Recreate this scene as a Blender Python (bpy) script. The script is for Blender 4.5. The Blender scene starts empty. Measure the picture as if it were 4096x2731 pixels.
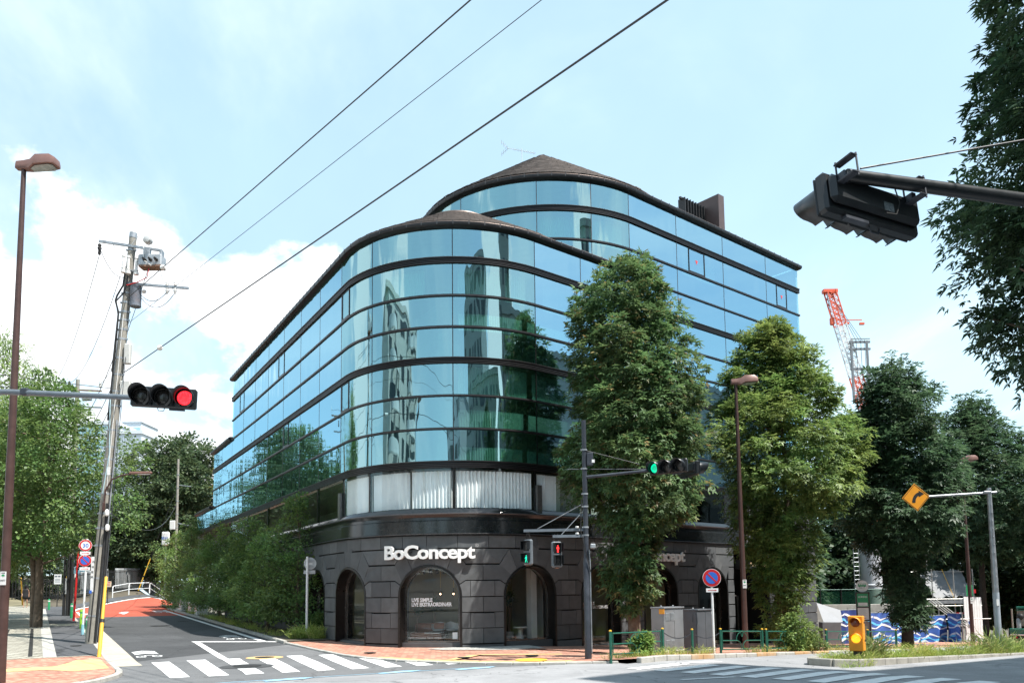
import bpy, math, random
import numpy as np
from mathutils import Vector, Matrix
R_ = math.radians
rnd = random.Random(11)
nrs = np.random.RandomState(5)
scene = bpy.context.scene
COL = scene.collection

# ------------------------------------------------------------------ camera
cam_d = bpy.data.cameras.new('camera'); cam = bpy.data.objects.new('camera', cam_d); COL.objects.link(cam)
cam_d.sensor_fit = 'HORIZONTAL'; cam_d.sensor_width = 36.0; cam_d.lens = 28.0
cam_d.shift_y = 0.1722
cam_d.clip_start = 0.1; cam_d.clip_end = 4000
TILT = R_(5.2); ROLL = math.atan(0.012)
cam.matrix_world = Matrix.Translation((0, 0, 2.2)) @ Matrix.Rotation(math.pi/2 + TILT, 4, 'X') @ Matrix.Rotation(-ROLL, 4, 'Z')
scene.camera = cam

# ------------------------------------------------------------------ light
SUN_AZ, SUN_EL = R_(121.0), R_(60.0)          # azimuth clockwise from +Y
sun_dir = Vector((math.sin(SUN_AZ)*math.cos(SUN_EL), math.cos(SUN_AZ)*math.cos(SUN_EL), math.sin(SUN_EL)))
sl = bpy.data.lights.new('sun', 'SUN'); sl.energy = 5.0; sl.angle = R_(0.53); sl.color = (1.0, 0.965, 0.91)
so = bpy.data.objects.new('sun', sl); COL.objects.link(so)
so.rotation_euler = (-sun_dir).to_track_quat('-Z', 'Y').to_euler(); so.location = sun_dir*200

wd = bpy.data.worlds.new('World'); scene.world = wd; wd.use_nodes = True
nt = wd.node_tree; nt.nodes.clear(); N = nt.nodes.new; LK = nt.links.new
def wmath(op, a, b=None, c=None, clamp=False):
    n = N('ShaderNodeMath'); n.operation = op; n.use_clamp = clamp
    for i, x in enumerate((a, b, c)):
        if x is None: continue
        if isinstance(x, (int, float)): n.inputs[i].default_value = x
        else: LK(x, n.inputs[i])
    return n.outputs[0]
def wrange(x, a, b, c=0.0, d=1.0):
    n = N('ShaderNodeMapRange'); n.interpolation_type = 'SMOOTHSTEP'; LK(x, n.inputs[0])
    for i, k in enumerate((a, b, c, d)): n.inputs[i+1].default_value = k
    return n.outputs[0]
sky = N('ShaderNodeTexSky'); sky.sky_type = 'NISHITA'; sky.sun_disc = False
sky.sun_elevation = SUN_EL; sky.sun_rotation = SUN_AZ; sky.air_density = 1.0; sky.dust_density = 0.6; sky.ozone_density = 2.0
tc = N('ShaderNodeTexCoord'); sep = N('ShaderNodeSeparateXYZ'); LK(tc.outputs['Generated'], sep.inputs[0])
# clouds live on a flat layer high above: direction projected to the plane z = 1
zz = wmath('ADD', wmath('MAXIMUM', sep.outputs[2], 0.0), 0.16)
cmb = N('ShaderNodeCombineXYZ'); LK(wmath('DIVIDE', sep.outputs[0], zz), cmb.inputs[0]); LK(wmath('DIVIDE', sep.outputs[1], zz), cmb.inputs[1])
def wnoise(scale, detail, rough, loc=(0, 0, 0), scl=(1, 1, 1), vec=None, dist=0.0):
    m = N('ShaderNodeMapping'); m.inputs[1].default_value = loc; m.inputs[3].default_value = scl
    LK(vec if vec else cmb.outputs[0], m.inputs[0])
    n = N('ShaderNodeTexNoise'); n.inputs['Scale'].default_value = scale; n.inputs['Detail'].default_value = detail
    n.inputs['Roughness'].default_value = rough; n.inputs['Distortion'].default_value = dist; LK(m.outputs[0], n.inputs['Vector'])
    return n.outputs['Fac']
veil = wrange(wnoise(0.55, 6, 0.55, (3.1, 1.7, 0), (1, 0.45, 1), dist=0.3), 0.36, 0.72)
# heaped cumulus low in the sky: noise on the direction itself, thinning out with height
cum_n = wnoise(6.0, 9, 0.56, (0.55, 0.2, 2.45), (1, 1, 1.5), tc.outputs['Generated'], 0.15)
big_n = wnoise(1.9, 2, 0.5, (1.25, 0.4, 0.0), (1, 1, 0.8), tc.outputs['Generated'])
def wblob(az, el, rad):
    d = N('ShaderNodeVectorMath'); d.operation = 'DISTANCE'; LK(tc.outputs['Generated'], d.inputs[0])
    d.inputs[1].default_value = (math.sin(R_(az))*math.cos(R_(el)), math.cos(R_(az))*math.cos(R_(el)), math.sin(R_(el)))
    return wmath('MAXIMUM', wmath('SUBTRACT', 1.0, wmath('DIVIDE', d.outputs['Value'], rad)), 0.0)
heaps = wmath('MAXIMUM', wmath('MAXIMUM', wblob(-30, 15, 0.26), wblob(-17, 18, 0.17)), wmath('MAXIMUM', wblob(-24, 8, 0.24), wblob(140, 14, 0.4)))
heaps = wmath('MAXIMUM', heaps, wmath('MAXIMUM', wblob(-75, 16, 0.4), wblob(-120, 14, 0.35)))
cov = wmath('ADD', wmath('MULTIPLY', heaps, 0.72), wmath('MULTIPLY', wmath('SUBTRACT', cum_n, 0.5), 1.9))
cum = wmath('MULTIPLY', wrange(cov, 0.22, 0.42), wrange(heaps, 0.0, 0.16))
low = wrange(sep.outputs[2], 0.0, 0.42, 1.0, 0.0)
haze_w = wmath('ADD', wmath('MULTIPLY', low, 0.62), wmath('MULTIPLY', veil, 0.62), clamp=True)
mx1 = N('ShaderNodeMix'); mx1.data_type = 'RGBA'; LK(wmath('ADD', wmath('MULTIPLY', haze_w, 0.42), 0.44, clamp=True), mx1.inputs[0])
LK(sky.outputs[0], mx1.inputs[6]); mx1.inputs[7].default_value = (4.75, 6.7, 7.5, 1)
wisp = wmath('MULTIPLY', wrange(wnoise(0.85, 7, 0.6, (0.3, 4.2, 0), (0.8, 0.35, 1), dist=0.6), 0.47, 0.74), 0.6)
mx3 = N('ShaderNodeMix'); mx3.data_type = 'RGBA'; LK(wisp, mx3.inputs[0]); LK(mx1.outputs[2], mx3.inputs[6]); mx3.inputs[7].default_value = (7.0, 7.7, 8.0, 1)
mx2 = N('ShaderNodeMix'); mx2.data_type = 'RGBA'; LK(wmath('MULTIPLY', cum, 0.97), mx2.inputs[0])
LK(mx3.outputs[2], mx2.inputs[6]); mx2.inputs[7].default_value = (7.6, 7.8, 8.0, 1)
bg = N('ShaderNodeBackground'); bg.inputs[1].default_value = 0.12; LK(mx2.outputs[2], bg.inputs[0])
wo = N('ShaderNodeOutputWorld'); LK(bg.outputs[0], wo.inputs[0])

scene.view_settings.view_transform = 'Standard'; scene.view_settings.look = 'None'
scene.view_settings.exposure = 0.80; scene.view_settings.gamma = 1.0; scene.view_settings.use_curve_mapping = False
scene.render.engine = 'CYCLES'
scene.cycles.use_denoising = True
scene.cycles.max_bounces = 8; scene.cycles.transparent_max_bounces = 12; scene.cycles.diffuse_bounces = 3; scene.cycles.glossy_bounces = 4
scene.cycles.caustics_reflective = False; scene.cycles.caustics_refractive = False
scene.cycles.sample_clamp_indirect = 6.0

# ------------------------------------------------------------------ materials
MATS = {}
def mat(name, col, rough=0.6, metal=0.0, var=0.12, vs=3.0, bump=0.0, bs=40.0, spec=0.5, emit=None, es=1.0, stain=0.0, ss=0.8, stcol=None, trans=0.0, coat=0.0, detail=5, tone=0.0):
    if name in MATS: return MATS[name]
    m = bpy.data.materials.new(name); m.use_nodes = True; t = m.node_tree; p = t.nodes['Principled BSDF']
    nn = t.nodes.new; lk = t.links.new
    p.inputs['Roughness'].default_value = rough; p.inputs['Metallic'].default_value = metal
    p.inputs['Specular IOR Level'].default_value = spec; p.inputs['Coat Weight'].default_value = coat
    geo = nn('ShaderNodeNewGeometry')
    c = (*col, 1)
    if var > 0 or stain > 0:
        n1 = nn('ShaderNodeTexNoise'); n1.inputs['Scale'].default_value = vs; n1.inputs['Detail'].default_value = detail; lk(geo.outputs['Position'], n1.inputs['Vector'])
        mp = nn('ShaderNodeMapRange'); mp.inputs[1].default_value = 0.3; mp.inputs[2].default_value = 0.7; mp.inputs[3].default_value = 1-var; mp.inputs[4].default_value = 1+var; lk(n1.outputs['Fac'], mp.inputs[0])
        mul = nn('ShaderNodeVectorMath'); mul.operation = 'SCALE'; mul.inputs[0].default_value = col; lk(mp.outputs[0], mul.inputs['Scale'])
        out = mul.outputs[0]
        if stain > 0:
            n2 = nn('ShaderNodeTexNoise'); n2.inputs['Scale'].default_value = ss; n2.inputs['Detail'].default_value = 8; n2.inputs['Roughness'].default_value = 0.65; lk(geo.outputs['Position'], n2.inputs['Vector'])
            r2 = nn('ShaderNodeMapRange'); r2.inputs[1].default_value = 0.5; r2.inputs[2].default_value = 0.72; r2.inputs[4].default_value = stain; lk(n2.outputs['Fac'], r2.inputs[0])
            mx = nn('ShaderNodeMix'); mx.data_type = 'RGBA'; lk(r2.outputs[0], mx.inputs[0]); lk(out, mx.inputs[6])
            mx.inputs[7].default_value = (*(stcol or [k*0.55 for k in col]), 1); out = mx.outputs[2]
        if tone > 0:
            oi = nn('ShaderNodeObjectInfo'); tr_ = nn('ShaderNodeMapRange'); tr_.inputs[3].default_value = 1-tone; tr_.inputs[4].default_value = 1+tone; lk(oi.outputs['Random'], tr_.inputs[0]); ts = nn('ShaderNodeVectorMath'); ts.operation = 'SCALE'; lk(out, ts.inputs[0]); lk(tr_.outputs[0], ts.inputs['Scale']); out = ts.outputs[0]
        lk(out, p.inputs['Base Color'])
        rr = nn('ShaderNodeMapRange'); rr.inputs[3].default_value = max(0.02, rough-0.08); rr.inputs[4].default_value = min(1, rough+0.08); lk(n1.outputs['Fac'], rr.inputs[0]); lk(rr.outputs[0], p.inputs['Roughness'])
    else:
        p.inputs['Base Color'].default_value = c
    if bump > 0:
        n3 = nn('ShaderNodeTexNoise'); n3.inputs['Scale'].default_value = bs; n3.inputs['Detail'].default_value = 4; lk(geo.outputs['Position'], n3.inputs['Vector'])
        b = nn('ShaderNodeBump'); b.inputs['Strength'].default_value = 0.6; b.inputs['Distance'].default_value = bump; lk(n3.outputs['Fac'], b.inputs['Height']); lk(b.outputs[0], p.inputs['Normal'])
    if emit:
        p.inputs['Emission Color'].default_value = (*emit, 1); p.inputs['Emission Strength'].default_value = es
    if trans: p.inputs['Transmission Weight'].default_value = trans
    MATS[name] = m
    return m

def asphalt(name, col, sp=0.05):
    m = mat(name, col, 0.9, var=0.13, vs=0.35, bump=0.004, bs=160, spec=0.25, stain=0.28, ss=0.55)
    t = m.node_tree; p = t.nodes['Principled BSDF']; nn = t.nodes.new; lk = t.links.new
    src = p.inputs['Base Color'].links[0].from_socket
    geo = nn('ShaderNodeNewGeometry')
    v = nn('ShaderNodeTexNoise'); v.inputs['Scale'].default_value = 70; v.inputs['Detail'].default_value = 2; lk(geo.outputs['Position'], v.inputs['Vector'])
    r = nn('ShaderNodeMapRange'); r.inputs[1].default_value = 0.35; r.inputs[2].default_value = 0.68; r.inputs[3].default_value = 0.78; r.inputs[4].default_value = 1.28; lk(v.outputs['Fac'], r.inputs[0])
    # worn wheel tracks and tar seams, long thin marks
    v2 = nn('ShaderNodeTexNoise'); v2.inputs['Scale'].default_value = 1.3; v2.inputs['Detail'].default_value = 9; v2.inputs['Roughness'].default_value = 0.7; lk(geo.outputs['Position'], v2.inputs['Vector'])
    r2 = nn('ShaderNodeMapRange'); r2.inputs[1].default_value = 0.3; r2.inputs[2].default_value = 0.7; r2.inputs[3].default_value = 0.86; r2.inputs[4].default_value = 1.1; lk(v2.outputs['Fac'], r2.inputs[0])
    mm = nn('ShaderNodeMath'); mm.operation = 'MULTIPLY'; lk(r.outputs[0], mm.inputs[0]); lk(r2.outputs[0], mm.inputs[1])
    dn = nn('ShaderNodeTexNoise'); dn.inputs['Scale'].default_value = 1.6; dn.inputs['Detail'].default_value = 5; lk(geo.outputs['Position'], dn.inputs['Vector'])
    dv = nn('ShaderNodeVectorMath'); dv.operation = 'MULTIPLY_ADD'; lk(dn.outputs['Color'], dv.inputs[0]); dv.inputs[1].default_value = (1.3, 1.3, 0); lk(geo.outputs['Position'], dv.inputs[2])
    vo = nn('ShaderNodeTexVoronoi'); vo.feature = 'DISTANCE_TO_EDGE'; vo.inputs['Scale'].default_value = 0.22; lk(dv.outputs[0], vo.inputs['Vector'])
    cr = nn('ShaderNodeMapRange'); cr.inputs[1].default_value = 0.002; cr.inputs[2].default_value = 0.006; cr.inputs[3].default_value = 0.62; cr.inputs[4].default_value = 1.0; lk(vo.outputs['Distance'], cr.inputs[0])
    vp = nn('ShaderNodeTexVoronoi'); vp.inputs['Scale'].default_value = 0.16; vp.inputs['Randomness'].default_value = 1.0; vp.distance = 'CHEBYCHEV'; lk(geo.outputs['Position'], vp.inputs['Vector']); sp_ = nn('ShaderNodeSeparateColor'); lk(vp.outputs['Color'], sp_.inputs[0])
    pr_ = nn('ShaderNodeMapRange'); pr_.inputs[3].default_value = 0.90; pr_.inputs[4].default_value = 1.08; lk(sp_.outputs[0], pr_.inputs[0])
    m3 = nn('ShaderNodeMath'); m3.operation = 'MULTIPLY'; lk(cr.outputs[0], m3.inputs[0]); lk(pr_.outputs[0], m3.inputs[1]); m4 = nn('ShaderNodeMath'); m4.operation = 'MULTIPLY'; lk(m3.outputs[0], m4.inputs[0]); lk(mm.outputs[0], m4.inputs[1])
    sc = nn('ShaderNodeVectorMath'); sc.operation = 'SCALE'; lk(src, sc.inputs[0]); lk(m4.outputs[0], sc.inputs['Scale']); lk(sc.outputs[0], p.inputs['Base Color'])
    return m

def brickmat(name, cols, mortar, bw, bh, ang, msize=0.02, rough=0.85, squash=0.5):
    """paving laid in rows: brick texture on world XY, each brick its own shade"""
    m = bpy.data.materials.new(name); m.use_nodes = True; t = m.node_tree; p = t.nodes['Principled BSDF']; nn = t.nodes.new; lk = t.links.new
    geo = nn('ShaderNodeNewGeometry'); mp = nn('ShaderNodeMapping'); mp.inputs['Rotation'].default_value = (0, 0, ang); lk(geo.outputs['Position'], mp.inputs[0])
    b = nn('ShaderNodeTexBrick'); lk(mp.outputs[0], b.inputs['Vector']); b.inputs['Scale'].default_value = 1.0
    b.inputs['Brick Width'].default_value = bw; b.inputs['Row Height'].default_value = bh; b.inputs['Mortar Size'].default_value = msize*bh; b.offset = squash
    b.inputs['Color1'].default_value = (*cols[0], 1); b.inputs['Color2'].default_value = (*cols[1], 1); b.inputs['Mortar'].default_value = (*mortar, 1)
    n1 = nn('ShaderNodeTexNoise'); n1.inputs['Scale'].default_value = 0.9; n1.inputs['Detail'].default_value = 8; lk(geo.outputs['Position'], n1.inputs['Vector'])
    mr = nn('ShaderNodeMapRange'); mr.inputs[1].default_value = 0.3; mr.inputs[2].default_value = 0.7; mr.inputs[3].default_value = 0.78; mr.inputs[4].default_value = 1.15; lk(n1.outputs['Fac'], mr.inputs[0])
    sc = nn('ShaderNodeVectorMath'); sc.operation = 'SCALE'; lk(b.outputs['Color'], sc.inputs[0]); lk(mr.outputs[0], sc.inputs['Scale']); lk(sc.outputs[0], p.inputs['Base Color'])
    bp = nn('ShaderNodeBump'); bp.inputs['Distance'].default_value = 0.006; bp.invert = True; lk(b.outputs['Fac'], bp.inputs['Height']); lk(bp.outputs[0], p.inputs['Normal'])
    p.inputs['Roughness'].default_value = rough; p.inputs['Specular IOR Level'].default_value = 0.3
    MATS[name] = m; return m

def glassmat(name, tint, gloss, fac, wave=0.012, rough=0.0):
    """architectural glass: tinted see-through pane with a partly mirrored, slightly wavy face"""
    m = bpy.data.materials.new(name); m.use_nodes = True; t = m.node_tree; t.nodes.remove(t.nodes['Principled BSDF']); nn = t.nodes.new; lk = t.links.new
    out = t.nodes['Material Output']
    geo = nn('ShaderNodeNewGeometry'); oi = nn('ShaderNodeObjectInfo')
    mp = nn('ShaderNodeMapping'); mp.inputs['Scale'].default_value = (1.0, 1.0, 0.14); lk(geo.outputs['Position'], mp.inputs[0])
    ad = nn('ShaderNodeVectorMath'); ad.operation = 'ADD'; lk(mp.outputs[0], ad.inputs[0])
    ml = nn('ShaderNodeMath'); ml.operation = 'MULTIPLY'; ml.inputs[1].default_value = 57.0; lk(oi.outputs['Random'], ml.inputs[0]); lk(ml.outputs[0], ad.inputs[1])
    n1 = nn('ShaderNodeTexNoise'); n1.inputs['Scale'].default_value = 1.1; n1.inputs['Detail'].default_value = 1.5; lk(ad.outputs[0], n1.inputs['Vector'])
    b = nn('ShaderNodeBump'); b.inputs['Strength'].default_value = 1.0; b.inputs['Distance'].default_value = wave; lk(n1.outputs['Fac'], b.inputs['Height'])
    gl = nn('ShaderNodeBsdfGlossy'); gl.inputs['Color'].default_value = (*gloss, 1); gl.inputs['Roughness'].default_value = rough; 
    wn = nn('ShaderNodeTexWhiteNoise'); wn.noise_dimensions = '1D'; lk(oi.outputs['Random'], wn.inputs['W'])            # every pane sits at a very slightly different angle
    tl = nn('ShaderNodeVectorMath'); tl.operation = 'SUBTRACT'; lk(wn.outputs['Color'], tl.inputs[0]); tl.inputs[1].default_value = (0.5, 0.5, 0.5)
    ts = nn('ShaderNodeVectorMath'); ts.operation = 'MULTIPLY_ADD'; lk(tl.outputs[0], ts.inputs[0]); ts.inputs[1].default_value = (0.022, 0.022, 0.016); lk(b.outputs[0], ts.inputs[2])
    tn_ = nn('ShaderNodeVectorMath'); tn_.operation = 'NORMALIZE'; lk(ts.outputs[0], tn_.inputs[0]); lk(tn_.outputs[0], gl.inputs['Normal'])
    tr = nn('ShaderNodeBsdfTransparent'); tr.inputs['Color'].default_value = (*tint, 1)
    fr = nn('ShaderNodeFresnel'); fr.inputs['IOR'].default_value = 1.5
    mm = nn('ShaderNodeMath'); mm.operation = 'MULTIPLY_ADD'; mm.use_clamp = True; lk(fr.outputs[0], mm.inputs[0]); mm.inputs[1].default_value = 1.0-fac; mm.inputs[2].default_value = fac
    mx = nn('ShaderNodeMixShader'); lk(mm.outputs[0], mx.inputs[0]); lk(tr.outputs[0], mx.inputs[1]); lk(gl.outputs[0], mx.inputs[2])
    cl = nn('ShaderNodeBsdfTransparent'); m2 = nn('ShaderNodeMixShader'); lk(geo.outputs['Backfacing'], m2.inputs[0]); lk(mx.outputs[0], m2.inputs[1]); lk(cl.outputs[0], m2.inputs[2]); lk(m2.outputs[0], out.inputs[0])   # the pane's coated face is the outer one
    MATS[name] = m; return m

def leafmat(name, c1, c2, c3=None, rough=0.5, tl=0.35):
    """each leaf its own shade; a little light passes through it"""
    m = bpy.data.materials.new(name); m.use_nodes = True; t = m.node_tree; p = t.nodes['Principled BSDF']; nn = t.nodes.new; lk = t.links.new
    geo = nn('ShaderNodeNewGeometry'); cr = nn('ShaderNodeValToRGB'); lk(geo.outputs['Random Per Island'], cr.inputs[0])
    e = cr.color_ramp.elements; e[0].color = (*c1, 1); e[1].color = (*c2, 1); e[1].position = 0.9
    if c3: k = e.new(0.985); k.color = (*c3, 1)
    n1 = nn('ShaderNodeTexNoise'); n1.inputs['Scale'].default_value = 0.9; n1.inputs['Detail'].default_value = 3; lk(geo.outputs['Position'], n1.inputs['Vector']); mr = nn('ShaderNodeMapRange'); mr.inputs[1].default_value = 0.3; mr.inputs[2].default_value = 0.7; mr.inputs[3].default_value = 0.62; mr.inputs[4].default_value = 1.4; lk(n1.outputs['Fac'], mr.inputs[0])
    hv = nn('ShaderNodeHueSaturation'); lk(mr.outputs[0], hv.inputs['Value']); lk(cr.outputs[0], hv.inputs['Color']); n2 = nn('ShaderNodeTexNoise'); n2.inputs['Scale'].default_value = 0.6; lk(geo.outputs['Position'], n2.inputs['Vector']); m2 = nn('ShaderNodeMapRange'); m2.inputs[1].default_value = 0.3; m2.inputs[2].default_value = 0.7; m2.inputs[3].default_value = 0.475; m2.inputs[4].default_value = 0.52; lk(n2.outputs['Fac'], m2.inputs[0]); lk(m2.outputs[0], hv.inputs['Hue'])
    lk(hv.outputs[0], p.inputs['Base Color']); p.inputs['Roughness'].default_value = rough; p.inputs['Specular IOR Level'].default_value = 0.42
    tb = nn('ShaderNodeBsdfTranslucent'); hs = nn('ShaderNodeHueSaturation'); hs.inputs['Value'].default_value = 1.5; hs.inputs['Hue'].default_value = 0.485; lk(hv.outputs[0], hs.inputs['Color']); lk(hs.outputs[0], tb.inputs[0])
    mx = nn('ShaderNodeMixShader'); mx.inputs[0].default_value = tl; lk(p.outputs[0], mx.inputs[1]); lk(tb.outputs[0], mx.inputs[2]); lk(mx.outputs[0], t.nodes['Material Output'].inputs[0])
    MATS[name] = m; return m

def ledmat(name, col, strength, dot=34.0, base=(0.02, 0.02, 0.02)):
    m = bpy.data.materials.new(name); m.use_nodes = True; t = m.node_tree; p = t.nodes['Principled BSDF']; nn = t.nodes.new; lk = t.links.new
    tcn = nn('ShaderNodeTexCoord'); v = nn('ShaderNodeTexVoronoi'); v.inputs['Scale'].default_value = dot; v.inputs['Randomness'].default_value = 0.25; lk(tcn.outputs['Object'], v.inputs['Vector'])
    r = nn('ShaderNodeMapRange'); r.inputs[1].default_value = 0.15; r.inputs[2].default_value = 0.5; r.inputs[3].default_value = strength; r.inputs[4].default_value = strength*0.3; lk(v.outputs['Distance'], r.inputs[0])
    p.inputs['Base Color'].default_value = (*base, 1); p.inputs['Emission Color'].default_value = (*col, 1); lk(r.outputs[0], p.inputs['Emission Strength']); p.inputs['Roughness'].default_value = 0.3
    MATS[name] = m; return m

# ------------------------------------------------------------------ mesh helpers
class MB:
    def __init__(s): s.v = []; s.f = []
    def add(s, vs, fs):
        o = len(s.v); s.v += [tuple(map(float, p)) for p in vs]; s.f += [tuple(i+o for i in q) for q in fs]; return s
    def box(s, c, d, rz=0.0, ch=0.0, rx=0.0):
        x, y, z = [k/2 for k in d]; M = Matrix.Translation(c) @ Matrix.Rotation(rz, 4, 'Z') @ Matrix.Rotation(rx, 4, 'X')
        if ch <= 0:
            vs = [(a, b, e) for e in (-z, z) for b in (-y, y) for a in (-x, x)]
            fs = [(0, 2, 3, 1), (4, 5, 7, 6), (0, 1, 5, 4), (2, 6, 7, 3), (0, 4, 6, 2), (1, 3, 7, 5)]
        else:
            ch = min(ch, x*0.9, y*0.9, z*0.9); vs = []; idx = {}
            for sx in (-1, 1):
                for sy in (-1, 1):
                    for sz in (-1, 1):
                        for ax in range(3):
                            q = [sx*(x-ch), sy*(y-ch), sz*(z-ch)]; q[ax] = (sx*x, sy*y, sz*z)[ax]
                            idx[(sx, sy, sz, ax)] = len(vs); vs.append(tuple(q))
            I = idx; fs = []
            for ax in range(3):
                o1, o2 = [k for k in range(3) if k != ax]
                for sg in (-1, 1):
                    ring = []
                    for (p, q) in ((-1, -1), (1, -1), (1, 1), (-1, 1)):
                        k = [0, 0, 0]; k[ax] = sg; k[o1] = p; k[o2] = q; ring.append(I[(*k, ax)])
                    if (sg > 0) != (ax == 1): fs.append(tuple(ring))
                    else: fs.append(tuple(ring[::-1]))
            for ax in range(3):
                o1, o2 = [k for k in range(3) if k != ax]
                for p in (-1, 1):
                    for q in (-1, 1):
                        k0 = [0, 0, 0]; k0[o1] = p; k0[o2] = q; k1 = k0[:]; k0[ax] = -1; k1[ax] = 1
                        ring = (I[(*k0, o1)], I[(*k1, o1)], I[(*k1, o2)], I[(*k0, o2)])
                        fs.append(ring)
            for sx in (-1, 1):
                for sy in (-1, 1):
                    for sz in (-1, 1): fs.append(tuple(I[(sx, sy, sz, ax)] for ax in range(3)))
        return s.add([M @ Vector(p) for p in vs], fs)
    def bar(s, p0, p1, w, h, up=(0, 0, 1)):
        p0, p1 = Vector(p0), Vector(p1); d = (p1-p0).normalized(); u = Vector(up)
        if abs(d.dot(u)) > 0.98: u = Vector((1, 0, 0))
        r = d.cross(u).normalized()*w/2; t = r.normalized().cross(d)*h/2
        vs = [p+a*r+b*t for p in (p0, p1) for a, b in ((-1, -1), (1, -1), (1, 1), (-1, 1))]
        return s.add(vs, [(3, 2, 1, 0), (4, 5, 6, 7)] + [(i, (i+1) % 4, 4+(i+1) % 4, 4+i) for i in range(4)])
    def tube(s, pts, r, n=8, caps=True, closed=False):
        pts = [Vector(p) for p in pts]; m = len(pts); rs = r if isinstance(r, (list, tuple)) else [r]*m
        vs = []; fs = []; prev = None
        for i, p in enumerate(pts):
            a = pts[i-1] if (i or closed) else p; b = pts[(i+1) % m] if (i < m-1 or closed) else p
            d = (b-a).normalized()
            if prev is None:
                u = Vector((0, 0, 1)) if abs(d.z) < 0.95 else Vector((1, 0, 0)); x = d.cross(u).normalized()
            else:
                x = (prev - d*prev.dot(d)).normalized()
            prev = x; y = d.cross(x)
            vs += [p + (x*math.cos(2*math.pi*k/n)+y*math.sin(2*math.pi*k/n))*rs[i] for k in range(n)]
        for i in range(m if closed else m-1):
            for k in range(n):
                j = (i+1) % m; fs.append((i*n+k, i*n+(k+1) % n, j*n+(k+1) % n, j*n+k))
        if caps and not closed: fs += [tuple(range(n))[::-1], tuple(range((m-1)*n, m*n))]
        return s.add(vs, fs)
    def lathe(s, prof, n=16, c=(0, 0, 0), M=None, cap=True, a0=0.0, a1=2*math.pi):
        full = abs(a1-a0-2*math.pi) < 1e-6; k_ = n if full else n+1
        vs = [Vector((r*math.cos(a0+(a1-a0)*k/n), r*math.sin(a0+(a1-a0)*k/n), z)) for r, z in prof for k in range(k_)]
        fs = []
        for i in range(len(prof)-1):
            for k in range(n): fs.append((i*k_+k, i*k_+(k+1) % k_, (i+1)*k_+(k+1) % k_, (i+1)*k_+k))
        if cap and full: fs += [tuple(range(k_))[::-1], tuple(range((len(prof)-1)*k_, len(prof)*k_))]
        M = Matrix.Translation(c) @ (M or Matrix.Identity(4))
        return s.add([M @ p for p in vs], fs)
    def ext(s, pts, vec):
        """polygon (3-D points) pushed along vec"""
        n = len(pts); p = [Vector(q) for q in pts]; v = Vector(vec)
        return s.add(p + [q+v for q in p], [tuple(range(n))[::-1], tuple(range(n, 2*n))] + [(i, (i+1) % n, n+(i+1) % n, n+i) for i in range(n)])
    def mesh(s, name, material, smooth=None, M=None):
        me = bpy.data.meshes.new(name)
        vs = [tuple(M @ Vector(p)) for p in s.v] if M else s.v
        me.from_pydata(vs, [], s.f); me.materials.append(material); me.update()
        if smooth:
            me.polygons.foreach_set('use_smooth', [True]*len(me.polygons))
            if smooth is not True: me.set_sharp_from_angle(angle=R_(smooth))
        return me
    def obj(s, name, material, parent=None, smooth=40, world=False):
        M = None
        if world and parent:
            r = parent
            while r.parent: r = r.parent
            M = (Matrix.Translation(r.location) @ Matrix.Rotation(r.rotation_euler.z, 4, 'Z')).inverted()
        return link(name, s.mesh(name, material, smooth, M), parent)

def link(name, me, parent=None):
    o = bpy.data.objects.new(name, me); COL.objects.link(o)
    if parent: o.parent = parent
    return o
def tag(o, label, cat, group=None):
    o['label'] = label; o['category'] = cat
    if group: o['group'] = group
    return o
def thing(name, label, cat, loc=(0, 0, 0), rz=0.0, group=None):
    o = bpy.data.objects.new(name, None); COL.objects.link(o); o.empty_display_size = 0.3
    o.location = loc; o.rotation_euler = (0, 0, rz); return tag(o, label, cat, group)
def struct(name, mb, m, smooth=None):
    o = mb.obj(name, m, None, smooth); o['kind'] = 'structure'; return o
def dup(root, loc, rz, label, group=None):
    r = root.copy(); COL.objects.link(r); r.location = loc; r.rotation_euler = (0, 0, rz); r['label'] = label
    if group: r['group'] = group
    for ch in list(root.children):
        c = ch.copy(); COL.objects.link(c); c.parent = r
        for gch in ch.children:
            d = gch.copy(); COL.objects.link(d); d.parent = c
    return r

def textmesh(txt, size, extrude=0.0, offset=0.0, align='LEFT', space=1.0):
    c = bpy.data.curves.new('txt', 'FONT'); c.body = txt; c.size = size; c.extrude = extrude; c.offset = offset; c.align_x = align; c.space_character = space; c.resolution_u = 3
    o = bpy.data.objects.new('txt', c); COL.objects.link(o); dg = bpy.context.evaluated_depsgraph_get()
    me = bpy.data.meshes.new_from_object(o.evaluated_get(dg)); bpy.data.objects.remove(o); bpy.data.curves.remove(c)
    vs = [tuple(v.co) for v in me.vertices]; fs = [tuple(p.vertices) for p in me.polygons]; bpy.data.meshes.remove(me)
    return vs, fs
def islands(vs, fs):
    par = list(range(len(vs)))
    def find(i):
        while par[i] != i: par[i] = par[par[i]]; i = par[i]
        return i
    for q in fs:
        for k in q[1:]: par[find(k)] = find(q[0])
    gp = {}
    for q in fs: gp.setdefault(find(q[0]), []).append(q)
    out = []
    for k, qs in gp.items():
        ids = sorted({i for q in qs for i in q}); mp = {i: j for j, i in enumerate(ids)}
        out.append(([vs[i] for i in ids], [tuple(mp[i] for i in q) for q in qs]))
    out.sort(key=lambda t: min(p[0] for p in t[0]))
    return out
def text_on(txt, size, M, ext=0.002, offset=0.0, align='CENTER', space=1.0):
    """text mesh builder placed by matrix M (text lies in M's XY plane)"""
    v, f = textmesh(txt, size, ext, offset, align, space); b = MB(); b.add([M @ Vector(p) for p in v], f); return b
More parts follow.
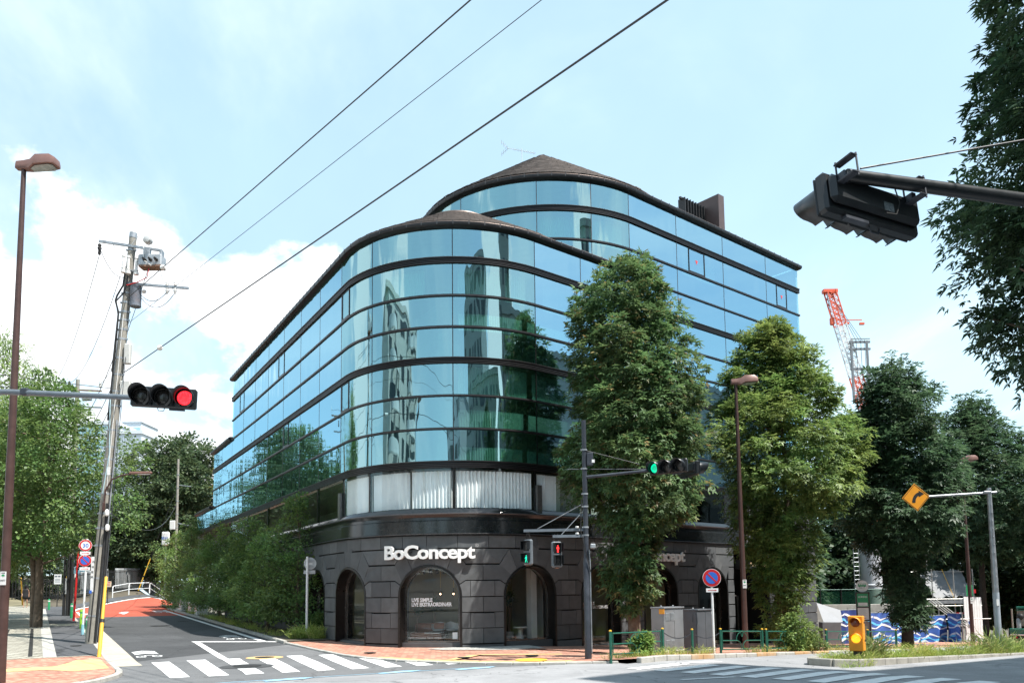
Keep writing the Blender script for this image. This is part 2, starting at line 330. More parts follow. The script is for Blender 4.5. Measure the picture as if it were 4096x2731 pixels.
def frame(o, x, n):
    """matrix with local X along x, Z along n (facing), origin o"""
    x = Vector(x).normalized(); n = Vector(n).normalized(); y = n.cross(x)
    return Matrix(((x.x, y.x, n.x, o[0]), (x.y, y.y, n.y, o[1]), (x.z, y.z, n.z, o[2]), (0, 0, 0, 1)))

# ------------------------------------------------------------------ the lie of the land
DL = Vector((-0.5125, 0.8587)); DR = Vector((0.7687, 0.6397)); NB = Vector((-0.6397, 0.7687)); NW = Vector((0.8587, 0.5125))
A0 = 19.4
def sm(x, a, b):
    t = min(1, max(0, (x-a)/(b-a))); return t*t*(3-2*t)
def uw(u, w): return (DL.x*u+NW.x*w, DL.y*u+NW.y*w)
def ab(a, b): return (DR.x*a+NB.x*b, DR.y*a+NB.y*b)
# (DL,NW) and (DR,NB) are orthonormal pairs: u,w run along and across the side street; a,b along and across the main road
def g(x, y):
    u = min(DL.x*x+DL.y*y, 130); w = NW.x*x+NW.y*y; a = min(DR.x*x+DR.y*y, 120)
    return (0.0276*max(0, u-29)+0.05*max(0, u-78))*(1-sm(w, 10, 16)) - 0.043*max(0, a-A0)*sm(w, 8, 12)
def P3(xy, dz=0.0): return (xy[0], xy[1], g(*xy)+dz)

# ================================================================== GROUND AND ROADS
m_soil = mat('soil', (0.10, 0.085, 0.06), 0.95, var=0.3, vs=1.2, bump=0.02, bs=20)
m_road = asphalt('main_asphalt', (0.29, 0.29, 0.295))
m_apron = asphalt('apron_asphalt', (0.155, 0.157, 0.16))
m_street = asphalt('street_asphalt', (0.072, 0.074, 0.077))
m_lane = asphalt('lane_asphalt', (0.085, 0.087, 0.092))
m_red = mat('red_road_coating', (0.40, 0.085, 0.05), 0.85, var=0.12, vs=0.8, bump=0.003, bs=120, spec=0.25, stain=0.25, ss=0.5, stcol=(0.30, 0.075, 0.05))
m_paint = mat('road_paint', (0.80, 0.80, 0.79), 0.7, var=0.05, vs=2, bump=0.002, bs=90, spec=0.3, stain=0.6, ss=4.5, stcol=(0.42, 0.42, 0.42))
m_blue = mat('blue_road_paint', (0.28, 0.48, 0.62), 0.8, var=0.1, vs=2, stain=0.7, ss=2.0, stcol=(0.30, 0.35, 0.38))
m_conc = mat('kerb_concrete', (0.40, 0.385, 0.35), 0.9, var=0.14, vs=4, bump=0.004, bs=60, spec=0.25, stain=0.5, ss=2.2, stcol=(0.22, 0.21, 0.18))
m_gutter = mat('gutter_concrete', (0.44, 0.40, 0.32), 0.9, var=0.12, vs=3, bump=0.003, bs=60, stain=0.45, ss=1.2, stcol=(0.30, 0.26, 0.19))
m_brick = brickmat('red_paving', ((0.41, 0.165, 0.115), (0.56, 0.33, 0.23)), (0.25, 0.15, 0.12), 0.28, 0.14, R_(40), 0.10)
m_cream = brickmat('cream_paving', ((0.36, 0.34, 0.275), (0.46, 0.44, 0.365)), (0.12, 0.11, 0.095), 0.30, 0.30, R_(31), 0.12, squash=0.5)
m_tact = mat('tactile_paving', (0.62, 0.43, 0.19), 0.8, var=0.12, vs=3, bump=0.012, bs=26, stain=0.3, ss=1.2, stcol=(0.5, 0.34, 0.2))
m_edge = mat('edging_stone', (0.40, 0.385, 0.345), 0.85, var=0.1, vs=2, stain=0.3, ss=1.5)
m_cobble = mat('cobbles', (0.38, 0.37, 0.34), 0.8, var=0.3, vs=9, bump=0.03, bs=14)
m_iron = mat('cast_iron', (0.05, 0.047, 0.045), 0.6, 0.6, var=0.2, vs=12, bump=0.006, bs=70)
m_line = mat('thin_edge', (0.75, 0.75, 0.73), 0.7, var=0.05)

def grid_axis(lo, hi, step, far):
    a = list(np.arange(lo, hi+step, step)); b = [hi*1.4, hi*2.2, hi*4, far]; return [-far, -far*0.4, lo*2.2, lo*1.4] + a + b
gx = grid_axis(-90, 90, 3.0, 1500); gy = [-1500, -500, -200, -90] + list(np.arange(-60, 160, 3.0)) + [190, 260, 500, 1500]
b = MB(); b.v = [(x, y, g(x, y)-0.25) for y in gy for x in gx]; nx = len(gx)
b.f = [(j*nx+i, j*nx+i+1, (j+1)*nx+i+1, (j+1)*nx+i) for j in range(len(gy)-1) for i in range(nx-1)]
struct('ground', b, m_soil, True)

def sheet(mb, pts, dz=0.0, cuts=('a',)):
    """flat polygon given in plan, split where the land folds, laid dz above it"""
    polys = [[Vector(p) for p in pts]]
    def split(poly, n, c):
        A, B = [], []
        for i, p in enumerate(poly):
            q = poly[(i+1) % len(poly)]; dp = p.dot(n)-c; dq = q.dot(n)-c
            (A if dp <= 0 else B).append(p)
            if dp*dq < -1e-9:
                r = p + (q-p)*(dp/(dp-dq)); A.append(r); B.append(r)
        return [k for k in (A, B) if len(k) > 2]
    lines = []
    if 'a' in cuts: lines.append((DR, A0))
    if 'u' in cuts: lines += [(DL, 29.0), (DL, 78.0)]
    if 'f' in cuts: lines += [(DL, float(k)) for k in range(24, 100, 3)] + [(NW, k) for k in (8, 10, 11, 12, 13, 14, 15, 16)]
    for n, c in lines: polys = [k for p in polys for k in split(p, n, c)]
    for p in polys: mb.add([(q.x, q.y, g(q.x, q.y)+dz) for q in p], [tuple(range(len(p)))])
def abquad(a0, a1, b0, b1): return [ab(a0, b0), ab(a1, b0), ab(a1, b1), ab(a0, b1)]
def uwquad(u0, u1, w0, w1): return [uw(u0, w0), uw(u0, w1), uw(u1, w1), uw(u1, w0)]

b = MB(); sheet(b, abquad(-120, A0, -9.5, 16.25)); sheet(b, abquad(A0, 150, -9.5, 16.0)); b.add([(*q, 0) for q in abquad(-60, A0-1.5, 16.25, 34)], [(0, 1, 2, 3)])
main_road = struct('main_road', b, m_road)
b = MB(); sheet(b, [ab(-14, 21.2), ab(7.5, 19.95), ab(14.6, 18.35), ab(16.5, 17.4), ab(16.8, 22), ab(15, 31), ab(9, 33), ab(-6, 33)], 0.004, ('u', 'f'))
struct('crossing_apron', b, m_apron)
b = MB(); sheet(b, [uw(29.0, 2.2), uw(29.3, 3.0), uw(33.0, 9.0), uw(58, 9.0), uw(58, 2.2)], 0.008, ('u',))
side_street = struct('side_street', b, m_street)
# the red coated stretch, then it swings right and climbs
b = MB(); sheet(b, uwquad(58, 66, 2.2, 9.0), 0.008, ('u',))
cen = [uw(66, 5.6)]; hd = math.atan2(DL.y, DL.x); pl, pr = [], []
for i in range(22):
    p = cen[-1]; hd -= R_(3.6) if i < 13 else 0
    nrm = (math.sin(hd), -math.cos(hd)); wd2 = 3.4
    if i == 0: nrm = (NW.x, NW.y)
    pl.append((p[0]-nrm[0]*wd2, p[1]-nrm[1]*wd2)); pr.append((p[0]+nrm[0]*wd2, p[1]+nrm[1]*wd2))
    cen.append((p[0]+math.cos(hd)*2.0, p[1]+math.sin(hd)*2.0))
for i in range(21):
    for k in range(4):
        def mixp(j, t): return (pl[j][0]*(1-t)+pr[j][0]*t, pl[j][1]*(1-t)+pr[j][1]*t)
        q = [mixp(i, k/4), mixp(i, (k+1)/4), mixp(i+1, (k+1)/4), mixp(i+1, k/4)]
        b.add([(*p, g(*p)+0.008) for p in q], [(0, 1, 2, 3)])
red_road = struct('red_road', b, m_red)

def marking(name, parent, pts, m=None, dz=0.014, cuts=('a',)):
    k = MB(); sheet(k, pts, dz, cuts); o = k.obj(name, m or m_paint, parent, None); return o
# crossing over the side street
for i in range(9):
    un, uf = 22.92-0.13*i, (28.55, 28.65, 28.45, 27.5, 28.4, 28.1, 26.2, 24.3, 22.75)[i]
    wn, wf = 3.12+0.955*i, 3.30+1.085*i-0.03*max(0, i-5)
    def wl(u, o): t = (u-un)/(28.5-un); return wn+(wf-wn)*t+o*(0.5+0.07*t)
    segs = [(un, uf)] if i != 2 else [(un, 24.7), (25.7, uf)]
    for s0, s1 in segs:
        j = lambda: rnd.uniform(-0.03, 0.03)
        marking('crosswalk_stripe', main_road, [uw(s0+j(), wl(s0, 0)+j()), uw(s0+j(), wl(s0, 1)+j()), uw((s0+s1)/2, wl((s0+s1)/2, 1)+j()), uw(s1+j(), wl(s1, 1)+j()), uw(s1+j(), wl(s1, 0)+j()), uw((s0+s1)/2, wl((s0+s1)/2, 0)+j())])
# crossing over the main road
for i in range(13):
    bc = 15.0-0.845*i; a_l, a_r = 16.75+0.1*i, 19.0+0.27*min(i, 6)
    marking('crosswalk_stripe', main_road, [ab(a_l, bc-0.23), ab(a_r, bc-0.23), ab(a_r, bc+0.23), ab(a_l, bc+0.23)])
marking('lane_line', main_road, [ab(15.6, 12.35), ab(17.0, 11.8), ab(17.0, 11.95), ab(15.6, 12.5)])
marking('stop_line', main_road, [ab(12.6, 11.9), ab(13.6, 11.2), ab(13.9, 11.6), ab(12.9, 12.3)])
marking('edge_line', main_road, abquad(21.0, 60, 15.35, 15.5)); marking('edge_line', main_road, abquad(18.8, 21.0, 14.95, 15.4)[:2] + [ab(21.0, 15.5), ab(18.8, 15.1)])
marking('lane_line', main_road, abquad(22.5, 75, 10.55, 10.7))
for k in range(5): marking('lane_line', main_road, abquad(24+9*k, 29+9*k, 7.4, 7.55)); marking('lane_line', main_road, abquad(24+9*k, 29+9*k, 4.2, 4.35))
marking('stop_line', main_road, abquad(24.0, 24.45, 4.3, 10.4))
for a_, b_ in ((8.9, 19.6), (11.9, 19.12), (14.0, 18.42), (5.9, 20.15), (2.6, 20.5)):      # blue cycle marks along the lane edge
    marking('blue_arrow', main_road, [ab(a_-0.75, b_-0.10), ab(a_+0.2, b_-0.22), ab(a_+0.62, b_-0.04), ab(a_+0.1, b_+0.2), ab(a_-0.75, b_+0.12)], m_blue)
marking('blue_line', main_road, [ab(-12, 21.3), ab(-12, 21.2), ab(7.6, 19.98), ab(14.6, 18.4), ab(14.6, 18.47), ab(7.6, 20.06)], m_blue, 0.010)
# side street markings
marking('stop_line', side_street, [uw(36.35, 5.75), uw(36.0, 5.75), uw(34.35, 8.85), uw(34.7, 8.85)], cuts=('u',))
marking('centre_line', side_street, [uw(36.1, 5.78), uw(36.1, 6.02), uw(28.4, 5.72), uw(28.4, 5.46)], cuts=('u',))
marking('edge_line', side_street, uwquad(34.6, 58, 8.32, 8.55), cuts=('u',)); marking('edge_line', red_road, uwquad(58, 65.9, 8.32, 8.55), cuts=('u',))
marking('edge_line', red_road, uwquad(60, 65.9, 2.55, 2.7), cuts=('u',))
for i in range(0, 20):
    q = [(pl[i][0], pl[i][1]), tuple(np.array(pl[i])*0.955+np.array(pr[i])*0.045), tuple(np.array(pl[i+1])*0.955+np.array(pr[i+1])*0.045), pl[i+1]]
    k = MB().add([(*p, g(*p)+0.016) for p in q], [(0, 1, 2, 3)]); k.obj('edge_line', m_paint, red_road, None)
marking('centre_line', red_road, uwquad(61.5, 64.0, 5.2, 5.4), cuts=('u',)); marking('centre_line', red_road, [uw(62.5, 5.05), uw(62.5, 5.55), uw(64.6, 5.9), uw(64.6, 5.4)], cuts=('u',))
def cycle_mark(road, u, w, sc=1.0, cu=('u',)):
    for k in range(3):
        o = u+1.05*sc+k*0.62*sc
        marking('chevron', road, [uw(o, w-0.55*sc), uw(o+0.5*sc, w), uw(o, w+0.55*sc), uw(o+0.28*sc, w+0.55*sc), uw(o+0.8*sc, w), uw(o+0.28*sc, w-0.55*sc)], cuts=cu)
    for sw in (-0.36, 0.36):
        ring = [uw(u+0.28*sc*math.cos(t)*1.5, w+sw*sc+0.24*sc*math.sin(t)) for t in np.linspace(0, 2*math.pi, 11)]
        inn = [uw(u+0.2*sc*math.cos(t)*1.5, w+sw*sc+0.16*sc*math.sin(t)) for t in np.linspace(0, 2*math.pi, 11)]
        k = MB()
        for i in range(10): sheet(k, [ring[i], ring[i+1], inn[i+1], inn[i]], 0.014, ())
        k.obj('cycle_wheel', m_paint, road, None)
    marking('cycle_frame', road, [uw(u, w-0.36*sc), uw(u+0.08*sc, w-0.36*sc), uw(u+0.6*sc, w-0.1*sc), uw(u+0.6*sc, w+0.25*sc), uw(u+0.05*sc, w+0.38*sc), uw(u+0.45*sc, w+0.18*sc), uw(u+0.45*sc, w-0.08*sc)], cuts=cu)
cycle_mark(side_street, 30.8, 3.5, 0.72); cycle_mark(side_street, 36.8, 7.7, 0.72); cycle_mark(red_road, 60.5, 3.3); cycle_mark(red_road, 62.5, 8.0)
def manhole(x, y, r, parent, patch=None, dz=0.02):
    k = MB().lathe([(r, 0), (r, 0.006), (r*0.9, 0.006), (r*0.88, 0.002), (r*0.1, 0.004)], 20, (x, y, g(x, y)+dz)); k.obj('manhole_cover', m_iron, parent, 30)
    if patch: MB().lathe([(r*1.9, 0), (r*1.9, 0.003)], 20, (x, y, g(x, y)+dz-0.008)).obj('patch', patch, parent, None)
manhole(*uw(25.2, 5.6), 0.42, main_road, m_street); manhole(*uw(28.2, 6.85), 0.33, main_road, m_tact); manhole(*uw(47.5, 5.9), 0.5, side_street); manhole(*uw(51, 7.6), 0.3, side_street)

# ---- kerbs: one stone after another
def kerb(name, label, pts, w, hgt, m=None, L=0.6, dz=0.0, alt=None, ch=0.02):
    pts = [Vector((*p, 0)) for p in pts]; root = thing(name, label, 'kerb', (pts[0].x, pts[0].y, g(pts[0].x, pts[0].y)))
    me = MB().box((0, 0, 0), (L-0.014, w, hgt+0.2), ch=ch).mesh('kerb_stone', m or m_conc, None); me2 = MB().box((0, 0, 0), (L-0.014, w, hgt+0.2), ch=ch).mesh('kerb_stone', alt, None) if alt else None
    acc = 0.0; seg = 0; pos = 0.0; d = [(pts[i+1]-pts[i]).length for i in range(len(pts)-1)]; tot = sum(d); n = int(tot/L)
    def at_len(s):
        for i, k in enumerate(d):
            if s <= k or i == len(d)-1: return pts[i] + (pts[i+1]-pts[i])*(s/k)
            s -= k
    for i in range(min(n, 290)):
        p, q = at_len(i*L), at_len(i*L+L); p.z = g(p.x, p.y); q.z = g(q.x, q.y); c = (p+q)/2; x = (q-p).normalized(); y = Vector((0, 0, 1)).cross(x).normalized(); zv = x.cross(y)
        o = link('kerb_stone', me2 if (me2 and rnd.random() < 0.3) else me, root)
        c = c + zv*((hgt-0.2)/2+dz+rnd.uniform(-0.004, 0.004)) - root.location
        o.matrix_local = Matrix(((x.x, y.x, zv.x, c.x), (x.y, y.y, zv.y, c.y), (x.z, y.z, zv.z, c.z), (0, 0, 0, 1)))
    return root
corner = [uw(66, 2.1), uw(60, 2.1), uw(45, 2.1), uw(31, 2.1)] + [uw(25.2-4.2*math.sin(t)+0.0, -2.1+4.2*math.cos(t)) for t in np.linspace(0, 1.5, 9)] + [uw(20.9, -8), uw(20.8, -16)]
kerb('kerb', 'pale concrete kerb round the brick corner beside the yellow guy-wire guard', corner, 0.17, 0.11)
plaza_edge = [uw(33.4, 8.98), uw(31.2, 9.15), uw(28.97, 9.32), (-5.77, 27.86), (-5.0, 26.85), (-3.66, 25.62), (-2.4, 24.85), (-1.22, 24.35), (0.0, 24.08), (1.0, 24.0), (2.1, 24.2), ab(17.5, 16.75), ab(18.3, 16.3)]
kerb('kerb', 'low dark kerb along the brick pavement at the shop corner', plaza_edge, 0.16, 0.07, L=0.8)
m_orange = mat('faded_orange_kerb', (0.46, 0.28, 0.14), 0.85, var=0.2, vs=3, stain=0.85, ss=2.0, stcol=(0.42, 0.38, 0.31))
kerb('kerb', 'kerb with faded orange stones below the green railings', [ab(18.3, 16.15), ab(60, 16.05), ab(110, 16.05)], 0.2, 0.17, alt=m_orange)
kerb('kerb', 'dark weathered kerb along the shrub bed beside the side street', [uw(33.4, 8.95), uw(55, 8.95), uw(68, 8.95)], 0.16, 0.13)
isl = [ab(66, 11.55), ab(45, 11.55), ab(23.0, 11.55)] + [ab(22.6-0.75*math.sin(t), 12.3-0.75*math.cos(t)) for t in np.linspace(0.3, 2.84, 7)] + [ab(23.0, 13.05), ab(45, 13.05), ab(66, 13.05)]
kerb('kerb', 'grey weathered kerb round the weedy traffic island', isl, 0.2, 0.24, m=mat('island_concrete', (0.30, 0.285, 0.25), 0.9, var=0.18, vs=3, bump=0.006, bs=40, stain=0.7, ss=1.8, stcol=(0.16, 0.15, 0.12)), L=0.75)
b = MB(); sheet(b, abquad(22.4, 66, 11.7, 12.95), 0.16); struct('island_soil', b, m_soil)

# ---- pavements
b = MB(); edge_in = corner[3:]
sheet(b, [uw(31.0, -14), uw(31.0, 2.03)] + [uw(25.2-4.1*math.sin(t), -2.1+4.1*math.cos(t)) for t in np.linspace(0, 1.5, 9)] + [uw(21.05, -14)], 0.11, ('u',)); struct('brick_pavement', b, m_brick)
b = MB(); sheet(b, [uw(26.9, -14), uw(27.5, -14), uw(27.7, 0.6), uw(29.6, 1.2), uw(29.5, 1.9), uw(26.0, 1.9), uw(25.6, 1.0), uw(26.6, 0.3)], 0.115, ('u',)); struct('tactile_paving', b, m_tact)
b = MB(); sheet(b, uwquad(31.0, 76, -12, 0.28), 0.112, ('u',)); struct('cream_pavement', b, m_cream)
b = MB(); sheet(b, uwquad(31.0, 70, 0.28, 0.68), 0.125, ('u',)); struct('edging_strip', b, m_edge)
b = MB(); sheet(b, uwquad(31.0, 74, 0.68, 2.03), 0.113, ('u',)); struct('cycle_lane', b, m_lane)
b = MB(); sheet(b, uwquad(48.2, 50.0, 0.68, 2.03), 0.118, ('u',)); sheet(b, uwquad(30.85, 31.02, -12, 2.0), 0.121, ('u',)); struct('tan_crossing_strip', b, m_gutter)
for w0 in (-1.15, -0.15):
    b = MB(); sheet(b, uwquad(31.6, 46.5, w0, w0+0.13), 0.118, ('u',)); struct('drain_strip', b, m_iron)
b = MB(); sheet(b, uwquad(27.6, 46, 2.2, 2.95), 0.012, ('u',)); struct('gutter', b, m_gutter)
wob = [uw(29.9, 1.9), uw(31.6, 2.0), uw(31.6, 1.55), uw(30.2, 1.3)]
for q in ((23.5, -1.9), (35.2, 1.4)): manhole(*uw(*q), 0.2, main_road, None, 0.125)
# plaza in front of the shop: from the kerb to the wall
from_k = [uw(33.4, 9.05), uw(31.2, 9.22), uw(28.97, 9.39), (-5.7, 27.95), (-4.93, 26.95), (-3.6, 25.72), (-2.35, 24.95), (-1.2, 24.45), (0.0, 24.18), (1.0, 24.1), (2.05, 24.3), ab(17.45, 16.85), ab(18.3, 16.25), ab(A0, 16.2)]
to_w = [uw(33.4, 11.5), uw(32.3, 11.7), uw(31.6, 12.0), (-6.2, 32.9), (-5.6, 32.2), (-5.0, 31.6), (-4.2, 31.3), (-3.3, 31.0), (-2.3, 30.9), (-1.2, 31.0), (-0.2, 31.3), (0.7, 31.9), (1.6, 32.6), ab(A0, 24.4)]
def lerp2(p, q, t): return (p[0]+(q[0]-p[0])*t, p[1]+(q[1]-p[1])*t)
b = MB(); ramp = [0.07]*3 + [0.05, 0.03, 0.02, 0.02, 0.02, 0.02, 0.03, 0.05, 0.09, 0.13, 0.15]
for i in range(len(from_k)-1):
    for k in range(4):
        q = [lerp2(from_k[j], to_w[j], t) for j, t in ((i, k/4), (i+1, k/4), (i+1, (k+1)/4), (i, (k+1)/4))]
        dz = [ramp[i]+(0.06-ramp[i])*k/4, ramp[i+1]+(0.06-ramp[i+1])*k/4, ramp[i+1]+(0.06-ramp[i+1])*(k+1)/4, ramp[i]+(0.06-ramp[i])*(k+1)/4]
        b.add([(*p, g(*p)+d) for p, d in zip(q, dz)], [(0, 1, 2, 3)])
b.add([(*ab(A0, 16.2), 0.15), (*ab(45, 16.2), -0.043*(45-A0)+0.15), (*ab(45, 24.4), -0.043*(45-A0)+0.06), (*ab(A0, 24.4), 0.06)], [(0, 1, 2, 3)])
b.add([(*ab(45, 16.2), -0.043*(45-A0)+0.15), (*ab(110, 16.2), -0.043*(110-A0)+0.15), (*ab(110, 21), -0.043*(110-A0)+0.15), (*ab(45, 21), -0.043*(45-A0)+0.15)], [(0, 1, 2, 3)])
struct('shop_pavement', b, m_brick)
def strip_on_plaza(name, pts, wid, m, dz):
    k = MB(); pts = [Vector(p) for p in pts]
    for p, q in zip(pts, pts[1:]):
        d = (q-p).normalized(); n2 = Vector((-d.y, d.x))*wid/2
        k.add([(*(c), g(*c)+dz) for c in (p-n2, q-n2, q+n2, p+n2)], [(0, 1, 2, 3)])
    struct(name, k, m)
strip_on_plaza('tactile_paving', [(-4.55, 26.75), (-3.0, 25.55), (-1.1, 24.72), (0.9, 24.42), (2.0, 24.6)], 0.55, m_tact, 0.048)
strip_on_plaza('tactile_paving', [(-2.0, 25.35), (-1.2, 27.2), (2.2, 27.0), (3.4, 27.5)], 0.3, m_tact, 0.066)
cz = [(-3.3, 30.2), (-2.6, 29.5), (-1.2, 29.3), (0.2, 29.3), (1.2, 29.9), (0.6, 31.6), (-1.0, 30.95), (-2.4, 30.8)]
k = MB().add([(*p, 0.072) for p in cz], [tuple(range(8))]); struct('cobble_strip', k, m_cobble)
for q in ((-5.1, 28.6), (-1.6, 26.0), (0.6, 26.4), (2.9, 26.2)): manhole(*q, 0.22, main_road, None, 0.075)
k = MB().lathe([(0.5, 0), (0.5, 0.004)], 24, (0.55, 25.0, 0.062)); k.obj('yellow_floor_mark', mat('yellow_floor_paint', (0.72, 0.45, 0.04), 0.7, stain=0.4, ss=3, stcol=(0.5, 0.4, 0.2)), main_road, None)
b = MB(); sheet(b, [uw(33.4, 9.05), uw(33.4, 11.6), uw(75, 11.0), uw(75, 9.05)], 0.10, ('u', 'f')); struct('shrub_bed', b, m_soil)
b = MB()
for i in range(20):
    q = [pl[i], pl[i+1]]; o = [(p[0]-1.6, p[1]) for p in q]
    b.add([(*q[0], g(*q[0])+0.1), (*q[1], g(*q[1])+0.1), (*o[1], g(*o[1])+0.1), (*o[0], g(*o[0])+0.1)], [(0, 1, 2, 3)])
struct('hill_footpath', b, m_lane)
b = MB(); sheet(b, [uw(76, -14), uw(76, 0.6), uw(92, -3), uw(110, -6), uw(110, -50), uw(60, -50), uw(60, -12), uw(76, -12)], 0.05, ('u',)); struct('park_ground', b, mat('park_earth', (0.17, 0.15, 0.09), 0.95, var=0.3, vs=0.8, bump=0.02, bs=12))

# ================================================================== THE GLASS BUILDING
m_stone = mat('dark_granite', (0.078, 0.083, 0.087), 0.68, tone=0.16, var=0.16, vs=2.5, bump=0.0015, bs=220, spec=0.45, stain=0.35, ss=1.6, stcol=(0.05, 0.053, 0.057))
m_stone2 = mat('dark_granite_paler', (0.095, 0.100, 0.103), 0.68, tone=0.16, var=0.18, vs=3, bump=0.0015, bs=220, spec=0.45, stain=0.3, ss=2.1, stcol=(0.06, 0.063, 0.066))
m_joint = mat('joint_shadow_gap', (0.012, 0.012, 0.012), 0.9, var=0)
m_polish = mat('polished_black_granite', (0.014, 0.016, 0.017), 0.16, var=0.2, vs=8, spec=0.6, stain=0.3, ss=2.0, stcol=(0.03, 0.03, 0.03))
m_bronze = mat('bronze_frame', (0.020, 0.018, 0.017), 0.3, 0.5, var=0.15, vs=6, spec=0.6)
m_band = mat('louvre_band', (0.022, 0.021, 0.022), 0.38, 0.35, var=0.1, vs=5)
m_bandhi = mat('louvre_lip', (0.09, 0.085, 0.085), 0.35, 0.7, var=0.1, vs=5)
m_shing = mat('roof_shingle', (0.115, 0.092, 0.08), 0.8, var=0.4, vs=2.6, bump=0.006, bs=30, stain=0.5, ss=4, stcol=(0.06, 0.05, 0.045))
m_fascia = mat('roof_fascia_metal', (0.17, 0.125, 0.105), 0.45, 0.4, var=0.12, vs=3)
m_gl = glassmat('tinted_mirror_glass', (0.40, 0.68, 0.62), (0.52, 0.84, 0.99), 0.54, 0.012)
m_gl_arc = glassmat('curved_mirror_glass', (0.40, 0.72, 0.63), (0.54, 0.88, 0.95), 0.42, 0.040)
m_clear = glassmat('clear_glass', (0.95, 0.98, 0.975), (0.8, 0.95, 0.95), 0.03, 0.003)
m_shopgl = glassmat('shop_glass', (0.90, 0.93, 0.91), (0.55, 0.60, 0.60), 0.05, 0.004)
m_int = mat('office_inside', (0.20, 0.26, 0.24), 0.8, var=0.3, vs=0.7)
m_slab = mat('floor_slab', (0.12, 0.13, 0.125), 0.9, var=0.1)
m_blind = mat('vertical_blind', (0.50, 0.60, 0.53), 0.8, var=0.06, vs=8)
m_curt = mat('white_curtain', (0.90, 0.92, 0.92), 0.9, var=0.03, trans=0.0)
m_steel = mat('brushed_pilaster', (0.22, 0.215, 0.21), 0.35, 0.7, var=0.15, vs=6, stain=0.3, ss=2.5)

bld = thing('office_building', 'dark glass corner building with rounded curtain wall over black stone arcade', 'building', (-2.378, 36.458, 0))
class Outline:
    fL, fR = R_(-59.17), R_(39.77)
    def __init__(s, C, R): s.C = C; s.R = R; s.s0 = s.fL*R; s.s1 = s.fR*R
    def pn(s, t):
        if t < s.s0:
            n = (math.sin(s.fL), -math.cos(s.fL)); p = (s.C[0]+n[0]*s.R+DL.x*(s.s0-t), s.C[1]+n[1]*s.R+DL.y*(s.s0-t))
        elif t > s.s1:
            n = (math.sin(s.fR), -math.cos(s.fR)); p = (s.C[0]+n[0]*s.R+DR.x*(t-s.s1), s.C[1]+n[1]*s.R+DR.y*(t-s.s1))
        else:
            q = t/s.R; n = (math.sin(q), -math.cos(q)); p = (s.C[0]+n[0]*s.R, s.C[1]+n[1]*s.R)
        return p, n
    def p(s, t, off, z):
        p, n = s.pn(t); return (p[0]+n[0]*off, p[1]+n[1]*off, z)
    def samples(s, a, b, st=0.2):
        out = [a]
        lo, hi = max(a, s.s0), min(b, s.s1)
        if hi > lo:
            k = max(1, int((hi-lo)/st)); out += [lo+(hi-lo)*i/k for i in range(k+1)]
        out.append(b); r = [out[0]]
        for x in out[1:]:
            if x-r[-1] > 1e-4: r.append(x)
        return r
O1 = Outline((-2.378, 36.458), 5.451); O2 = Outline((1.88, 41.37), 6.5)
def sweep(mb, O, prof, a, b, st=0.2, caps=True):
    """profile of (offset, z) points, closed, swept along the wall"""
    ss = O.samples(a, b, st); n = len(prof); vs = [O.p(t, o, z) for t in ss for o, z in prof]; fs = []
    for i in range(len(ss)-1):
        for k in range(n): fs.append((i*n+k, (i+1)*n+k, (i+1)*n+(k+1) % n, i*n+(k+1) % n))
    if caps: fs += [tuple(range(n)), tuple(range((len(ss)-1)*n, len(ss)*n))[::-1]]
    return mb.add(vs, fs)
def slab(mb, O, a, b, z0, z1, o0, o1, st=0.2): return sweep(mb, O, [(o0, z0), (o1, z0), (o1, z1), (o0, z1)], a, b, st)
def bpart(name, mb, m, smooth=30, parent=None): return mb.obj(name, m, parent or bld, smooth, world=True)

ROWS = [('r1', 15.58, 16.80), ('r2', 14.06, 15.33), ('r3', 12.77, 13.96), ('r4', 11.46, 12.67), ('r5', 9.97, 11.22), ('r6', 8.64, 9.88), ('r7', 7.30, 8.55)]
FAR = [('f1', 19.70, 20.92), ('f2', 18.18, 19.45), ('f3', 16.89, 18.08)]
ML = [-29.1, -25.7, -22.5, -19.3, -15.95, -12.7, -9.5, -6.37, -3.57, 0.1, 3.73, 6.43, 9.9]
def panes(O, row, ms, z0, z1, off=0.0):
    for a, b_ in zip(ms, ms[1:]):
        k = MB(); mid = (a+b_)/2; arc = O.s0-1 < mid < O.s1
        slab(k, O, a+0.018, b_-0.018, z0+0.012, z1-0.012, off-0.014, off, 0.12)
        bpart('window_pane', k, m_gl_arc if arc else m_gl, 25)
for nm, z0, z1 in ROWS:
    ms = list(ML)
    if nm in ('r4', 'r5', 'r6', 'r7'): ms = [-35.6, -32.4] + ms
    if nm == 'r7': ms = [-42.2, -38.9] + ms
    if nm in ('r2', 'r5'): ms = sorted(ms + [2.39, -5.3])
    panes(O1, nm, ms, z0, z1)
    panes(O2, nm, [4.3, 7.68, 11.55, 15.6, 18.95], z0, z1, -0.12)
MF = [-13, -9, O2.s0, -4.6, -0.6, 1.35 if False else 2.0, 4.16, 7.68, 11.55, 15.6, 18.95]
for nm, z0, z1 in FAR:
    ms = [m for m in MF] if nm != 'f2' else sorted(MF + [8.6, 9.95, 16.6, 17.7])
    panes(O2, nm, ms, z0, z1, -0.12)
def ribs(O, a, b_, z0, z1, off=0.0):
    """ledge band with fine horizontal louvres"""
    k = MB(); slab(k, O, a, b_, z0, z1, off-0.12, off+0.03)
    n = 4; h_ = (z1-z0)/n
    for i in range(n): slab(k, O, a, b_, z0+h_*i+0.012, z0+h_*(i+1)-0.018, off+0.02, off+0.085)
    o = bpart('ledge_band', k, m_band)
    k = MB(); slab(k, O, a, b_, z1-0.012, z1+0.012, off+0.02, off+0.115); bpart('ledge_lip', k, m_bandhi, 30, o)
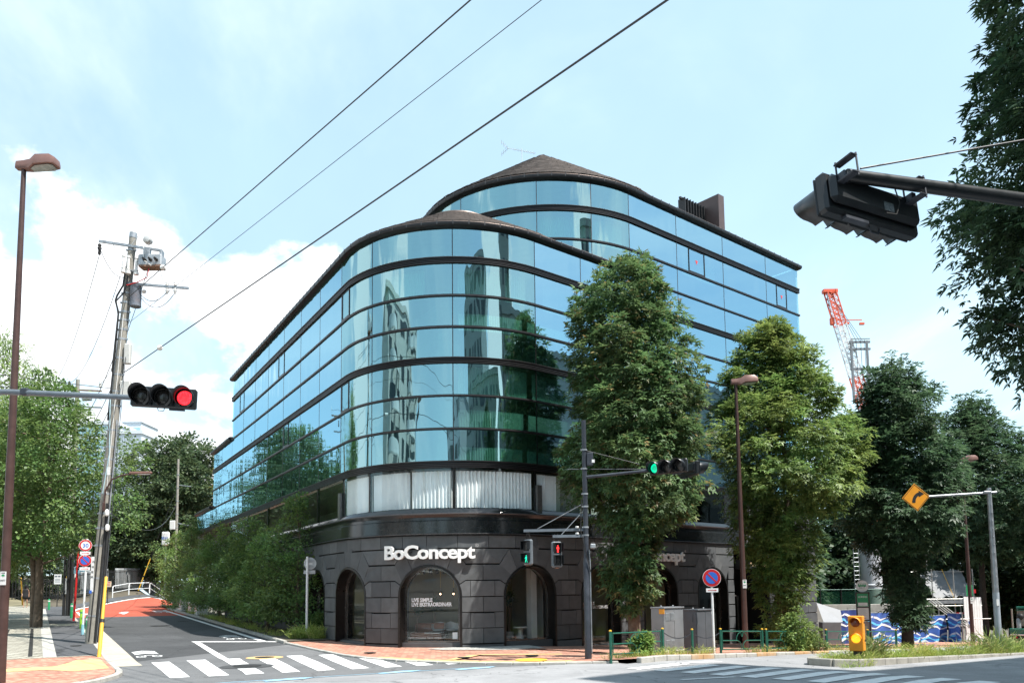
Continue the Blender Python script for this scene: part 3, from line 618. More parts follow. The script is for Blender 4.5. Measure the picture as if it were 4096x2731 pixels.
def thin(O, a, b_, z0, z1, off=0.0):
    k = MB(); slab(k, O, a, b_, z0, z1, off-0.1, off+0.05); o = bpart('transom', k, m_band)
    k = MB(); slab(k, O, a, b_, (z0+z1)/2-0.012, (z0+z1)/2+0.012, off+0.04, off+0.066); bpart('transom_lip', k, m_bandhi, 30, o)
ribs(O1, -29.15, 9.95, 15.33, 15.58); ribs(O1, -35.65, 9.95, 11.22, 11.46); ribs(O1, -42.25, 9.95, 7.03, 7.30)
thin(O1, -29.15, 9.95, 13.96, 14.06); thin(O1, -29.15, 9.95, 12.67, 12.77); thin(O1, -35.65, 9.95, 9.88, 9.97); thin(O1, -35.65, 9.95, 8.55, 8.64)
ribs(O2, -13, 19.0, 19.45, 19.70, -0.12); thin(O2, -13, 19.0, 18.08, 18.18, -0.12); thin(O2, O2.s0, 19.0, 16.80, 16.89, -0.12)
for z0, z1 in ((15.33, 15.58), (11.22, 11.46), (7.03, 7.30)): ribs(O2, 4.2, 19.0, z0, z1, -0.12)
for z0, z1 in ((13.96, 14.06), (12.67, 12.77), (9.88, 9.97), (8.55, 8.64)): thin(O2, 4.2, 19.0, z0, z1, -0.12)
for s_ in ML[1:-1]:
    k = MB(); dk = s_ in (0.1, 3.73, -3.57); slab(k, O1, s_-0.016, s_+0.016, 7.3, 16.8, -0.05, 0.006); bpart('mullion', k, m_bronze if dk else m_bandhi, None)
for s_ in MF[1:-1]:
    k = MB(); slab(k, O2, s_-0.016, s_+0.016, 16.89, 20.9, -0.17, -0.113); bpart('mullion', k, m_bandhi, None)
for s_ in (7.68, 11.55, 15.6):
    k = MB(); slab(k, O2, s_-0.016, s_+0.016, 7.3, 16.8, -0.17, -0.113); bpart('mullion', k, m_bandhi, None)
# opening sashes with thin frames, and the fire brigade's red triangles
m_tri = mat('red_triangle', (0.65, 0.05, 0.06), 0.6, var=0)
def sash(O, a, b_, z0, z1, off, tri=False):
    k = MB()
    for q in ((a, a+0.05, z0, z1), (b_-0.05, b_, z0, z1), (a+0.05, b_-0.05, z0, z0+0.07), (a+0.05, b_-0.05, z1-0.04, z1)): slab(k, O, q[0], q[1], q[2], q[3], off-0.02, off+0.022)
    o = bpart('opening_sash', k, m_band, None)
    if tri:
        c = (a+b_)/2; zc = (z0+z1)/2; k = MB(); v = [O.p(c-0.1, off+0.004, zc+0.1), O.p(c+0.1, off+0.004, zc+0.1), O.p(c, off+0.004, zc-0.12)]; n = O.pn(c)[1]
        k.ext(v, (n[0]*0.004, n[1]*0.004, 0)); bpart('red_triangle', k, m_tri, None, o)
sash(O2, 8.62, 9.93, 18.2, 19.43, -0.12, True); sash(O2, 16.62, 17.68, 18.2, 19.43, -0.12, True)
for s_ in (-6.3, -15.8, -25.6): sash(O1, s_-1.25 if s_ < -7 else s_+0.03, s_-0.05 if s_ < -7 else s_+0.95, 14.08, 15.31, 0.0)
for s_ in (-6.3, -15.8): sash(O1, s_+0.03, s_+0.95, 9.99, 11.2, 0.0)

# inside of the offices: slabs, back walls, blinds
k = MB()
for O, a, b_, zs in ((O1, -29, 9.8, (7.16, 11.34, 15.45)), (O2, -9, 18.8, (16.85, 19.57)), (O2, 4.6, 18.8, (7.16, 11.34, 15.45)), (O1, -35.4, -29, (7.16, 11.34)), (O1, -42, -35.4, (7.16,))):
    for z in zs: slab(k, O, a, b_, z-0.1, z+0.1, -4.2, -0.14 if O is O1 else -0.26, 0.6)
bpart('floor_slab', k, m_slab, None)
k = MB(); slab(k, O1, -42, 9.8, 5.2, 16.9, -4.5, -4.2, 0.6); slab(k, O2, -9, 18.8, 5.2, 21, -4.6, -4.3, 0.6); bpart('inner_wall', k, m_int, None)
def blind(O, a, b_, z0, z1, off, m=m_blind, pitch=0.115, amp=0.03, name='blind', wav=False):
    k = MB(); n = int((b_-a)/pitch)*2; vs = []
    for i in range(n+1):
        t = a+(b_-a)*i/n; o = off+amp*(1 if i % 2 else -1)*(1 if not wav else 0.6+0.6*rnd.random()); vs += [O.p(t, o, z0+(rnd.uniform(-0.01, 0.01) if wav else 0)), O.p(t+(rnd.uniform(-0.015, 0.015) if wav else 0), o*1.0, z1)]
    k.add(vs, [(2*i, 2*i+2, 2*i+3, 2*i+1) for i in range(n)]); return bpart(name, k, m, None if not wav else 75)
for a, b_ in ((0.3, 2.3), (2.5, 3.6), (-3.3, -1.2), (4.6, 6.2)): blind(O1, a, b_, 14.08, 15.3, -0.45)
for a, b_ in ((0.3, 3.6), (3.9, 6.3)): blind(O1, a, b_, 12.8, 13.5, -0.7); blind(O1, a, b_, 8.7, 9.5, -0.7); blind(O1, a, b_, 7.35, 8.0, -0.8)
for a, b_ in ((0.3, 2.3), (2.5, 3.6), (3.9, 6.3), (6.6, 9.7)): blind(O1, a, b_, 10.0, 11.2, -0.45)
for a, b_ in ((-0.5, 1.9), (2.1, 4.1), (8.7, 11.4)): blind(O2, a, b_, 18.2, 19.4, -0.55)
for a, b_ in ((7.9, 11.4), (11.7, 15.3)): blind(O2, a, b_, 10.0, 11.2, -0.55)

# first floor: clear glass and white curtains above the cornice
M2 = [-29, -24, -19, -14, -9.6, -5.95, -3.68, 0.1, 3.62, 6.75, 10.2, 13.5, 16.4]
for a, b_ in zip(M2, M2[1:]):
    k = MB(); slab(k, O1, a+0.03, b_-0.03, 5.44, 7.02, -0.012, 0.0, 0.12); bpart('window_pane', k, m_clear, 25)
for s_ in M2:
    k = MB(); slab(k, O1, s_-0.03, s_+0.03, 5.42, 7.03, -0.1, 0.012); bpart('mullion', k, m_bronze, None)
for a, b_ in ((-5.9, -3.74), (-3.62, -1.76), (-1.68, 0.04), (0.16, 3.55), (3.70, 4.9)):
    blind(O1, a, b_, 5.47, 6.93, -0.16, m_curt, 0.15, 0.06, 'curtain', True)
    k = MB(); slab(k, O1, a, b_, 6.95, 6.98, -0.22, -0.1); bpart('curtain_rail', k, m_bandhi, None)
blind(O1, 5.3, 6.7, 5.47, 6.98, -0.4, mat('grey_blind', (0.30, 0.32, 0.29), 0.8, var=0.1), 0.14, 0.03); blind(O1, 7.0, 9.9, 5.47, 6.98, -0.4, m_blind, 0.14, 0.03)
k = MB(); slab(k, O1, 4.95, 5.25, 5.45, 7.0, -0.5, -0.3); bpart('inner_column', k, m_blind, None)
for s_ in (-6.2, 3.66, 10.2):
    k = MB(); slab(k, O1, s_-0.12+0.05, s_+0.12+0.05, 5.2, 6.45, 0.02, 0.14, 0.05); k2 = bpart('pilaster', k, m_steel, 30)
k = MB(); slab(k, O1, 16.45, 18.2, 4.3, 7.03, -0.4, 0.0); bpart('end_panel', k, m_polish, None)
k = MB(); slab(k, O1, -29, -6.0, 7.0, 7.04, -0.2, 0.05); bpart('soffit', k, m_polish, None)
# cornice and polished frieze
k = MB(); sweep(k, O1, [(-0.4, 4.36), (0.36, 4.36), (0.40, 4.39), (0.40, 4.43), (0.30, 4.46), (0.29, 4.92), (0.25, 4.95), (0.245, 5.06), (0.33, 5.16), (0.34, 5.235), (0.16, 5.26), (0.12, 5.33), (0.05, 5.42), (-0.4, 5.42)], -29.2, 16.65)
frz = bpart('frieze', k, m_polish, 25)
for s_ in np.arange(-28, 16, 1.95):
    k = MB(); slab(k, O1, s_-0.006, s_+0.006, 4.47, 4.91, 0.28, 0.2935); bpart('joint', k, m_joint, None, frz)
k = MB(); sweep(k, O1, [(0.395, 4.395), (0.412, 4.41), (0.395, 4.425)], -29.2, 16.65); bpart('frieze_lip', k, m_bandhi, 25, frz)
k = MB(); sweep(k, O1, [(0.335, 5.17), (0.352, 5.20), (0.34, 5.238), (0.32, 5.2)], -29.2, 16.65); bpart('frieze_lip', k, m_bandhi, 25, frz)

# ---- ground floor: rusticated blocks round arched openings
ARCH = [-8.65, -4.75, -0.81, 3.17, 7.0, 10.93, 14.85]; AR = 1.18; ZS = 2.02
COURSE = [0.19, 0.77, 1.38, 1.98, 2.62, 3.24]
OF, OB = 0.30, 0.17
back = MB()
def ex(z, d=1.0): return AR if z <= ZS else math.sqrt(max(0, AR*AR-(z-ZS)**2))
blocks = []
def stone(poly, m=None):
    """block from a polygon of (s, z): face proud, joints sunk; also adds the recessed backing"""
    c = (sum(p[0] for p in poly)/len(poly), sum(p[1] for p in poly)/len(poly))
    fr, mid = [], []
    for s_, z in poly:
        ds, dz = s_-c[0], z-c[1]
        w_ = max(abs(p[0]-c[0]) for p in poly); h_ = max(abs(p[1]-c[1]) for p in poly)
        fr.append((c[0]+ds*(1-0.010/w_), c[1]+dz*(1-0.034/h_))); mid.append((c[0]+ds*(1-0.007/w_), c[1]+dz*(1-0.026/h_)))
    n = len(poly); k = MB(); of = OF+rnd.uniform(-0.003, 0.003)
    vs = [O1.p(a, of, z) for a, z in fr] + [O1.p(a, of-0.014, z) for a, z in mid] + [O1.p(a, OB-0.02, z) for a, z in mid]
    fs = [tuple(range(n))] + [(i, n+i, n+(i+1) % n, (i+1) % n) for i in range(n)] + [(n+i, 2*n+i, 2*n+(i+1) % n, n+(i+1) % n) for i in range(n)]
    k.add(vs, [q[::-1] for q in fs]); k.obj('stone_block', m or (m_stone2 if rnd.random() < 0.4 else m_stone), bld, None, world=True)
    back.add([O1.p(a, OB, z) for a, z in poly], [tuple(range(n))])
def rect(a, b_, z0, z1): stone([(a, z0), (b_, z0), (b_, z1), (a, z1)])
def edge_pts(arch, side, z0, z1):
    zs = [z0] + [z for z in np.linspace(ZS, z1, 5)[0:-1] if z > z0+0.03] + [z1]
    return [(arch+side*(ex(z)+0.03), z) for z in zs]
DIP = {2.62: (0.32, 0.16), 3.24: (0.62, 0.42)}
def top_edge(arch, side, z):
    """(corner away from the arch, point on the arch) for the course line that dips towards the arch"""
    if z not in DIP: return None
    run, drop = DIP[z]; za = z-drop; return (arch+side*(ex(za)+0.03+run*0.7), z), (arch+side*(ex(za)+0.03), za)
def piers(aL, aR_, low=0.19):
    cs = [low] + [c for c in COURSE if c > low+0.1]
    if low < 0: cs = [low-0.6, low] + [c for c in COURSE]
    L0, R0 = aL+AR+0.03, aR_-AR-0.03
    for ci in range(len(cs)-1):
        z0, z1 = cs[ci], cs[ci+1]
        def side(arch, sd):
            t1, t0 = top_edge(arch, sd, z1), top_edge(arch, sd, z0)
            lo = t0[1][1] if t0 else z0; hi = t1[1][1] if t1 else z1
            pts = edge_pts(arch, sd, lo, hi)
            pre = [t0[0]] if t0 else []; post = [t1[0]] if t1 else []
            return pre + pts + post
        Lp = side(aL, 1); Rp = side(aR_, -1); wd_ = R0-L0
        joints = [L0+wd_*0.5] if ci % 2 == 0 else [L0+wd_*0.2, L0+wd_*0.78]
        if z1 > 3.0: joints = [L0+wd_*0.5]
        prev = Lp
        for j in joints:
            stone([(j, z0), (j, z1)] + prev[::-1] if False else prev + [(j, z1), (j, z0)]); prev = [(j, z0), (j, z1)]
        stone([(prev[0][0], z0), (prev[1][0], z1)] + Rp[::-1])
    # voussoirs' shoulder between arches, z 3.24-3.85
    sL, sR = aL+1.35, aR_-1.35
    stone([(aL+AR*0.42+0.36, 3.85), (sL-0.02, 3.24)] + [(sR+0.02, 3.24), (aR_-AR*0.42-0.36, 3.85)] if False else [(sL-0.0, 3.24), (sR+0.0, 3.24), (aR_-0.98, 3.85), ((sL+sR)/2, 3.85), (aL+0.98, 3.85)])
def voussoirs(a):
    angs = [(-62, -33), (-33, -10), (-10, 10), (10, 33), (33, 62)]
    for lo, hi in angs:
        n = 5; inn = [(a+(AR+0.03)*math.sin(R_(t)), ZS+(AR+0.03)*math.cos(R_(t))) for t in np.linspace(lo, hi, n)]
        def top(t):
            if abs(t) >= 62: return None
            return (a+math.tan(R_(t))*(3.85-ZS)*(0.82 if abs(t) > 30 else 0.78), 3.85)
        if abs(lo) == 62: pts = inn + [top(hi), (a-0.98, 3.85), (a-1.35, 3.24)]
        elif abs(hi) == 62: pts = inn + [(a+1.35, 3.24), (a+0.98, 3.85), top(lo)]
        elif lo == -10: pts = inn + [(a+0.34, 4.0), (a-0.34, 4.0)]
        else: pts = inn + [top(hi), top(lo)]
        stone(pts[::-1])
for a, b_ in zip(ARCH, ARCH[1:]):
    piers(a, b_, 0.19 if b_ < 5 else (-0.42 if b_ > 10 else 0.19))
    # plinth
    zt = 0.19 if b_ <= 10 else -1.02
    stone([(a+AR+0.03, -0.5 if b_ < 10 else -1.6), (b_-AR-0.03, -0.5 if b_ < 10 else -1.6), (b_-AR-0.03, zt), (a+AR+0.03, zt)])
for a in ARCH: voussoirs(a)
s_ = -10.8
while s_ < 16.6:
    e = min(s_+rnd.choice((0.95, 1.05, 1.15)), 16.6); rect(s_, e, 3.85, 4.38); s_ = e
for ci, (z0, z1) in enumerate(zip([-0.5]+COURSE+[3.85], COURSE+[3.85, 4.38])):        # plain wall running back along the side street
    s_ = -29.0
    while s_ < -9.95: e = min(s_+1.9+0.5*(ci % 2), -9.9); rect(s_, e, z0, z1); s_ = e
    if z0 >= 2.0: pass
rect(14.85+AR+0.03, 16.6, -1.6, 0.19)
for z0, z1 in zip(COURSE, COURSE[1:]+[3.85]): stone(([(14.85+AR+0.03, z0), (16.6, z0), (16.6, z1), (14.85+max(ex(z0), 0.9)+0.03 if z0 > 2 else 14.85+AR+0.03, z1)]) if z0 < 2 else [(14.85+ex(z0)+0.25, z0), (16.6, z0), (16.6, z1), (14.85+ex(z0)+0.25, z1)])
# corner pier at the far right, with its own courses
cz_ = [-1.6, -1.0, -0.42, 0.19, 0.77, 1.38, 1.98, 2.62, 3.24, 3.85, 4.38]
for i, (z0, z1) in enumerate(zip(cz_, cz_[1:])):
    js = [19.7, 20.8, 21.9, 23.0, 24.42] if i % 2 else [19.7, 20.4, 21.4, 22.4, 23.5, 24.42]
    for a, b_ in zip(js, js[1:]): rect(a, b_, z0, z1)
back.obj('joint_backing', m_joint, bld, None, world=True)['kind'] = 'stuff'
k = MB(); slab(k, O1, 19.6, 24.5, 4.38, 4.5, 0.1, 0.42); bpart('pier_cornice', k, m_stone, None)
for q in ((19.72, 24.4, -1.7, 4.38, -4.0, 0.22), (16.6, 19.7, -1.7, 7.0, -2.2, -1.9), (-29, -9.9, -0.6, 5.3, -1.0, 0.2)):
    k = MB(); slab(k, O1, *q, 3); bpart('rear_wall', k, m_joint, None)
# tall pale arch over the entrance
m_pale = mat('pale_stone', (0.30, 0.29, 0.275), 0.8, var=0.1, vs=2, stain=0.2, ss=1.0)
k = MB(); ca, ra, za = 20.9, 2.3, 4.6
for i in range(16):
    t0, t1 = math.pi*i/16, math.pi*(i+1)/16
    p = [(ca-ra*math.cos(t0), za+ra*math.sin(t0)), (ca-ra*math.cos(t1), za+ra*math.sin(t1)), (ca-ra*math.cos(t1)*1.0, 7.02), (ca-ra*math.cos(t0)*1.0, 7.02)]
    k.add([O1.p(s_, 0.02, z) for s_, z in p], [(0, 1, 2, 3)]); k.add([O1.p(p[0][0], 0.02, p[0][1]), O1.p(p[1][0], 0.02, p[1][1]), O1.p(p[1][0], -1.6, p[1][1]), O1.p(p[0][0], -1.6, p[0][1])], [(0, 1, 2, 3)])
slab(k, O1, 23.2, 24.45, 4.5, 7.02, -1.6, 0.02, 2); slab(k, O1, 18.2, 18.6, 4.5, 7.02, -1.6, 0.02, 2)
bpart('entrance_arch', k, m_stone2, 30)
k = MB(); slab(k, O1, 18.6, 23.2, 4.5, 7.0, -1.75, -1.6, 3); bpart('arch_back', k, m_pale, None)
# glazed entrance doors in the dark recess
for s_ in (17.1, 18.3):
    k = MB(); slab(k, O1, s_, s_+1.1, -0.75, 1.75, -1.5, -1.46, 3); d = bpart('glass_door', k, m_shopgl, None)
    k = MB()
    for q in ((s_-0.04, s_+0.02, -0.75, 1.8), (s_+1.08, s_+1.14, -0.75, 1.8), (s_+0.02, s_+1.08, 1.75, 1.82)): slab(k, O1, q[0], q[1], q[2], q[3], -1.53, -1.43, 3)
    bpart('door_frame', k, m_steel, None, d); k = MB().tube([O1.p(s_+0.95, -1.38, 0.1), O1.p(s_+0.95, -1.38, 1.0)], 0.025); bpart('handle', k, m_steel, 30, d)
k = MB(); slab(k, O1, 16.7, 19.6, 3.15, 3.6, 0.3, 0.75, 2); hb = bpart('hanging_sign_box', k, mat('black_sign_box', (0.012, 0.012, 0.012), 0.3, var=0), None)
v, f_ = textmesh('BoConcept', 0.28, 0.004, 0.006); k = MB(); k.add([O1.p(17.35+p[0], 0.756+p[2], 3.3+p[1]) for p in v], f_); bpart('sign_lettering', k, mat('warm_lettering', (0.72, 0.52, 0.30), 0.4, var=0), None, hb)

# arched shop windows
m_chrome = mat('satin_frame', (0.16, 0.155, 0.15), 0.25, 0.8, var=0.1)
def arch_line(a, r, z0, zs, n=18): return [(a-r, z0)] + [(a-r*math.cos(t), zs+r*math.sin(t)) for t in np.linspace(0, math.pi, n)] + [(a+r, z0)]
def ring_sweep(mb, a, r_out, r_in, z0, o0, o1):
    A_, B_ = arch_line(a, r_out, z0, ZS), arch_line(a, r_in, z0, ZS); n = len(A_)
    vs = [O1.p(s_, o1, z) for s_, z in A_] + [O1.p(s_, o1, z) for s_, z in B_] + [O1.p(s_, o0, z) for s_, z in A_] + [O1.p(s_, o0, z) for s_, z in B_]
    fs = []
    for i in range(n-1): fs += [(i, n+i, n+i+1, i+1), (n+i, 3*n+i, 3*n+i+1, n+i+1), (i, i+1, 2*n+i+1, 2*n+i)]
    mb.add(vs, fs); return mb
wins = []
for i, a in enumerate(ARCH):
    zb = 0.30 if a < 5 else (-0.05 if a < 9 else -0.5)
    k = MB(); ring_sweep(k, a, AR+0.03, AR-0.05, zb-0.8, -0.42, 0.315); fr = bpart('arch_reveal', k, m_bronze, 35)
    k = MB(); ring_sweep(k, a, AR-0.05, AR-0.11, zb, -0.2, -0.08); slab(k, O1, a-AR+0.05, a+AR-0.05, zb-0.07, zb, -0.22, -0.02); bpart('window_frame', k, m_chrome, 35, fr)
    k = MB(); slab(k, O1, a-AR+0.04, a+AR-0.04, zb-0.8, zb-0.07, -0.3, 0.12); bpart('window_base', k, m_stone, None, fr)
    if i == 4:   # shop doorway
        pass
    L_ = arch_line(a, AR-0.10, zb, ZS, 22); k = MB(); cs = (a, zb+0.9)
    n = len(L_); k.v = [O1.p(s_, -0.14, z) for s_, z in L_]; half = [(n-1-j, n-2-j, j+1, j) for j in range(n//2-1)]
    k.f = half; wins.append(bpart('shop_window', k, m_shopgl, 30))
# writing on the panes
m_vinyl = mat('white_vinyl', (0.88, 0.9, 0.9), 0.6, var=0)
m_vinylg = mat('grey_vinyl', (0.42, 0.43, 0.43), 0.6, var=0)
def pane_text(win, txt, s0, z0, size, m, bold=0.0, sx=1.0, off=-0.128):
    v, f_ = textmesh(txt, size, 0.0015, bold); k = MB(); k.add([O1.p(s0+p[0]*sx, off+p[2], z0+p[1]) for p in v], f_); bpart('window_lettering', k, m, None, win)
pane_text(wins[2], 'LIVE SIMPLE', -1.66, 1.81, 0.20, m_vinyl, 0.008, 0.86); pane_text(wins[2], 'LIVE EKSTRAORDINÆR', -1.66, 1.635, 0.20, m_vinyl, 0.008, 0.80)
pane_text(wins[2], 'LONDON  STOCKHOLM  TOKYO  COPENHAGEN  PARIS', -1.86, 0.38, 0.085, m_vinylg, 0.001, 0.86)
pane_text(wins[3], 'NEW YORK  PARIS  TOKYO', 2.18, 0.38, 0.085, m_vinylg, 0.001, 0.9)
pane_text(wins[4], 'LIVE SIMPLE', 6.15, 1.55, 0.185, m_vinylg, 0.003, 0.9); pane_text(wins[4], 'LIVE EKSTRAORDINÆR', 6.15, 1.39, 0.185, m_vinylg, 0.003, 0.88)
k = MB(); slab(k, O1, 0.02, 0.22, 0.36, 0.62, -0.137, -0.13); bpart('paper_notice', k, m_vinyl, None, wins[2])
# showroom inside
m_olive = mat('showroom_wall', (0.36, 0.32, 0.21), 0.9, var=0.08, vs=1); m_oak = mat('showroom_floor', (0.32, 0.26, 0.19), 0.5, var=0.2, vs=3)
k = MB(); slab(k, O1, -10.4, 16.2, -1.6, 4.3, -3.5, -3.3, 0.5); bpart('showroom_wall', k, m_olive, None)
k = MB(); slab(k, O1, -10.4, 5.0, 0.1, 0.2, -3.4, -0.2, 0.4); slab(k, O1, 5.0, 16.2, -0.5, -0.4, -3.4, -0.2, 3); slab(k, O1, -10.4, 16.2, 3.9, 4.0, -3.4, 0.1, 0.4); bpart('showroom_floor', k, m_oak, None)
for s_, m in ((1.35, m_olive), (-2.9, m_olive), (-10.2, m_olive), (-6.7, m_olive), (5.1, mat('showroom_white', (0.5, 0.51, 0.5), 0.9, var=0.05)), (9.0, m_olive)):
    k = MB(); slab(k, O1, s_-0.06, s_+0.06, -0.4, 3.9, -3.3, -1.3, 1); bpart('partition', k, m, None)
k = MB(); slab(k, O1, 3.9, 4.2, 0.2, 3.9, -1.0, -0.7, 0.1); bpart('inner_column', k, mat('white_column', (0.6, 0.6, 0.58), 0.8, var=0.05), None)

# ---- big wall letters
def wall_letters(label, s0, s1, zbase, cap):
    v, f_ = textmesh('BoConcept', 1.0, 0.055, 0.028, space=0.93); xs = [p[0] for p in v]; sc = (s1-s0)/(max(xs)-min(xs)); x0 = min(xs)
    c, _n = O1.pn((s0+s1)/2); root = thing('wall_lettering', label, 'sign', (c[0], c[1], zbase), 0, 'white raised letters over the arcade')
    hs = cap/0.73
    for iv, if_ in islands(v, f_):
        k = MB(); k.add([O1.p(s0+(p[0]-x0)*sc, 0.44+p[2], zbase+p[1]*hs) for p in iv], if_); k.obj('letter', mat('white_sign_face', (0.80, 0.80, 0.78), 0.45, var=0.03), root, 30, world=True)
        k = MB(); k.add([O1.p(s0+(p[0]-x0)*sc*1.0, 0.385+p[2]*0.55, zbase+p[1]*hs) for p in iv], if_); k.obj('letter_rim', mat('sign_rim', (0.10, 0.10, 0.105), 0.4, 0.3, var=0), root, 30, world=True)
    k = MB()
    for i in range(5):
        t = s0+(s1-s0)*(0.1+0.2*i); k.tube([O1.p(t, 0.28, zbase+0.25), O1.p(t, 0.40, zbase+0.25)], 0.02, 6)
    k.obj('stand_off', m_iron, root, None, world=True)
    v, f_ = textmesh('R', 0.085, 0.004, 0.0, 'CENTER'); k = MB(); k.add([O1.p(s1+0.06+p[0], 0.46+p[2], zbase+0.45+p[1]) for p in v], f_)
    rg = [(0.062*math.cos(t), 0.062*math.sin(t)) for t in np.linspace(0, 2*math.pi, 17)[:-1]]; rv = [O1.p(s1+0.06+x*f, 0.464, zbase+0.48+y*f) for f in (1, 0.84) for x, y in rg]
    k.add(rv, [(i, (i+1) % 16, 16+(i+1) % 16, 16+i) for i in range(16)]); k.obj('registered_mark', mat('grey_mark', (0.45, 0.45, 0.45), 0.5, var=0), root, None, world=True)
wall_letters('large white raised lettering over the centre arch of the rounded corner', -2.5, 0.88, 3.47, 0.53)
wall_letters('large white raised lettering half hidden behind the street tree', 8.75, 12.5, 3.47, 0.53)

# ---- roofs
def eave(O, a, b_, z, off):
    k = MB(); sweep(k, O, [(off-0.3, z-0.07), (off+0.10, z-0.07), (off+0.20, z-0.03), (off+0.23, z+0.04), (off+0.23, z+0.12), (off-0.3, z+0.14)], a, b_); o = bpart('gutter', k, m_band, 30)
    k = MB(); sweep(k, O, [(off-0.3, z+0.14), (off+0.215, z+0.12), (off+0.20, z+0.15), (off+0.10, z+0.20), (off-0.3, z+0.21)], a, b_); bpart('fascia', k, m_fascia, 30, o)
    k = MB()
    for t in np.arange(a+0.3, b_, 0.62): slab(k, O, t-0.018, t+0.018, z+0.0, z+0.165, off+0.225, off+0.24)
    bpart('gutter_clip', k, m_bandhi, None, o)['kind'] = 'stuff'
eave(O1, -29.3, 9.95, 16.88, 0.0); eave(O2, -13.2, 19.15, 21.0, -0.12)
eave(O1, -35.8, -29.35, 12.75, 0.0); eave(O1, -42.4, -35.85, 8.63, 0.0)
k = MB()
for O, a, b_, z, d in ((O1, -29.2, 9.9, 16.98, -5.4), (O2, -13, 19.0, 21.1, -6.4), (O1, -35.7, -29.2, 12.85, -8.0), (O1, -42.3, -35.7, 8.75, -8.0)): slab(k, O, a, b_, z-0.05, z+0.02, d, 0.05, 0.5)
bpart('roof_deck', k, m_shing, None)
def cone(O, r0, z0, r1, z1, a0, a1):
    k = MB(); cx, cy = O.C; k.lathe([(r0, z0), (r1, z1)], 72, (cx, cy, 0), None, False, a0, a1); bpart('roof_cone', k, m_shing, 30)
    k = MB(); rows = int(math.hypot(r0-r1, z1-z0)/0.24); sl = (z1-z0)/(r0-r1)
    for i in range(rows):
        ra = r0-(r0-r1)*i/rows; rb = r0-(r0-r1)*(i+1.08)/rows; za, zb = z0+(r0-ra)*sl, z0+(r0-rb)*sl; n = max(5, int(ra*(a1-a0)/0.38)); off = 0.5*(i % 2)
        for j in range(n):
            t0 = a0+(a1-a0)*(j+off+0.02)/n; t1 = a0+(a1-a0)*(j+off+0.98)/n; up = 0.035+rnd.uniform(-0.012, 0.02); d2 = rnd.uniform(0, 0.02)
            q = [(ra+d2, t0, za+up), (ra+d2, t1, za+up), (rb, t1, zb+0.008), (rb, t0, zb+0.008), (ra+d2, t0, za), (ra+d2, t1, za)]
            k.add([(cx+r*math.cos(t), cy+r*math.sin(t), z) for r, t, z in q], [(0, 1, 2, 3), (4, 5, 1, 0)])
    o = bpart('roof_shingles', k, m_shing, None); o['kind'] = 'stuff'
cone(O2, 6.55, 21.22, 0.05, 25.75, 0, 2*math.pi)
cone(O1, 5.55, 17.1, 1.5, 19.45, R_(150), R_(400))
k = MB().lathe([(1.6, 19.3), (1.55, 19.5), (0.05, 19.6)], 40, (*O1.C, 0)); bpart('roof_cap', k, m_fascia, 30)
k = MB(); sweep(k, O1, [(-0.1, 17.1), (-0.1, 17.16), (-1.2, 17.75), (-1.2, 17.6)], 3.3, 9.9); bpart('roof_strip', k, m_shing, None)
k = MB().box((0, 0, 0), (2.4, 0.9, 1.9), 0)
k = MB()
xr = Vector((DR.x, DR.y, 0)); o_ = Vector((10.0, 44.6, 0))
for i in range(9): k.box((*(o_+xr*(0.2+0.26*i)).xy, 23.6), (0.05, 0.5, 2.6), math.atan2(DR.y, DR.x))
k.bar(o_+Vector((0, 0, 24.9)), o_+xr*2.5+Vector((0, 0, 24.9)), 0.12, 0.12); k.bar(o_+Vector((0, 0, 23.4)), o_+xr*2.5+Vector((0, 0, 23.4)), 0.12, 0.12)
scr = bpart('rooftop_louvre', k, mat('dark_louvre', (0.03, 0.028, 0.028), 0.5, 0.3), None)
k = MB(); k.box((*(o_+xr*2.6+Vector((0.12, -0.3, 0))).xy, 23.6), (0.55, 1.6, 3.6), math.atan2(DR.y, DR.x)); bpart('rooftop_panel', k, mat('brown_panel', (0.09, 0.06, 0.055), 0.5, 0.2, var=0.1), None, scr)
# right-hand end wall and the back of the block
m_end = mat('end_wall_panel', (0.42, 0.44, 0.45), 0.6, var=0.05)
for O, t_, o0, o1, zc, hh_ in ((O2, 19.0, -0.2, -14, 14.0, 13.9), (O1, -29.2, -0.1, -9, 12, 9.8), (O1, -35.7, -0.1, -9, 10, 5.6), (O1, -42.3, -0.1, -9, 6.9, 3.6)):
    e0, e1 = O.p(t_, o0, zc), O.p(t_, o1, zc); k = MB(); k.bar(e0, e1, 0.2, hh_, (0, 0, 1)); bpart('end_wall', k, m_end, None)
ba = ab(24.5, 40); k = MB(); k.box((0.5, 50, 8), (12, 8, 16), math.atan2(DR.y, DR.x)); bpart('rear_block', k, m_int, None)
# aerial and rod on the roof
an = thing('tv_aerial', 'thin white rooftop aerial beside the pointed cone roof', 'aerial', (0.75, 40.4, 23.7)); an.scale = (0.78, 0.78, 0.78); m_al = mat('aluminium', (0.6, 0.6, 0.6), 0.35, 0.8, var=0)
k = MB().tube([(0, 0, 0), (0, 0, 2.4)], 0.025, 6); k.obj('mast', m_al, an)
k = MB().tube([(-1.0, 0, 2.45), (0.9, 0, 2.05)], 0.015, 5)
for i in range(16): x = -0.6+1.5*i/15; k.tube([(x, -0.16, 2.36-(x+0.6)*0.21), (x, 0.16, 2.36-(x+0.6)*0.21)], 0.008, 4)
k.obj('boom', m_al, an)
k = MB()
for q in (-1, 1):
    for i in range(4): k.tube([(-1.0-0.12*i*1, -0.3, 2.45+q*0.14*i), (-1.0-0.12*i, 0.3, 2.45+q*0.14*i)], 0.01, 4)
    k.tube([(-0.9, 0, 2.42), (-1.4, 0, 2.45+q*0.46)], 0.012, 4)
k.obj('reflector', m_al, an)
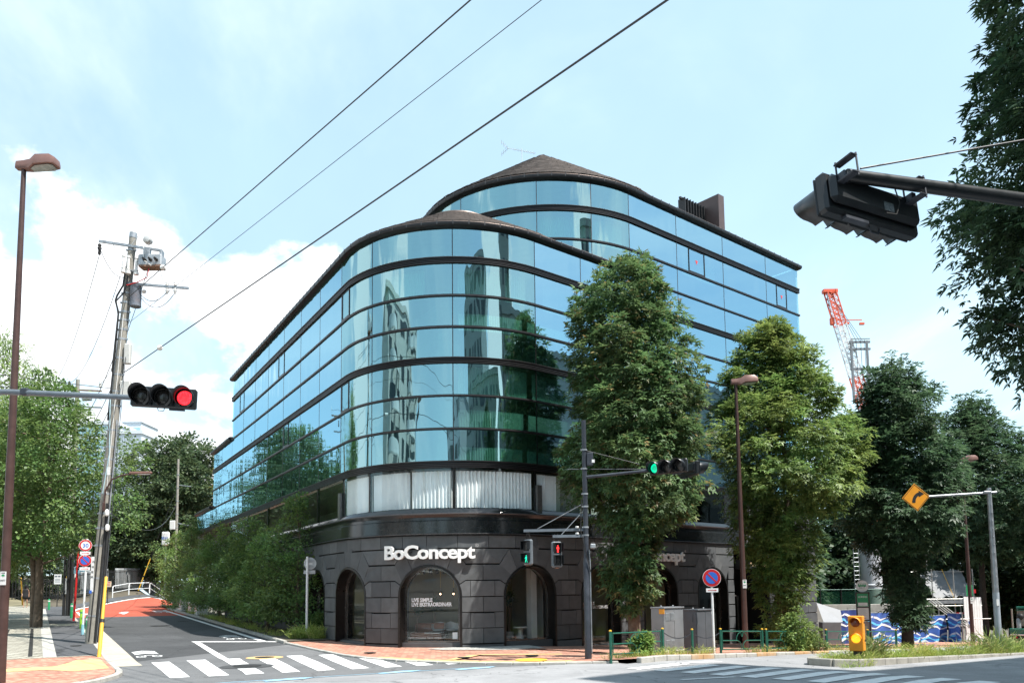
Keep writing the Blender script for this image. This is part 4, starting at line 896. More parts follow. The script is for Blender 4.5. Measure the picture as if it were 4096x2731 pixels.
k = MB().tube([(0, 0, 0), (0, 0, 2.3)], [0.05, 0.04], 6); k.tube([(0, 0, 2.3), (0, 0, 3.1)], [0.015, 0.004], 5); rod = k.obj('lightning_rod', m_bandhi); rod.location = (5.3, 41.5, 21.5); tag(rod, 'slim lightning rod standing right of the cone roof', 'lightning rod')

# ================================================================== STREET FURNITURE
m_brown = mat('brown_pole_paint', (0.070, 0.036, 0.030), 0.42, 0.1, var=0.15, vs=4, stain=0.25, ss=2.0, stcol=(0.10, 0.055, 0.045))
m_brown2 = mat('lamp_head_paint', (0.20, 0.105, 0.085), 0.4, 0.1, var=0.1, vs=4)
m_gal = mat('galvanised', (0.36, 0.38, 0.40), 0.45, 0.6, var=0.25, vs=5, stain=0.5, ss=3, stcol=(0.22, 0.24, 0.25))
m_gun = mat('gunmetal_paint', (0.034, 0.040, 0.052), 0.45, 0.15, var=0.15, vs=5, stain=0.5, ss=2.3, stcol=(0.10, 0.11, 0.13))
m_slate = mat('signal_arm_paint', (0.14, 0.165, 0.19), 0.45, 0.2, var=0.12, vs=5)
m_sig = mat('signal_housing', (0.012, 0.014, 0.016), 0.36, 0.0, var=0.15, vs=6)
m_sigin = mat('visor_inside', (0.010, 0.010, 0.010), 0.7, var=0)
m_lensoff = mat('dark_lens', (0.03, 0.028, 0.026), 0.15, var=0.3, vs=40)
m_redled = ledmat('red_lamp', (1.0, 0.02, 0.03), 4.0); m_grnled = ledmat('green_lamp', (0.0, 0.75, 0.38), 1.6)
m_white = mat('white_enamel', (0.74, 0.74, 0.73), 0.4, var=0.05, vs=5, stain=0.2, ss=4)
m_signred = mat('sign_red', (0.52, 0.015, 0.02), 0.4, var=0.05); m_signblue = mat('sign_blue', (0.03, 0.13, 0.52), 0.4, var=0.05)
m_green = mat('green_fence_paint', (0.012, 0.105, 0.07), 0.4, 0.1, var=0.15, vs=5, stain=0.2, ss=4)
m_green2 = mat('green_bollard', (0.02, 0.27, 0.10), 0.4, var=0.1); m_lime = mat('lime_bollard', (0.22, 0.48, 0.03), 0.45, var=0.1)
m_yel = mat('yellow_guard', (0.72, 0.42, 0.04), 0.5, var=0.08, stain=0.15, ss=5); m_yel2 = mat('signal_yellow', (0.74, 0.29, 0.015), 0.5, var=0.06)
m_cable = mat('black_cable', (0.012, 0.012, 0.012), 0.6, var=0); m_wire = mat('wire', (0.045, 0.045, 0.05), 0.5, var=0)
m_porc = mat('porcelain', (0.72, 0.71, 0.68), 0.25, var=0.03)
m_pole = mat('concrete_pole', (0.27, 0.255, 0.22), 0.9, var=0.2, vs=3, bump=0.004, bs=50, stain=0.4, ss=2.0, stcol=(0.16, 0.15, 0.13))
m_black = mat('black_sheath', (0.018, 0.018, 0.018), 0.55, var=0.2, vs=5)
m_redp = mat('red_pole_paint', (0.55, 0.02, 0.02), 0.4, var=0.08)
m_glass_l = mat('lamp_glass', (0.30, 0.33, 0.30), 0.15, var=0.2, vs=10)
RX = Matrix.Rotation(math.pi/2, 4, 'X')

def visor(L=0.34, r=0.192, a0=-70, a1=250, n=26, lmin=0.45):
    k = MB(); vs = []; m = n+1
    for rr in (r, r-0.008):
        for y0 in (0, 1):
            for i in range(m):
                t = R_(a0+(a1-a0)*i/n); up = (math.sin(t)+0.75)/1.75; ln = L*(lmin+(1-lmin)*max(0, up)**0.6)
                vs.append((rr*math.cos(t), -ln*y0, rr*math.sin(t)))
    fs = []
    for i in range(n): fs += [(i, i+1, m+i+1, m+i), (2*m+i, 3*m+i, 3*m+i+1, 2*m+i+1), (m+i, m+i+1, 3*m+i+1, 3*m+i)]
    k.add(vs, fs); return k
ME_VIS = visor().mesh('visor', m_sig, True); ME_LENS = {}
def lens_mesh(m): return MB().lathe([(0.150, 0), (0.148, 0.012), (0.11, 0.03), (0.05, 0.038), (0.005, 0.04)], 24, (0, 0, 0), RX).mesh('lens', m, True)
ME_OFF = lens_mesh(m_lensoff); ME_RED = lens_mesh(m_redled); ME_GRN = lens_mesh(m_grnled)
def signal_head(parent, M, lit, curved=True):
    """three-lamp horizontal head: green, amber, red from the left; faces local -Y"""
    k = MB().box((0, 0.03, 0), (1.27, 0.13, 0.42), ch=0.03); k.box((0, 0.12, 0.02), (1.2, 0.1, 0.3), ch=0.045)
    h = k.obj('housing', m_sig, parent, None); h.matrix_local = M
    for i, x in enumerate((-0.42, 0.0, 0.42)):
        s = MB().box((x, -0.045, 0), (0.405, 0.03, 0.40), ch=0.02).obj('lamp_door', m_sig, h, None)
        rg = MB().lathe([(0.178, 0.03), (0.178, 0.055), (0.152, 0.055), (0.15, 0.03)], 24, (x, -0.03, 0), RX, False).obj('lamp_ring', m_sigin, h, True)
        me = {0: ME_GRN, 2: ME_RED}.get(i, ME_OFF) if lit == i else ME_OFF
        l = link('lens', me, h); l.location = (x, -0.062, 0)
        v = link('visor', ME_VIS, h); v.location = (x, -0.05, 0)
    k = MB().box((0.25, 0.07, -0.225), (0.3, 0.06, 0.03)); k.tube([(-0.12, 0.03, -0.21), (-0.1, 0.03, -0.27), (0.0, 0.03, -0.27), (0.02, 0.03, -0.21)], 0.008, 5); k.obj('bracket', m_gun, h, None)
    return h
def rotz(a): return Matrix.Rotation(a, 4, 'Z')
def facing(fx, fy): return math.atan2(fx, -fy)

# -- the red signal hanging over the side street
t = thing('traffic_signal', 'red traffic signal on a grey arm reaching in from the left edge', 'traffic signal', (-14.6, 16.5, 0))
MB().tube([(0, 0, 0), (0, 0, 7.0)], [0.12, 0.09], 14).obj('pole', m_slate, t)
MB().tube([(0, 0, 6.55), (4.2, -0.3, 6.42), (6.9, -0.5, 6.22)], [0.075, 0.062, 0.055], 12).obj('arm', m_slate, t)
MB().tube([(0, 0, 6.95), (4.25, -0.28, 6.52)], 0.009, 5).obj('stay_wire', m_wire, t)
k = MB().box((4.55, -0.32, 6.41), (0.16, 0.14, 0.15), ch=0.02); k.obj('clamp', m_gun, t, None)
signal_head(t, Matrix.Translation((7.53, -0.55, 6.20)) @ rotz(facing(0.17, -0.985)) @ Matrix.Rotation(R_(2.0), 4, 'Y'), 2)
# -- the dark one close above, seen from behind
t = thing('traffic_signal', 'large dark signal head overhead at right seen from behind', 'traffic signal', (9.86, 9.62, 0.06))
MB().tube([(0, 0, 0), (0, 0, 8.5)], [0.13, 0.10], 14).obj('pole', m_sig, t)
d_ = Vector((2.12, 0.76, 0)).normalized()
MB().tube([(0, 0, 6.35), tuple(Vector((-4.4, -1.6, 6.14))), tuple(Vector((-6.62, -2.33, 6.05)))], [0.08, 0.07, 0.062], 14).obj('arm', m_sig, t)
MB().tube([(0, 0, 8.3), (-6.45, -2.25, 6.16)], 0.009, 6).obj('stay_wire', m_wire, t)
hm = Matrix.Translation((-6.30, -1.98, 5.88)) @ rotz(facing(-0.42, 0.905)) @ Matrix.Rotation(R_(-2), 4, 'Y') @ Matrix.Rotation(R_(7), 4, 'X')
hh = signal_head(t, hm, 9)
for x in (-0.42, 0.5):
    k = MB(); k.box((x, 0.19, 0.10), (0.06, 0.12, 0.10), ch=0.012); k.box((x, 0.25, 0.245), (0.09, 0.22, 0.022), ch=0.008); k.box((x, 0.25, 0.06), (0.09, 0.22, 0.022), ch=0.008); k.tube([(x-0.03, 0.35, 0.03), (x-0.03, 0.35, 0.27)], 0.01, 6); k.tube([(x+0.03, 0.16, 0.03), (x+0.03, 0.16, 0.27)], 0.01, 6); k.obj('arm_clamp', m_gun, hh, None)
k = MB().box((-0.12, 0.178, -0.05), (0.13, 0.006, 0.09)); k.obj('rating_plate', mat('rating_plate', (0.22, 0.25, 0.27), 0.35, 0.5, var=0.4, vs=40), hh, None)
k = MB().tube([(-0.2, 0.2, 0.2), (-0.24, 0.21, 0.0), (-0.18, 0.2, -0.13), (-0.05, 0.19, -0.14)], 0.007, 5); k.obj('cable', m_cable, hh)

# -- signal pole at the corner with walkers' lights
t = thing('traffic_signal', 'dark peeling signal pole with green light and hanging walk lights at the shop corner', 'traffic signal', (2.31, 24.93, 0.05))
k = MB().lathe([(0.108, 0), (0.106, 1.15), (0.102, 1.17), (0.10, 3.05), (0.085, 3.1), (0.082, 3.4), (0.070, 7.42), (0.073, 7.44), (0.070, 7.5)], 18); k.obj('pole', m_gun, t)
MB().box((0.17, -0.02, 6.25), (0.2, 0.16, 0.42), ch=0.02).obj('control_box', m_gun, t, None)
MB().box((0.27, -0.1, 6.18), (0.09, 0.01, 0.1)).obj('box_label', m_white, t, None)
k = MB()
for z in (5.95, 6.55, 5.15, 4.75, 4.1, 3.85): k.lathe([(0.080, -0.025), (0.094, -0.025), (0.094, 0.025), (0.080, 0.025)], 14, (0, 0, z), None, False); k.box((-0.10, -0.04, z), (0.04, 0.04, 0.04))
k.obj('band_clamp', m_gal, t, None)
MB().tube([(0, 0, 5.68), (0.7, -0.1, 5.73), (1.95, -0.25, 5.83)], [0.055, 0.05, 0.045], 10).obj('arm', m_gun, t); MB().tube([(0, 0, 6.55), (1.7, -0.2, 6.05)], 0.008, 5).obj('stay_wire', m_wire, t)
MB().tube([(-0.55, 0.05, 5.95), (2.2, -0.1, 5.9)], 0.012, 5).obj('spreader', m_gun, t)
signal_head(t, Matrix.Translation((2.55, -0.5, 5.9)) @ rotz(facing(-0.62, -0.78)) @ Matrix.Rotation(R_(0), 4, 'Y'), 0)
signal_head(t, Matrix.Translation((3.35, 0.05, 5.88)) @ rotz(facing(0.97, 0.2)), 9)
m_man_g = mat('green_man', (0.01, 0.05, 0.03), 0.5, var=0, emit=(0.0, 0.8, 0.45), es=1.3); m_man_r = mat('red_man', (0.05, 0.01, 0.01), 0.5, var=0, emit=(1.0, 0.03, 0.03), es=2.2)
m_man_o = mat('unlit_man', (0.05, 0.045, 0.04), 0.5, var=0)
def man(parent, x, y, z, walking, m):
    k = MB()
    def disc(cx, cz, r): k.add([(x+cx+r*math.cos(a), y, z+cz+r*math.sin(a)) for a in np.linspace(0, 2*math.pi, 11)[:-1]], [tuple(range(10))])
    def pol(p): k.add([(x+a, y, z+c) for a, c in p], [tuple(range(len(p)))])
    disc(0, 0.092, 0.018); pol([(-0.03, 0.065), (0.03, 0.065), (0.022, -0.01), (-0.022, -0.01)])
    if walking: pol([(-0.022, -0.01), (0.002, -0.01), (-0.028, -0.11), (-0.052, -0.105)]); pol([(0, -0.01), (0.022, -0.01), (0.055, -0.105), (0.032, -0.112)]); pol([(-0.03, 0.065), (-0.02, 0.05), (-0.052, 0.0), (-0.066, 0.01)]); pol([(0.03, 0.065), (0.02, 0.05), (0.05, 0.0), (0.062, 0.012)])
    else: pol([(-0.022, -0.01), (-0.003, -0.01), (-0.005, -0.115), (-0.026, -0.115)]); pol([(0.003, -0.01), (0.022, -0.01), (0.026, -0.115), (0.005, -0.115)]); pol([(-0.03, 0.065), (-0.03, 0.04), (-0.038, -0.015), (-0.05, -0.01)]); pol([(0.03, 0.065), (0.03, 0.04), (0.038, -0.015), (0.05, -0.01)])
    k.obj('walker_figure', m, parent, None)
def ped_head(parent, M, lit):
    k = MB().box((0, 0.02, 0), (0.34, 0.16, 0.80), ch=0.045); h = k.obj('walk_light', mat('ped_housing', (0.13, 0.145, 0.16), 0.45, 0.1, var=0.2, vs=8, stain=0.3, ss=4), parent, None); h.matrix_local = M
    for i, z in enumerate((0.19, -0.19)):
        MB().box((0, -0.064, z), (0.26, 0.012, 0.30), ch=0.005).obj('walk_lens', m_sigin, h, None)
        k = MB()   # hood
        for q in (-1, 1): k.box((q*0.145, -0.12, z+0.03), (0.012, 0.13, 0.26))
        k.box((0, -0.13, z+0.165), (0.302, 0.16, 0.012)); k.obj('hood', m_sig, h, None)
        man(h, 0, -0.073, z-0.01, i == 1, (m_man_r if i == 0 else m_man_g) if lit == i else m_man_o)
    k = MB()
    for q in (-0.06, 0.06): k.tube([(q, 0.02, 0.40), (q*1.5, 0.02, 0.48), (q*0.4, 0.02, 0.56), (q, 0.02, 0.64)], 0.012, 5)
    k.obj('hanger', m_iron, h); MB().box((0, 0, -0.41), (0.12, 0.08, 0.03)).obj('end_cap', mat('rust', (0.12, 0.05, 0.03), 0.9, var=0.3), h, None)
for (x, y, z, fx, fy, lit, zr) in ((-1.83, -0.15, 3.33, -0.72, -0.69, 1, 4.03), (-0.94, -0.35, 3.24, 0.42, -0.91, 0, 3.83)):
    ped_head(t, Matrix.Translation((x, y, z)) @ rotz(facing(fx, fy)), lit)
    MB().bar((0, 0, zr), (x-0.12, y*1.06, zr-0.03), 0.055, 0.085).obj('hanging_arm', m_slate, t, None)
    MB().tube([(0, 0, zr+0.85), (x*0.83, y*0.83, zr+0.03)], 0.011, 5).obj('brace', m_gal, t)
    MB().lathe([(0.05, -0.03), (0.06, 0), (0.05, 0.03)], 10, (-0.28, -0.1, zr+0.07)).obj('insulator', m_porc, t)
MB().tube([(0.11, -0.07, 0.2), (0.11, -0.07, 3.0), (0.09, -0.06, 3.4)], 0.018, 6).obj('conduit', m_gal, t)
MB().box((0.2, -0.12, 3.5), (0.16, 0.12, 0.14), ch=0.02).obj('junction_box', m_gal, t, None)
MB().tube([(-0.12, -0.08, 5.0), (-0.17, -0.1, 4.0), (0.0, -0.15, 3.2), (0.12, -0.1, 2.7)], 0.016, 6).obj('cable', m_cable, t)

# -- street lamps
def lamp(label, x, y, z0, H, plate='0477', zs=1.0):
    t = thing('street_lamp', label, 'street lamp', (x, y, z0), 0, 'brown street lamps')
    MB().lathe([(0.112, 0), (0.11, 0.3), (0.098, H*0.42), (0.093, H*0.43), (0.060, H-0.25), (0.058, H)], 16).obj('pole', m_brown, t)
    secs = [(-0.16, 0.07, 0.06, -0.14), (0.02, 0.085, 0.075, -0.16), (0.16, 0.10, 0.10, -0.17), (0.30, 0.17, 0.20, -0.10), (0.62, 0.18, 0.20, -0.08), (0.74, 0.15, 0.12, -0.07), (0.76, 0.10, 0.06, -0.06)]
    k = MB(); vs = []
    for xx, hw, zt, zb in secs: vs += [(xx, -hw, zb+0.02), (xx, -hw*0.98, (zt+zb)*0.55), (xx, -hw*0.7, zt), (xx, hw*0.7, zt), (xx, hw*0.98, (zt+zb)*0.55), (xx, hw, zb+0.02), (xx, hw*0.85, zb), (xx, -hw*0.85, zb)]
    n = len(secs); fs = [tuple(range(8))[::-1], tuple(range(8*(n-1), 8*n))] + [(i*8+j, i*8+(j+1) % 8, (i+1)*8+(j+1) % 8, (i+1)*8+j) for i in range(n-1) for j in range(8)]
    k.add([(p[0]*1.15, p[1]*1.15, p[2]+H+0.08) for p in vs], fs); hd_ = k.obj('lamp_head', m_brown2, t, 35)
    k = MB(); k.add([(p[0]*1.15, p[1]*1.15, p[2]+H+0.08) for p in [(0.2, -0.08, -0.17), (0.32, -0.14, -0.125), (0.62, -0.15, -0.10), (0.70, -0.1, -0.095), (0.70, 0.1, -0.095), (0.62, 0.15, -0.10), (0.32, 0.14, -0.125), (0.2, 0.08, -0.17), (0.45, 0, -0.19)]], [(i, (i+1) % 8, 8) for i in range(8)]); k.obj('lamp_glass', m_glass_l, hd_, True)
    zp = 2.55; pf = Matrix.Translation((0.02, -0.119, zp)) @ RX
    k = MB().box((0.02, -0.116, zp), (0.15, 0.006, 0.33), ch=0.002); pt = k.obj('number_plate', m_white, t, None)
    k = text_on(plate, 0.062, Matrix.Translation((0.02, -0.121, zp-0.075)) @ RX); k.obj('plate_number', m_cable, pt, None)
    k = text_on('東京都', 0.03, Matrix.Translation((0.02, -0.121, zp+0.12)) @ RX); k.obj('plate_heading', m_cable, pt, None)
    k = MB().add([(0.02+a, -0.1215, zp+0.055+c) for a, c in ((-0.045, 0.0), (-0.035, 0.03), (0, 0.045), (0.035, 0.03), (0.045, 0.0), (0.006, -0.008), (0.004, -0.035), (-0.004, -0.035), (-0.006, -0.008))], [tuple(range(9))]); k.obj('plate_leaf_mark', m_green2, pt, None)
    return t
lamp('tall brown street lamp at the left edge on the brick corner', -12.52, 19.69, 0.1, 13.15)
lamp('brown street lamp in front of the arcade between two street trees', 9.0, 31.21, -0.2, 10.55)
lamp('brown street lamp beside the white site panels, partly behind the curve sign arm', 25.4, 44.5, -1.2, 10.4)

# -- utility pole with transformer and switchgear
def lean(z): return -16.85+1.18*z/17.0
def pole_things(t, H): pass
t = thing('utility_pole', 'concrete utility pole with transformer and switch box at left of the side street', 'utility pole', (-16.85, 32.05, 0.3))
def L_(z, dx=0.0, dy=0.0): return (1.18*z/17.0+dx, dy, z)
MB().tube([L_(0), L_(8), L_(16.9)], [0.215, 0.19, 0.145], 16).obj('pole', m_pole, t)
MB().tube([L_(16.72), L_(16.95)], [0.155, 0.15], 16).obj('pole_cap', m_gal, t)
for z in (16.2, 15.3, 14.35, 13.95, 13.55, 13.2, 12.8, 12.4, 11.6, 10.9, 10.2, 9.6, 8.6, 7.9, 7.4, 6.8, 6.0, 5.2, 4.6, 3.9, 2.6, 1.1):
    r = 0.215-0.0042*z; k = MB().tube([L_(z-0.04), L_(z+0.04)], r+0.012, 14); k.box(L_(z, r+0.03, -0.03), (0.07, 0.07, 0.06)); k.box(L_(z, -r-0.03, -0.03), (0.07, 0.07, 0.06)); k.obj('steel_band', m_gal, t, None)
k = MB(); k.bar(L_(16.55, -1.32, -0.15), L_(16.10, 1.35, -0.15), 0.075, 0.1); xa = k.obj('crossarm', m_gal, t, None)
k = MB(); k.bar(L_(14.72, 0.05, -0.16), L_(14.48, 2.6, -0.16), 0.075, 0.1); k.obj('crossarm', m_gal, t, None)
MB().tube([L_(16.45, -0.75, -0.15), L_(15.4, -0.1, -0.12)], 0.012, 5).obj('strut', m_gal, t)
# transformer can
k = MB().lathe([(0.20, 0), (0.225, 0.02), (0.225, 0.92), (0.235, 0.94), (0.235, 0.98), (0.1, 1.03)], 20, L_(13.75, 0.42, -0.05)); tr = k.obj('transformer', mat('transformer_grey', (0.17, 0.185, 0.215), 0.45, 0.2, var=0.15, vs=4, stain=0.3, ss=3, stcol=(0.3, 0.16, 0.11)), t)
for q in (0.15, 0.3): MB().lathe([(0.05, 0), (0.05, 0.1), (0.03, 0.16)], 10, (0, 0, 0), Matrix.Translation(L_(14.45-q*0.3, 0.66, -0.15+q*0.3)) @ Matrix.Rotation(R_(80), 4, 'Y')).obj('bushing', m_porc, tr)
# switch box hanging under the arm
cx, _, czz = L_(15.65, 0.95, -0.1)
k = MB().box((cx, -0.1, czz), (0.98, 0.5, 0.5), ch=0.05); sw = k.obj('switch_box', mat('switch_steel', (0.42, 0.43, 0.44), 0.4, 0.5, var=0.2, vs=4, stain=0.4, ss=2.5, stcol=(0.25, 0.2, 0.16)), t, None)
k = MB().box((cx+0.02, -0.12, czz-0.27), (0.95, 0.48, 0.06), ch=0.02); k.obj('box_underside', mat('rusty_under', (0.26, 0.15, 0.10), 0.8, var=0.3), sw, None)
for q in (-0.18, 0.06, 0.3): MB().lathe([(0.07, 0), (0.07, 0.08), (0.05, 0.1), (0.05, 0.2)], 10, (cx+q, -0.35, czz-0.02), RX).obj('cable_socket', m_cable, sw)
k = MB().box((cx+0.4, -0.1, czz+0.35), (0.1, 0.3, 0.25), ch=0.02); k.box((cx-0.2, -0.1, czz+0.4), (0.25, 0.2, 0.3), ch=0.02); k.obj('hanger_frame', m_gal, sw, None)
k = MB().lathe([(0.1, 0), (0.17, 0.05), (0.17, 0.22), (0.13, 0.3), (0.06, 0.32)], 14, (cx+0.02, -0.42, czz+0.72), RX); k.obj('arrester_drum', mat('pale_drum', (0.55, 0.55, 0.53), 0.4, 0.2, var=0.1), sw)
for i, q in enumerate((-0.12, 0.08, 0.42)):
    k = MB().lathe([(0.055, 0), (0.055, 0.45), (0.075, 0.46), (0.075, 0.52), (0.03, 0.56)], 10, L_(15.35-0.05*i, q, -0.28)); k.lathe([(0.1, -0.22), (0.1, -0.12), (0.07, -0.1), (0.09, -0.02), (0.06, 0)], 12, L_(15.35-0.05*i, q, -0.28)); k.obj('cable_termination', m_porc, t)
for x in (-1.28,): 
    k = MB().lathe([(0.02, 0), (0.07, -0.05), (0.07, -0.12), (0.04, -0.14), (0.08, -0.18), (0.08, -0.24), (0.05, -0.3), (0.06, -0.45), (0.03, -0.5)], 12, L_(16.45, x, -0.15)); k.obj('suspension_insulator', m_iron, t)
for x in (1.72, 2.05):
    k = MB()
    for sgn in (1, -1): k.lathe([(0.03, 0.05*sgn), (0.075, 0.08*sgn), (0.06, 0.12*sgn), (0.08, 0.15*sgn), (0.06, 0.22*sgn), (0.03, 0.3*sgn)], 10, L_(14.54, x, -0.18))
    k.obj('pin_insulator', m_porc, t)
def cab(pts, r, name='cable', m=None, par=None): MB().tube(pts, r, 6).obj(name, m or m_cable, par or t)
def sagc(p, q, sag, n=10): p, q = Vector(p), Vector(q); return [p.lerp(q, i/n)+Vector((0, 0, -sag*4*(i/n)*(1-i/n))) for i in range(n+1)]
cab(sagc(L_(16.3, -1.26, -0.2), L_(14.95, -0.1, -0.2), 0.35), 0.014); cab([L_(16.3, 0.1, -0.25), L_(16.65, 0.35, -0.3), L_(16.5, 0.6, -0.3), L_(15.6, 0.75, -0.42), L_(15.35, 1.1, -0.45), L_(15.6, 1.25, -0.42)], 0.02, m=m_porc)
cab([L_(15.1, -0.05, -0.25), L_(14.6, -0.08, -0.24), L_(14.2, -0.3, -0.2), L_(14.0, -0.38, -0.15), L_(13.5, -0.2, -0.15), L_(12, -0.2, -0.1), L_(9, -0.2, -0.1)], 0.035); cab([L_(15.0, 0.1, -0.25), L_(14.3, 0.0, -0.25), L_(13.95, -0.3, -0.24), L_(13.4, -0.18, -0.2), L_(11, -0.22, -0.14)], 0.03)
cab([L_(15.3, 0.95, -0.3), L_(14.9, 0.9, -0.3), L_(14.7, 0.5, -0.3), L_(14.6, 0.05, -0.25)], 0.018, m=m_redp); cab(sagc(L_(14.2, 0.68, -0.15), L_(14.3, 1.72, -0.2), 0.3), 0.012); cab(sagc(L_(14.1, 0.68, -0.15), L_(14.25, 2.05, -0.2), 0.5), 0.012)
cab([L_(15.35, 1.35, -0.2), L_(14.85, 1.5, -0.2), L_(14.8, 1.72, -0.2)], 0.01); cab([L_(15.35, 1.4, -0.2), L_(14.95, 1.9, -0.2), L_(14.8, 2.05, -0.2)], 0.01)
k = MB().box(L_(11.75, 0.34, -0.1), (0.26, 0.2, 0.85), ch=0.03); k.obj('relay_box', mat('relay_box', (0.55, 0.55, 0.52), 0.5, var=0.1), t, None); k = MB().box(L_(10.25, 0.4, -0.1), (0.42, 0.2, 0.75), ch=0.03); k.obj('relay_box', mat('relay_box', (0.55, 0.55, 0.52), 0.5), t, None)
for dx, r, m, z1 in ((0.24, 0.055, m_black, 5.6), (0.36, 0.055, m_black, 4.9), (-0.02, 0.0, None, 0), (0.30, 0.03, m_gal, 9.0)):
    if m: cab([L_(0.05, dx, -0.12), L_(1.2, dx, -0.14), L_(z1-0.6, dx-0.06, -0.14), L_(z1, dx-0.12, -0.12)], r, 'conduit', m)
cab([L_(0.1, 0.02, -0.2), L_(5.5, 0.02, -0.19)], 0.03, 'conduit', m_black); cab([L_(6.0, -0.05, -0.2), L_(7.6, 0.06, -0.2), L_(9.5, -0.12, -0.18), L_(10, -0.2, -0.1)], 0.022, 'conduit', mat('pale_blue_conduit', (0.35, 0.48, 0.52), 0.5))
cab([L_(2.2, -0.19, 0), L_(9.5, -0.19, 0), L_(13.2, -0.17, 0)], 0.03, 'conduit', m_gal); cab([L_(6, 0.1, -0.2), L_(13.4, 0.02, -0.17)], 0.016, 'conduit', m_porc)
for z in (6.9,): MB().box(L_(z, 0.1, -0.2), (0.12, 0.02, 0.32)).obj('pole_plate', m_white, t, None)
k = MB().box(L_(2.75, -0.12, -0.2), (0.12, 0.02, 1.4)); pp = k.obj('advert_plate', m_white, t, None); MB().box(L_(2.05, -0.12, -0.215), (0.1, 0.012, 0.12)).obj('advert_stripe', m_signblue, pp, None)
for i, c in enumerate('内科医院'): text_on(c, 0.1, Matrix.Translation(L_(3.2-0.2*i, -0.12, -0.212)) @ RX).obj('advert_character', m_cable, pp, None)
for z, x in ((5.2, 0.25), (4.6, 0.33)): MB().lathe([(0.03, -0.14), (0.075, -0.1), (0.085, 0), (0.07, 0.1), (0.03, 0.14)], 12, L_(z, x, -0.28)).obj('guy_insulator', m_porc, t)
# brown arm lamp fixed to that pole
t2 = thing('pole_lamp', 'curved brown arm lamp reaching out from the concrete utility pole', 'street lamp', (-16.4, 31.9, 5.9))
MB().tube([(0.02, -0.1, 0), (0.05, -0.1, 0.5), (0.3, -0.1, 0.95), (0.75, -0.1, 1.12), (1.05, -0.1, 1.15)], 0.035, 8).obj('arm', m_brown, t2); MB().box((1.45, -0.1, 1.2), (0.9, 0.16, 0.1), ch=0.03).obj('lamp_head', m_brown2, t2, None); MB().box((1.6, -0.1, 1.14), (0.5, 0.1, 0.02)).obj('diffuser', m_porc, t2, None); MB().box((0.0, -0.1, -0.15), (0.1, 0.1, 0.35), ch=0.02).obj('bracket', m_brown, t2, None)

# farther poles
def far_pole(label, x, y, H, sheath=False):
    z = g(x, y); t = thing('utility_pole', label, 'utility pole', (x, y, z))
    MB().tube([(0, 0, 0), (0, 0, H)], [0.18, 0.12], 12).obj('pole', m_pole, t)
    for i in range(7): zz_ = H*(0.35+0.09*i); MB().tube([(0, 0, zz_), (0, 0, zz_+0.07)], 0.17, 10).obj('steel_band', m_gal, t, None)
    return t
t = far_pole('slim utility pole wrapped in black below, behind the red post', -28.6, 51.6, 15.6)
MB().bar((-1.6, 0, 15.0), (1.6, 0, 14.8), 0.1, 0.1).obj('crossarm', mat('rusty_arm', (0.25, 0.16, 0.10), 0.7, var=0.3), t, None); MB().bar((-0.4, 0, 13.8), (1.6, 0, 13.7), 0.1, 0.1).obj('crossarm', m_gal, t, None)
for x in (-1.5, -0.55, 1.5): MB().lathe([(0.03, 0), (0.1, 0.1), (0.06, 0.15), (0.1, 0.22), (0.05, 0.5)], 10, (x, 0, 15.0)).obj('pin_insulator', m_iron if x < 1 else m_porc, t)
k = MB().box((0.7, -0.1, 14.4), (0.6, 0.3, 0.5), ch=0.05); k.obj('switch_box', m_gal, t, None)
for i, dx in enumerate((-0.25, -0.02, 0.22)): MB().tube([(dx, -0.2, 0), (dx, -0.2, 4.6-0.3*i)], 0.10 if i == 1 else 0.085, 10).obj('cable_sheath', m_black, t)
MB().box((-0.1, -0.31, 2.0), (0.1, 0.01, 1.0)).obj('white_scrawl', m_vinylg, t, None)
t = far_pole('pale slender utility pole rising before the big dark tree', -37.2, 88.0, 16.4); MB().box((-0.4, -0.1, 9.0), (0.6, 0.3, 1.0), ch=0.05).obj('relay_box', m_porc, t, None); MB().bar((0, 0, 13.5), (1.5, 0, 13.3), 0.08, 0.08).obj('side_arm', m_gal, t, None); MB().bar((-0.6, 0, 9.4), (1.6, 0, 8.9), 0.12, 0.12).obj('bracket', m_gal, t, None)

# -- overhead wires
def wire(label, pts, r, balls=(), grp='overhead wires'):
    a = Vector(pts[0]); t = thing('overhead_wire', label, 'wire', tuple(a), 0, grp)
    MB().tube([Vector(p)-a for p in pts], r, 5).obj('strand', m_wire, t)
    for p in balls: MB().lathe([(0.03, -0.1), (0.09, -0.06), (0.1, 0), (0.09, 0.06), (0.03, 0.1)], 10, tuple(Vector(p)-a), Matrix.Rotation(R_(60), 4, 'Y')).obj('insulator', m_porc, t)
def span(p, q, sag, ext=1.9, n=28):
    p, q = Vector(p), Vector(q); e = p+(q-p)*ext; return sagc(p, e, sag, n)
w1 = span((-15.9, 32.0, 14.35), (-0.68, 14.34, 13.5), 0.0); w2 = span((-15.95, 32.0, 13.2), (0.63, 13.22, 12.6), 0.0); w3 = span((-15.85, 32.0, 11.3), (2.43, 11.21, 11.0), 0.0)
def along(w, t): i = t*(len(w)-1); j = int(i); return w[j].lerp(w[j+1], i-j)
wire('upper left overhead wire with a white insulator above the cloud', w1, 0.016, [along(w1, 0.11)])
wire('thin middle overhead wire crossing the sky', w2, 0.008); wire('lowest thick overhead wire with white insulator near the pole', w3, 0.019, [along(w3, 0.085)])
wire('wire sloping from the insulator down to the farther pole', sagc((-17.0, 31.9, 16.2), (-30.1, 51.6, 16.3), 0.8), 0.014); wire('wire sloping from the pole mid down to the farther pole', sagc((-16.1, 31.9, 15.3), (-29.1, 51.6, 16.2), 0.9), 0.014)
wire('wire leaving the switch box towards the farther pole', sagc((-14.9, 31.8, 15.6), (-27.2, 51.6, 16.0), 0.9), 0.014)
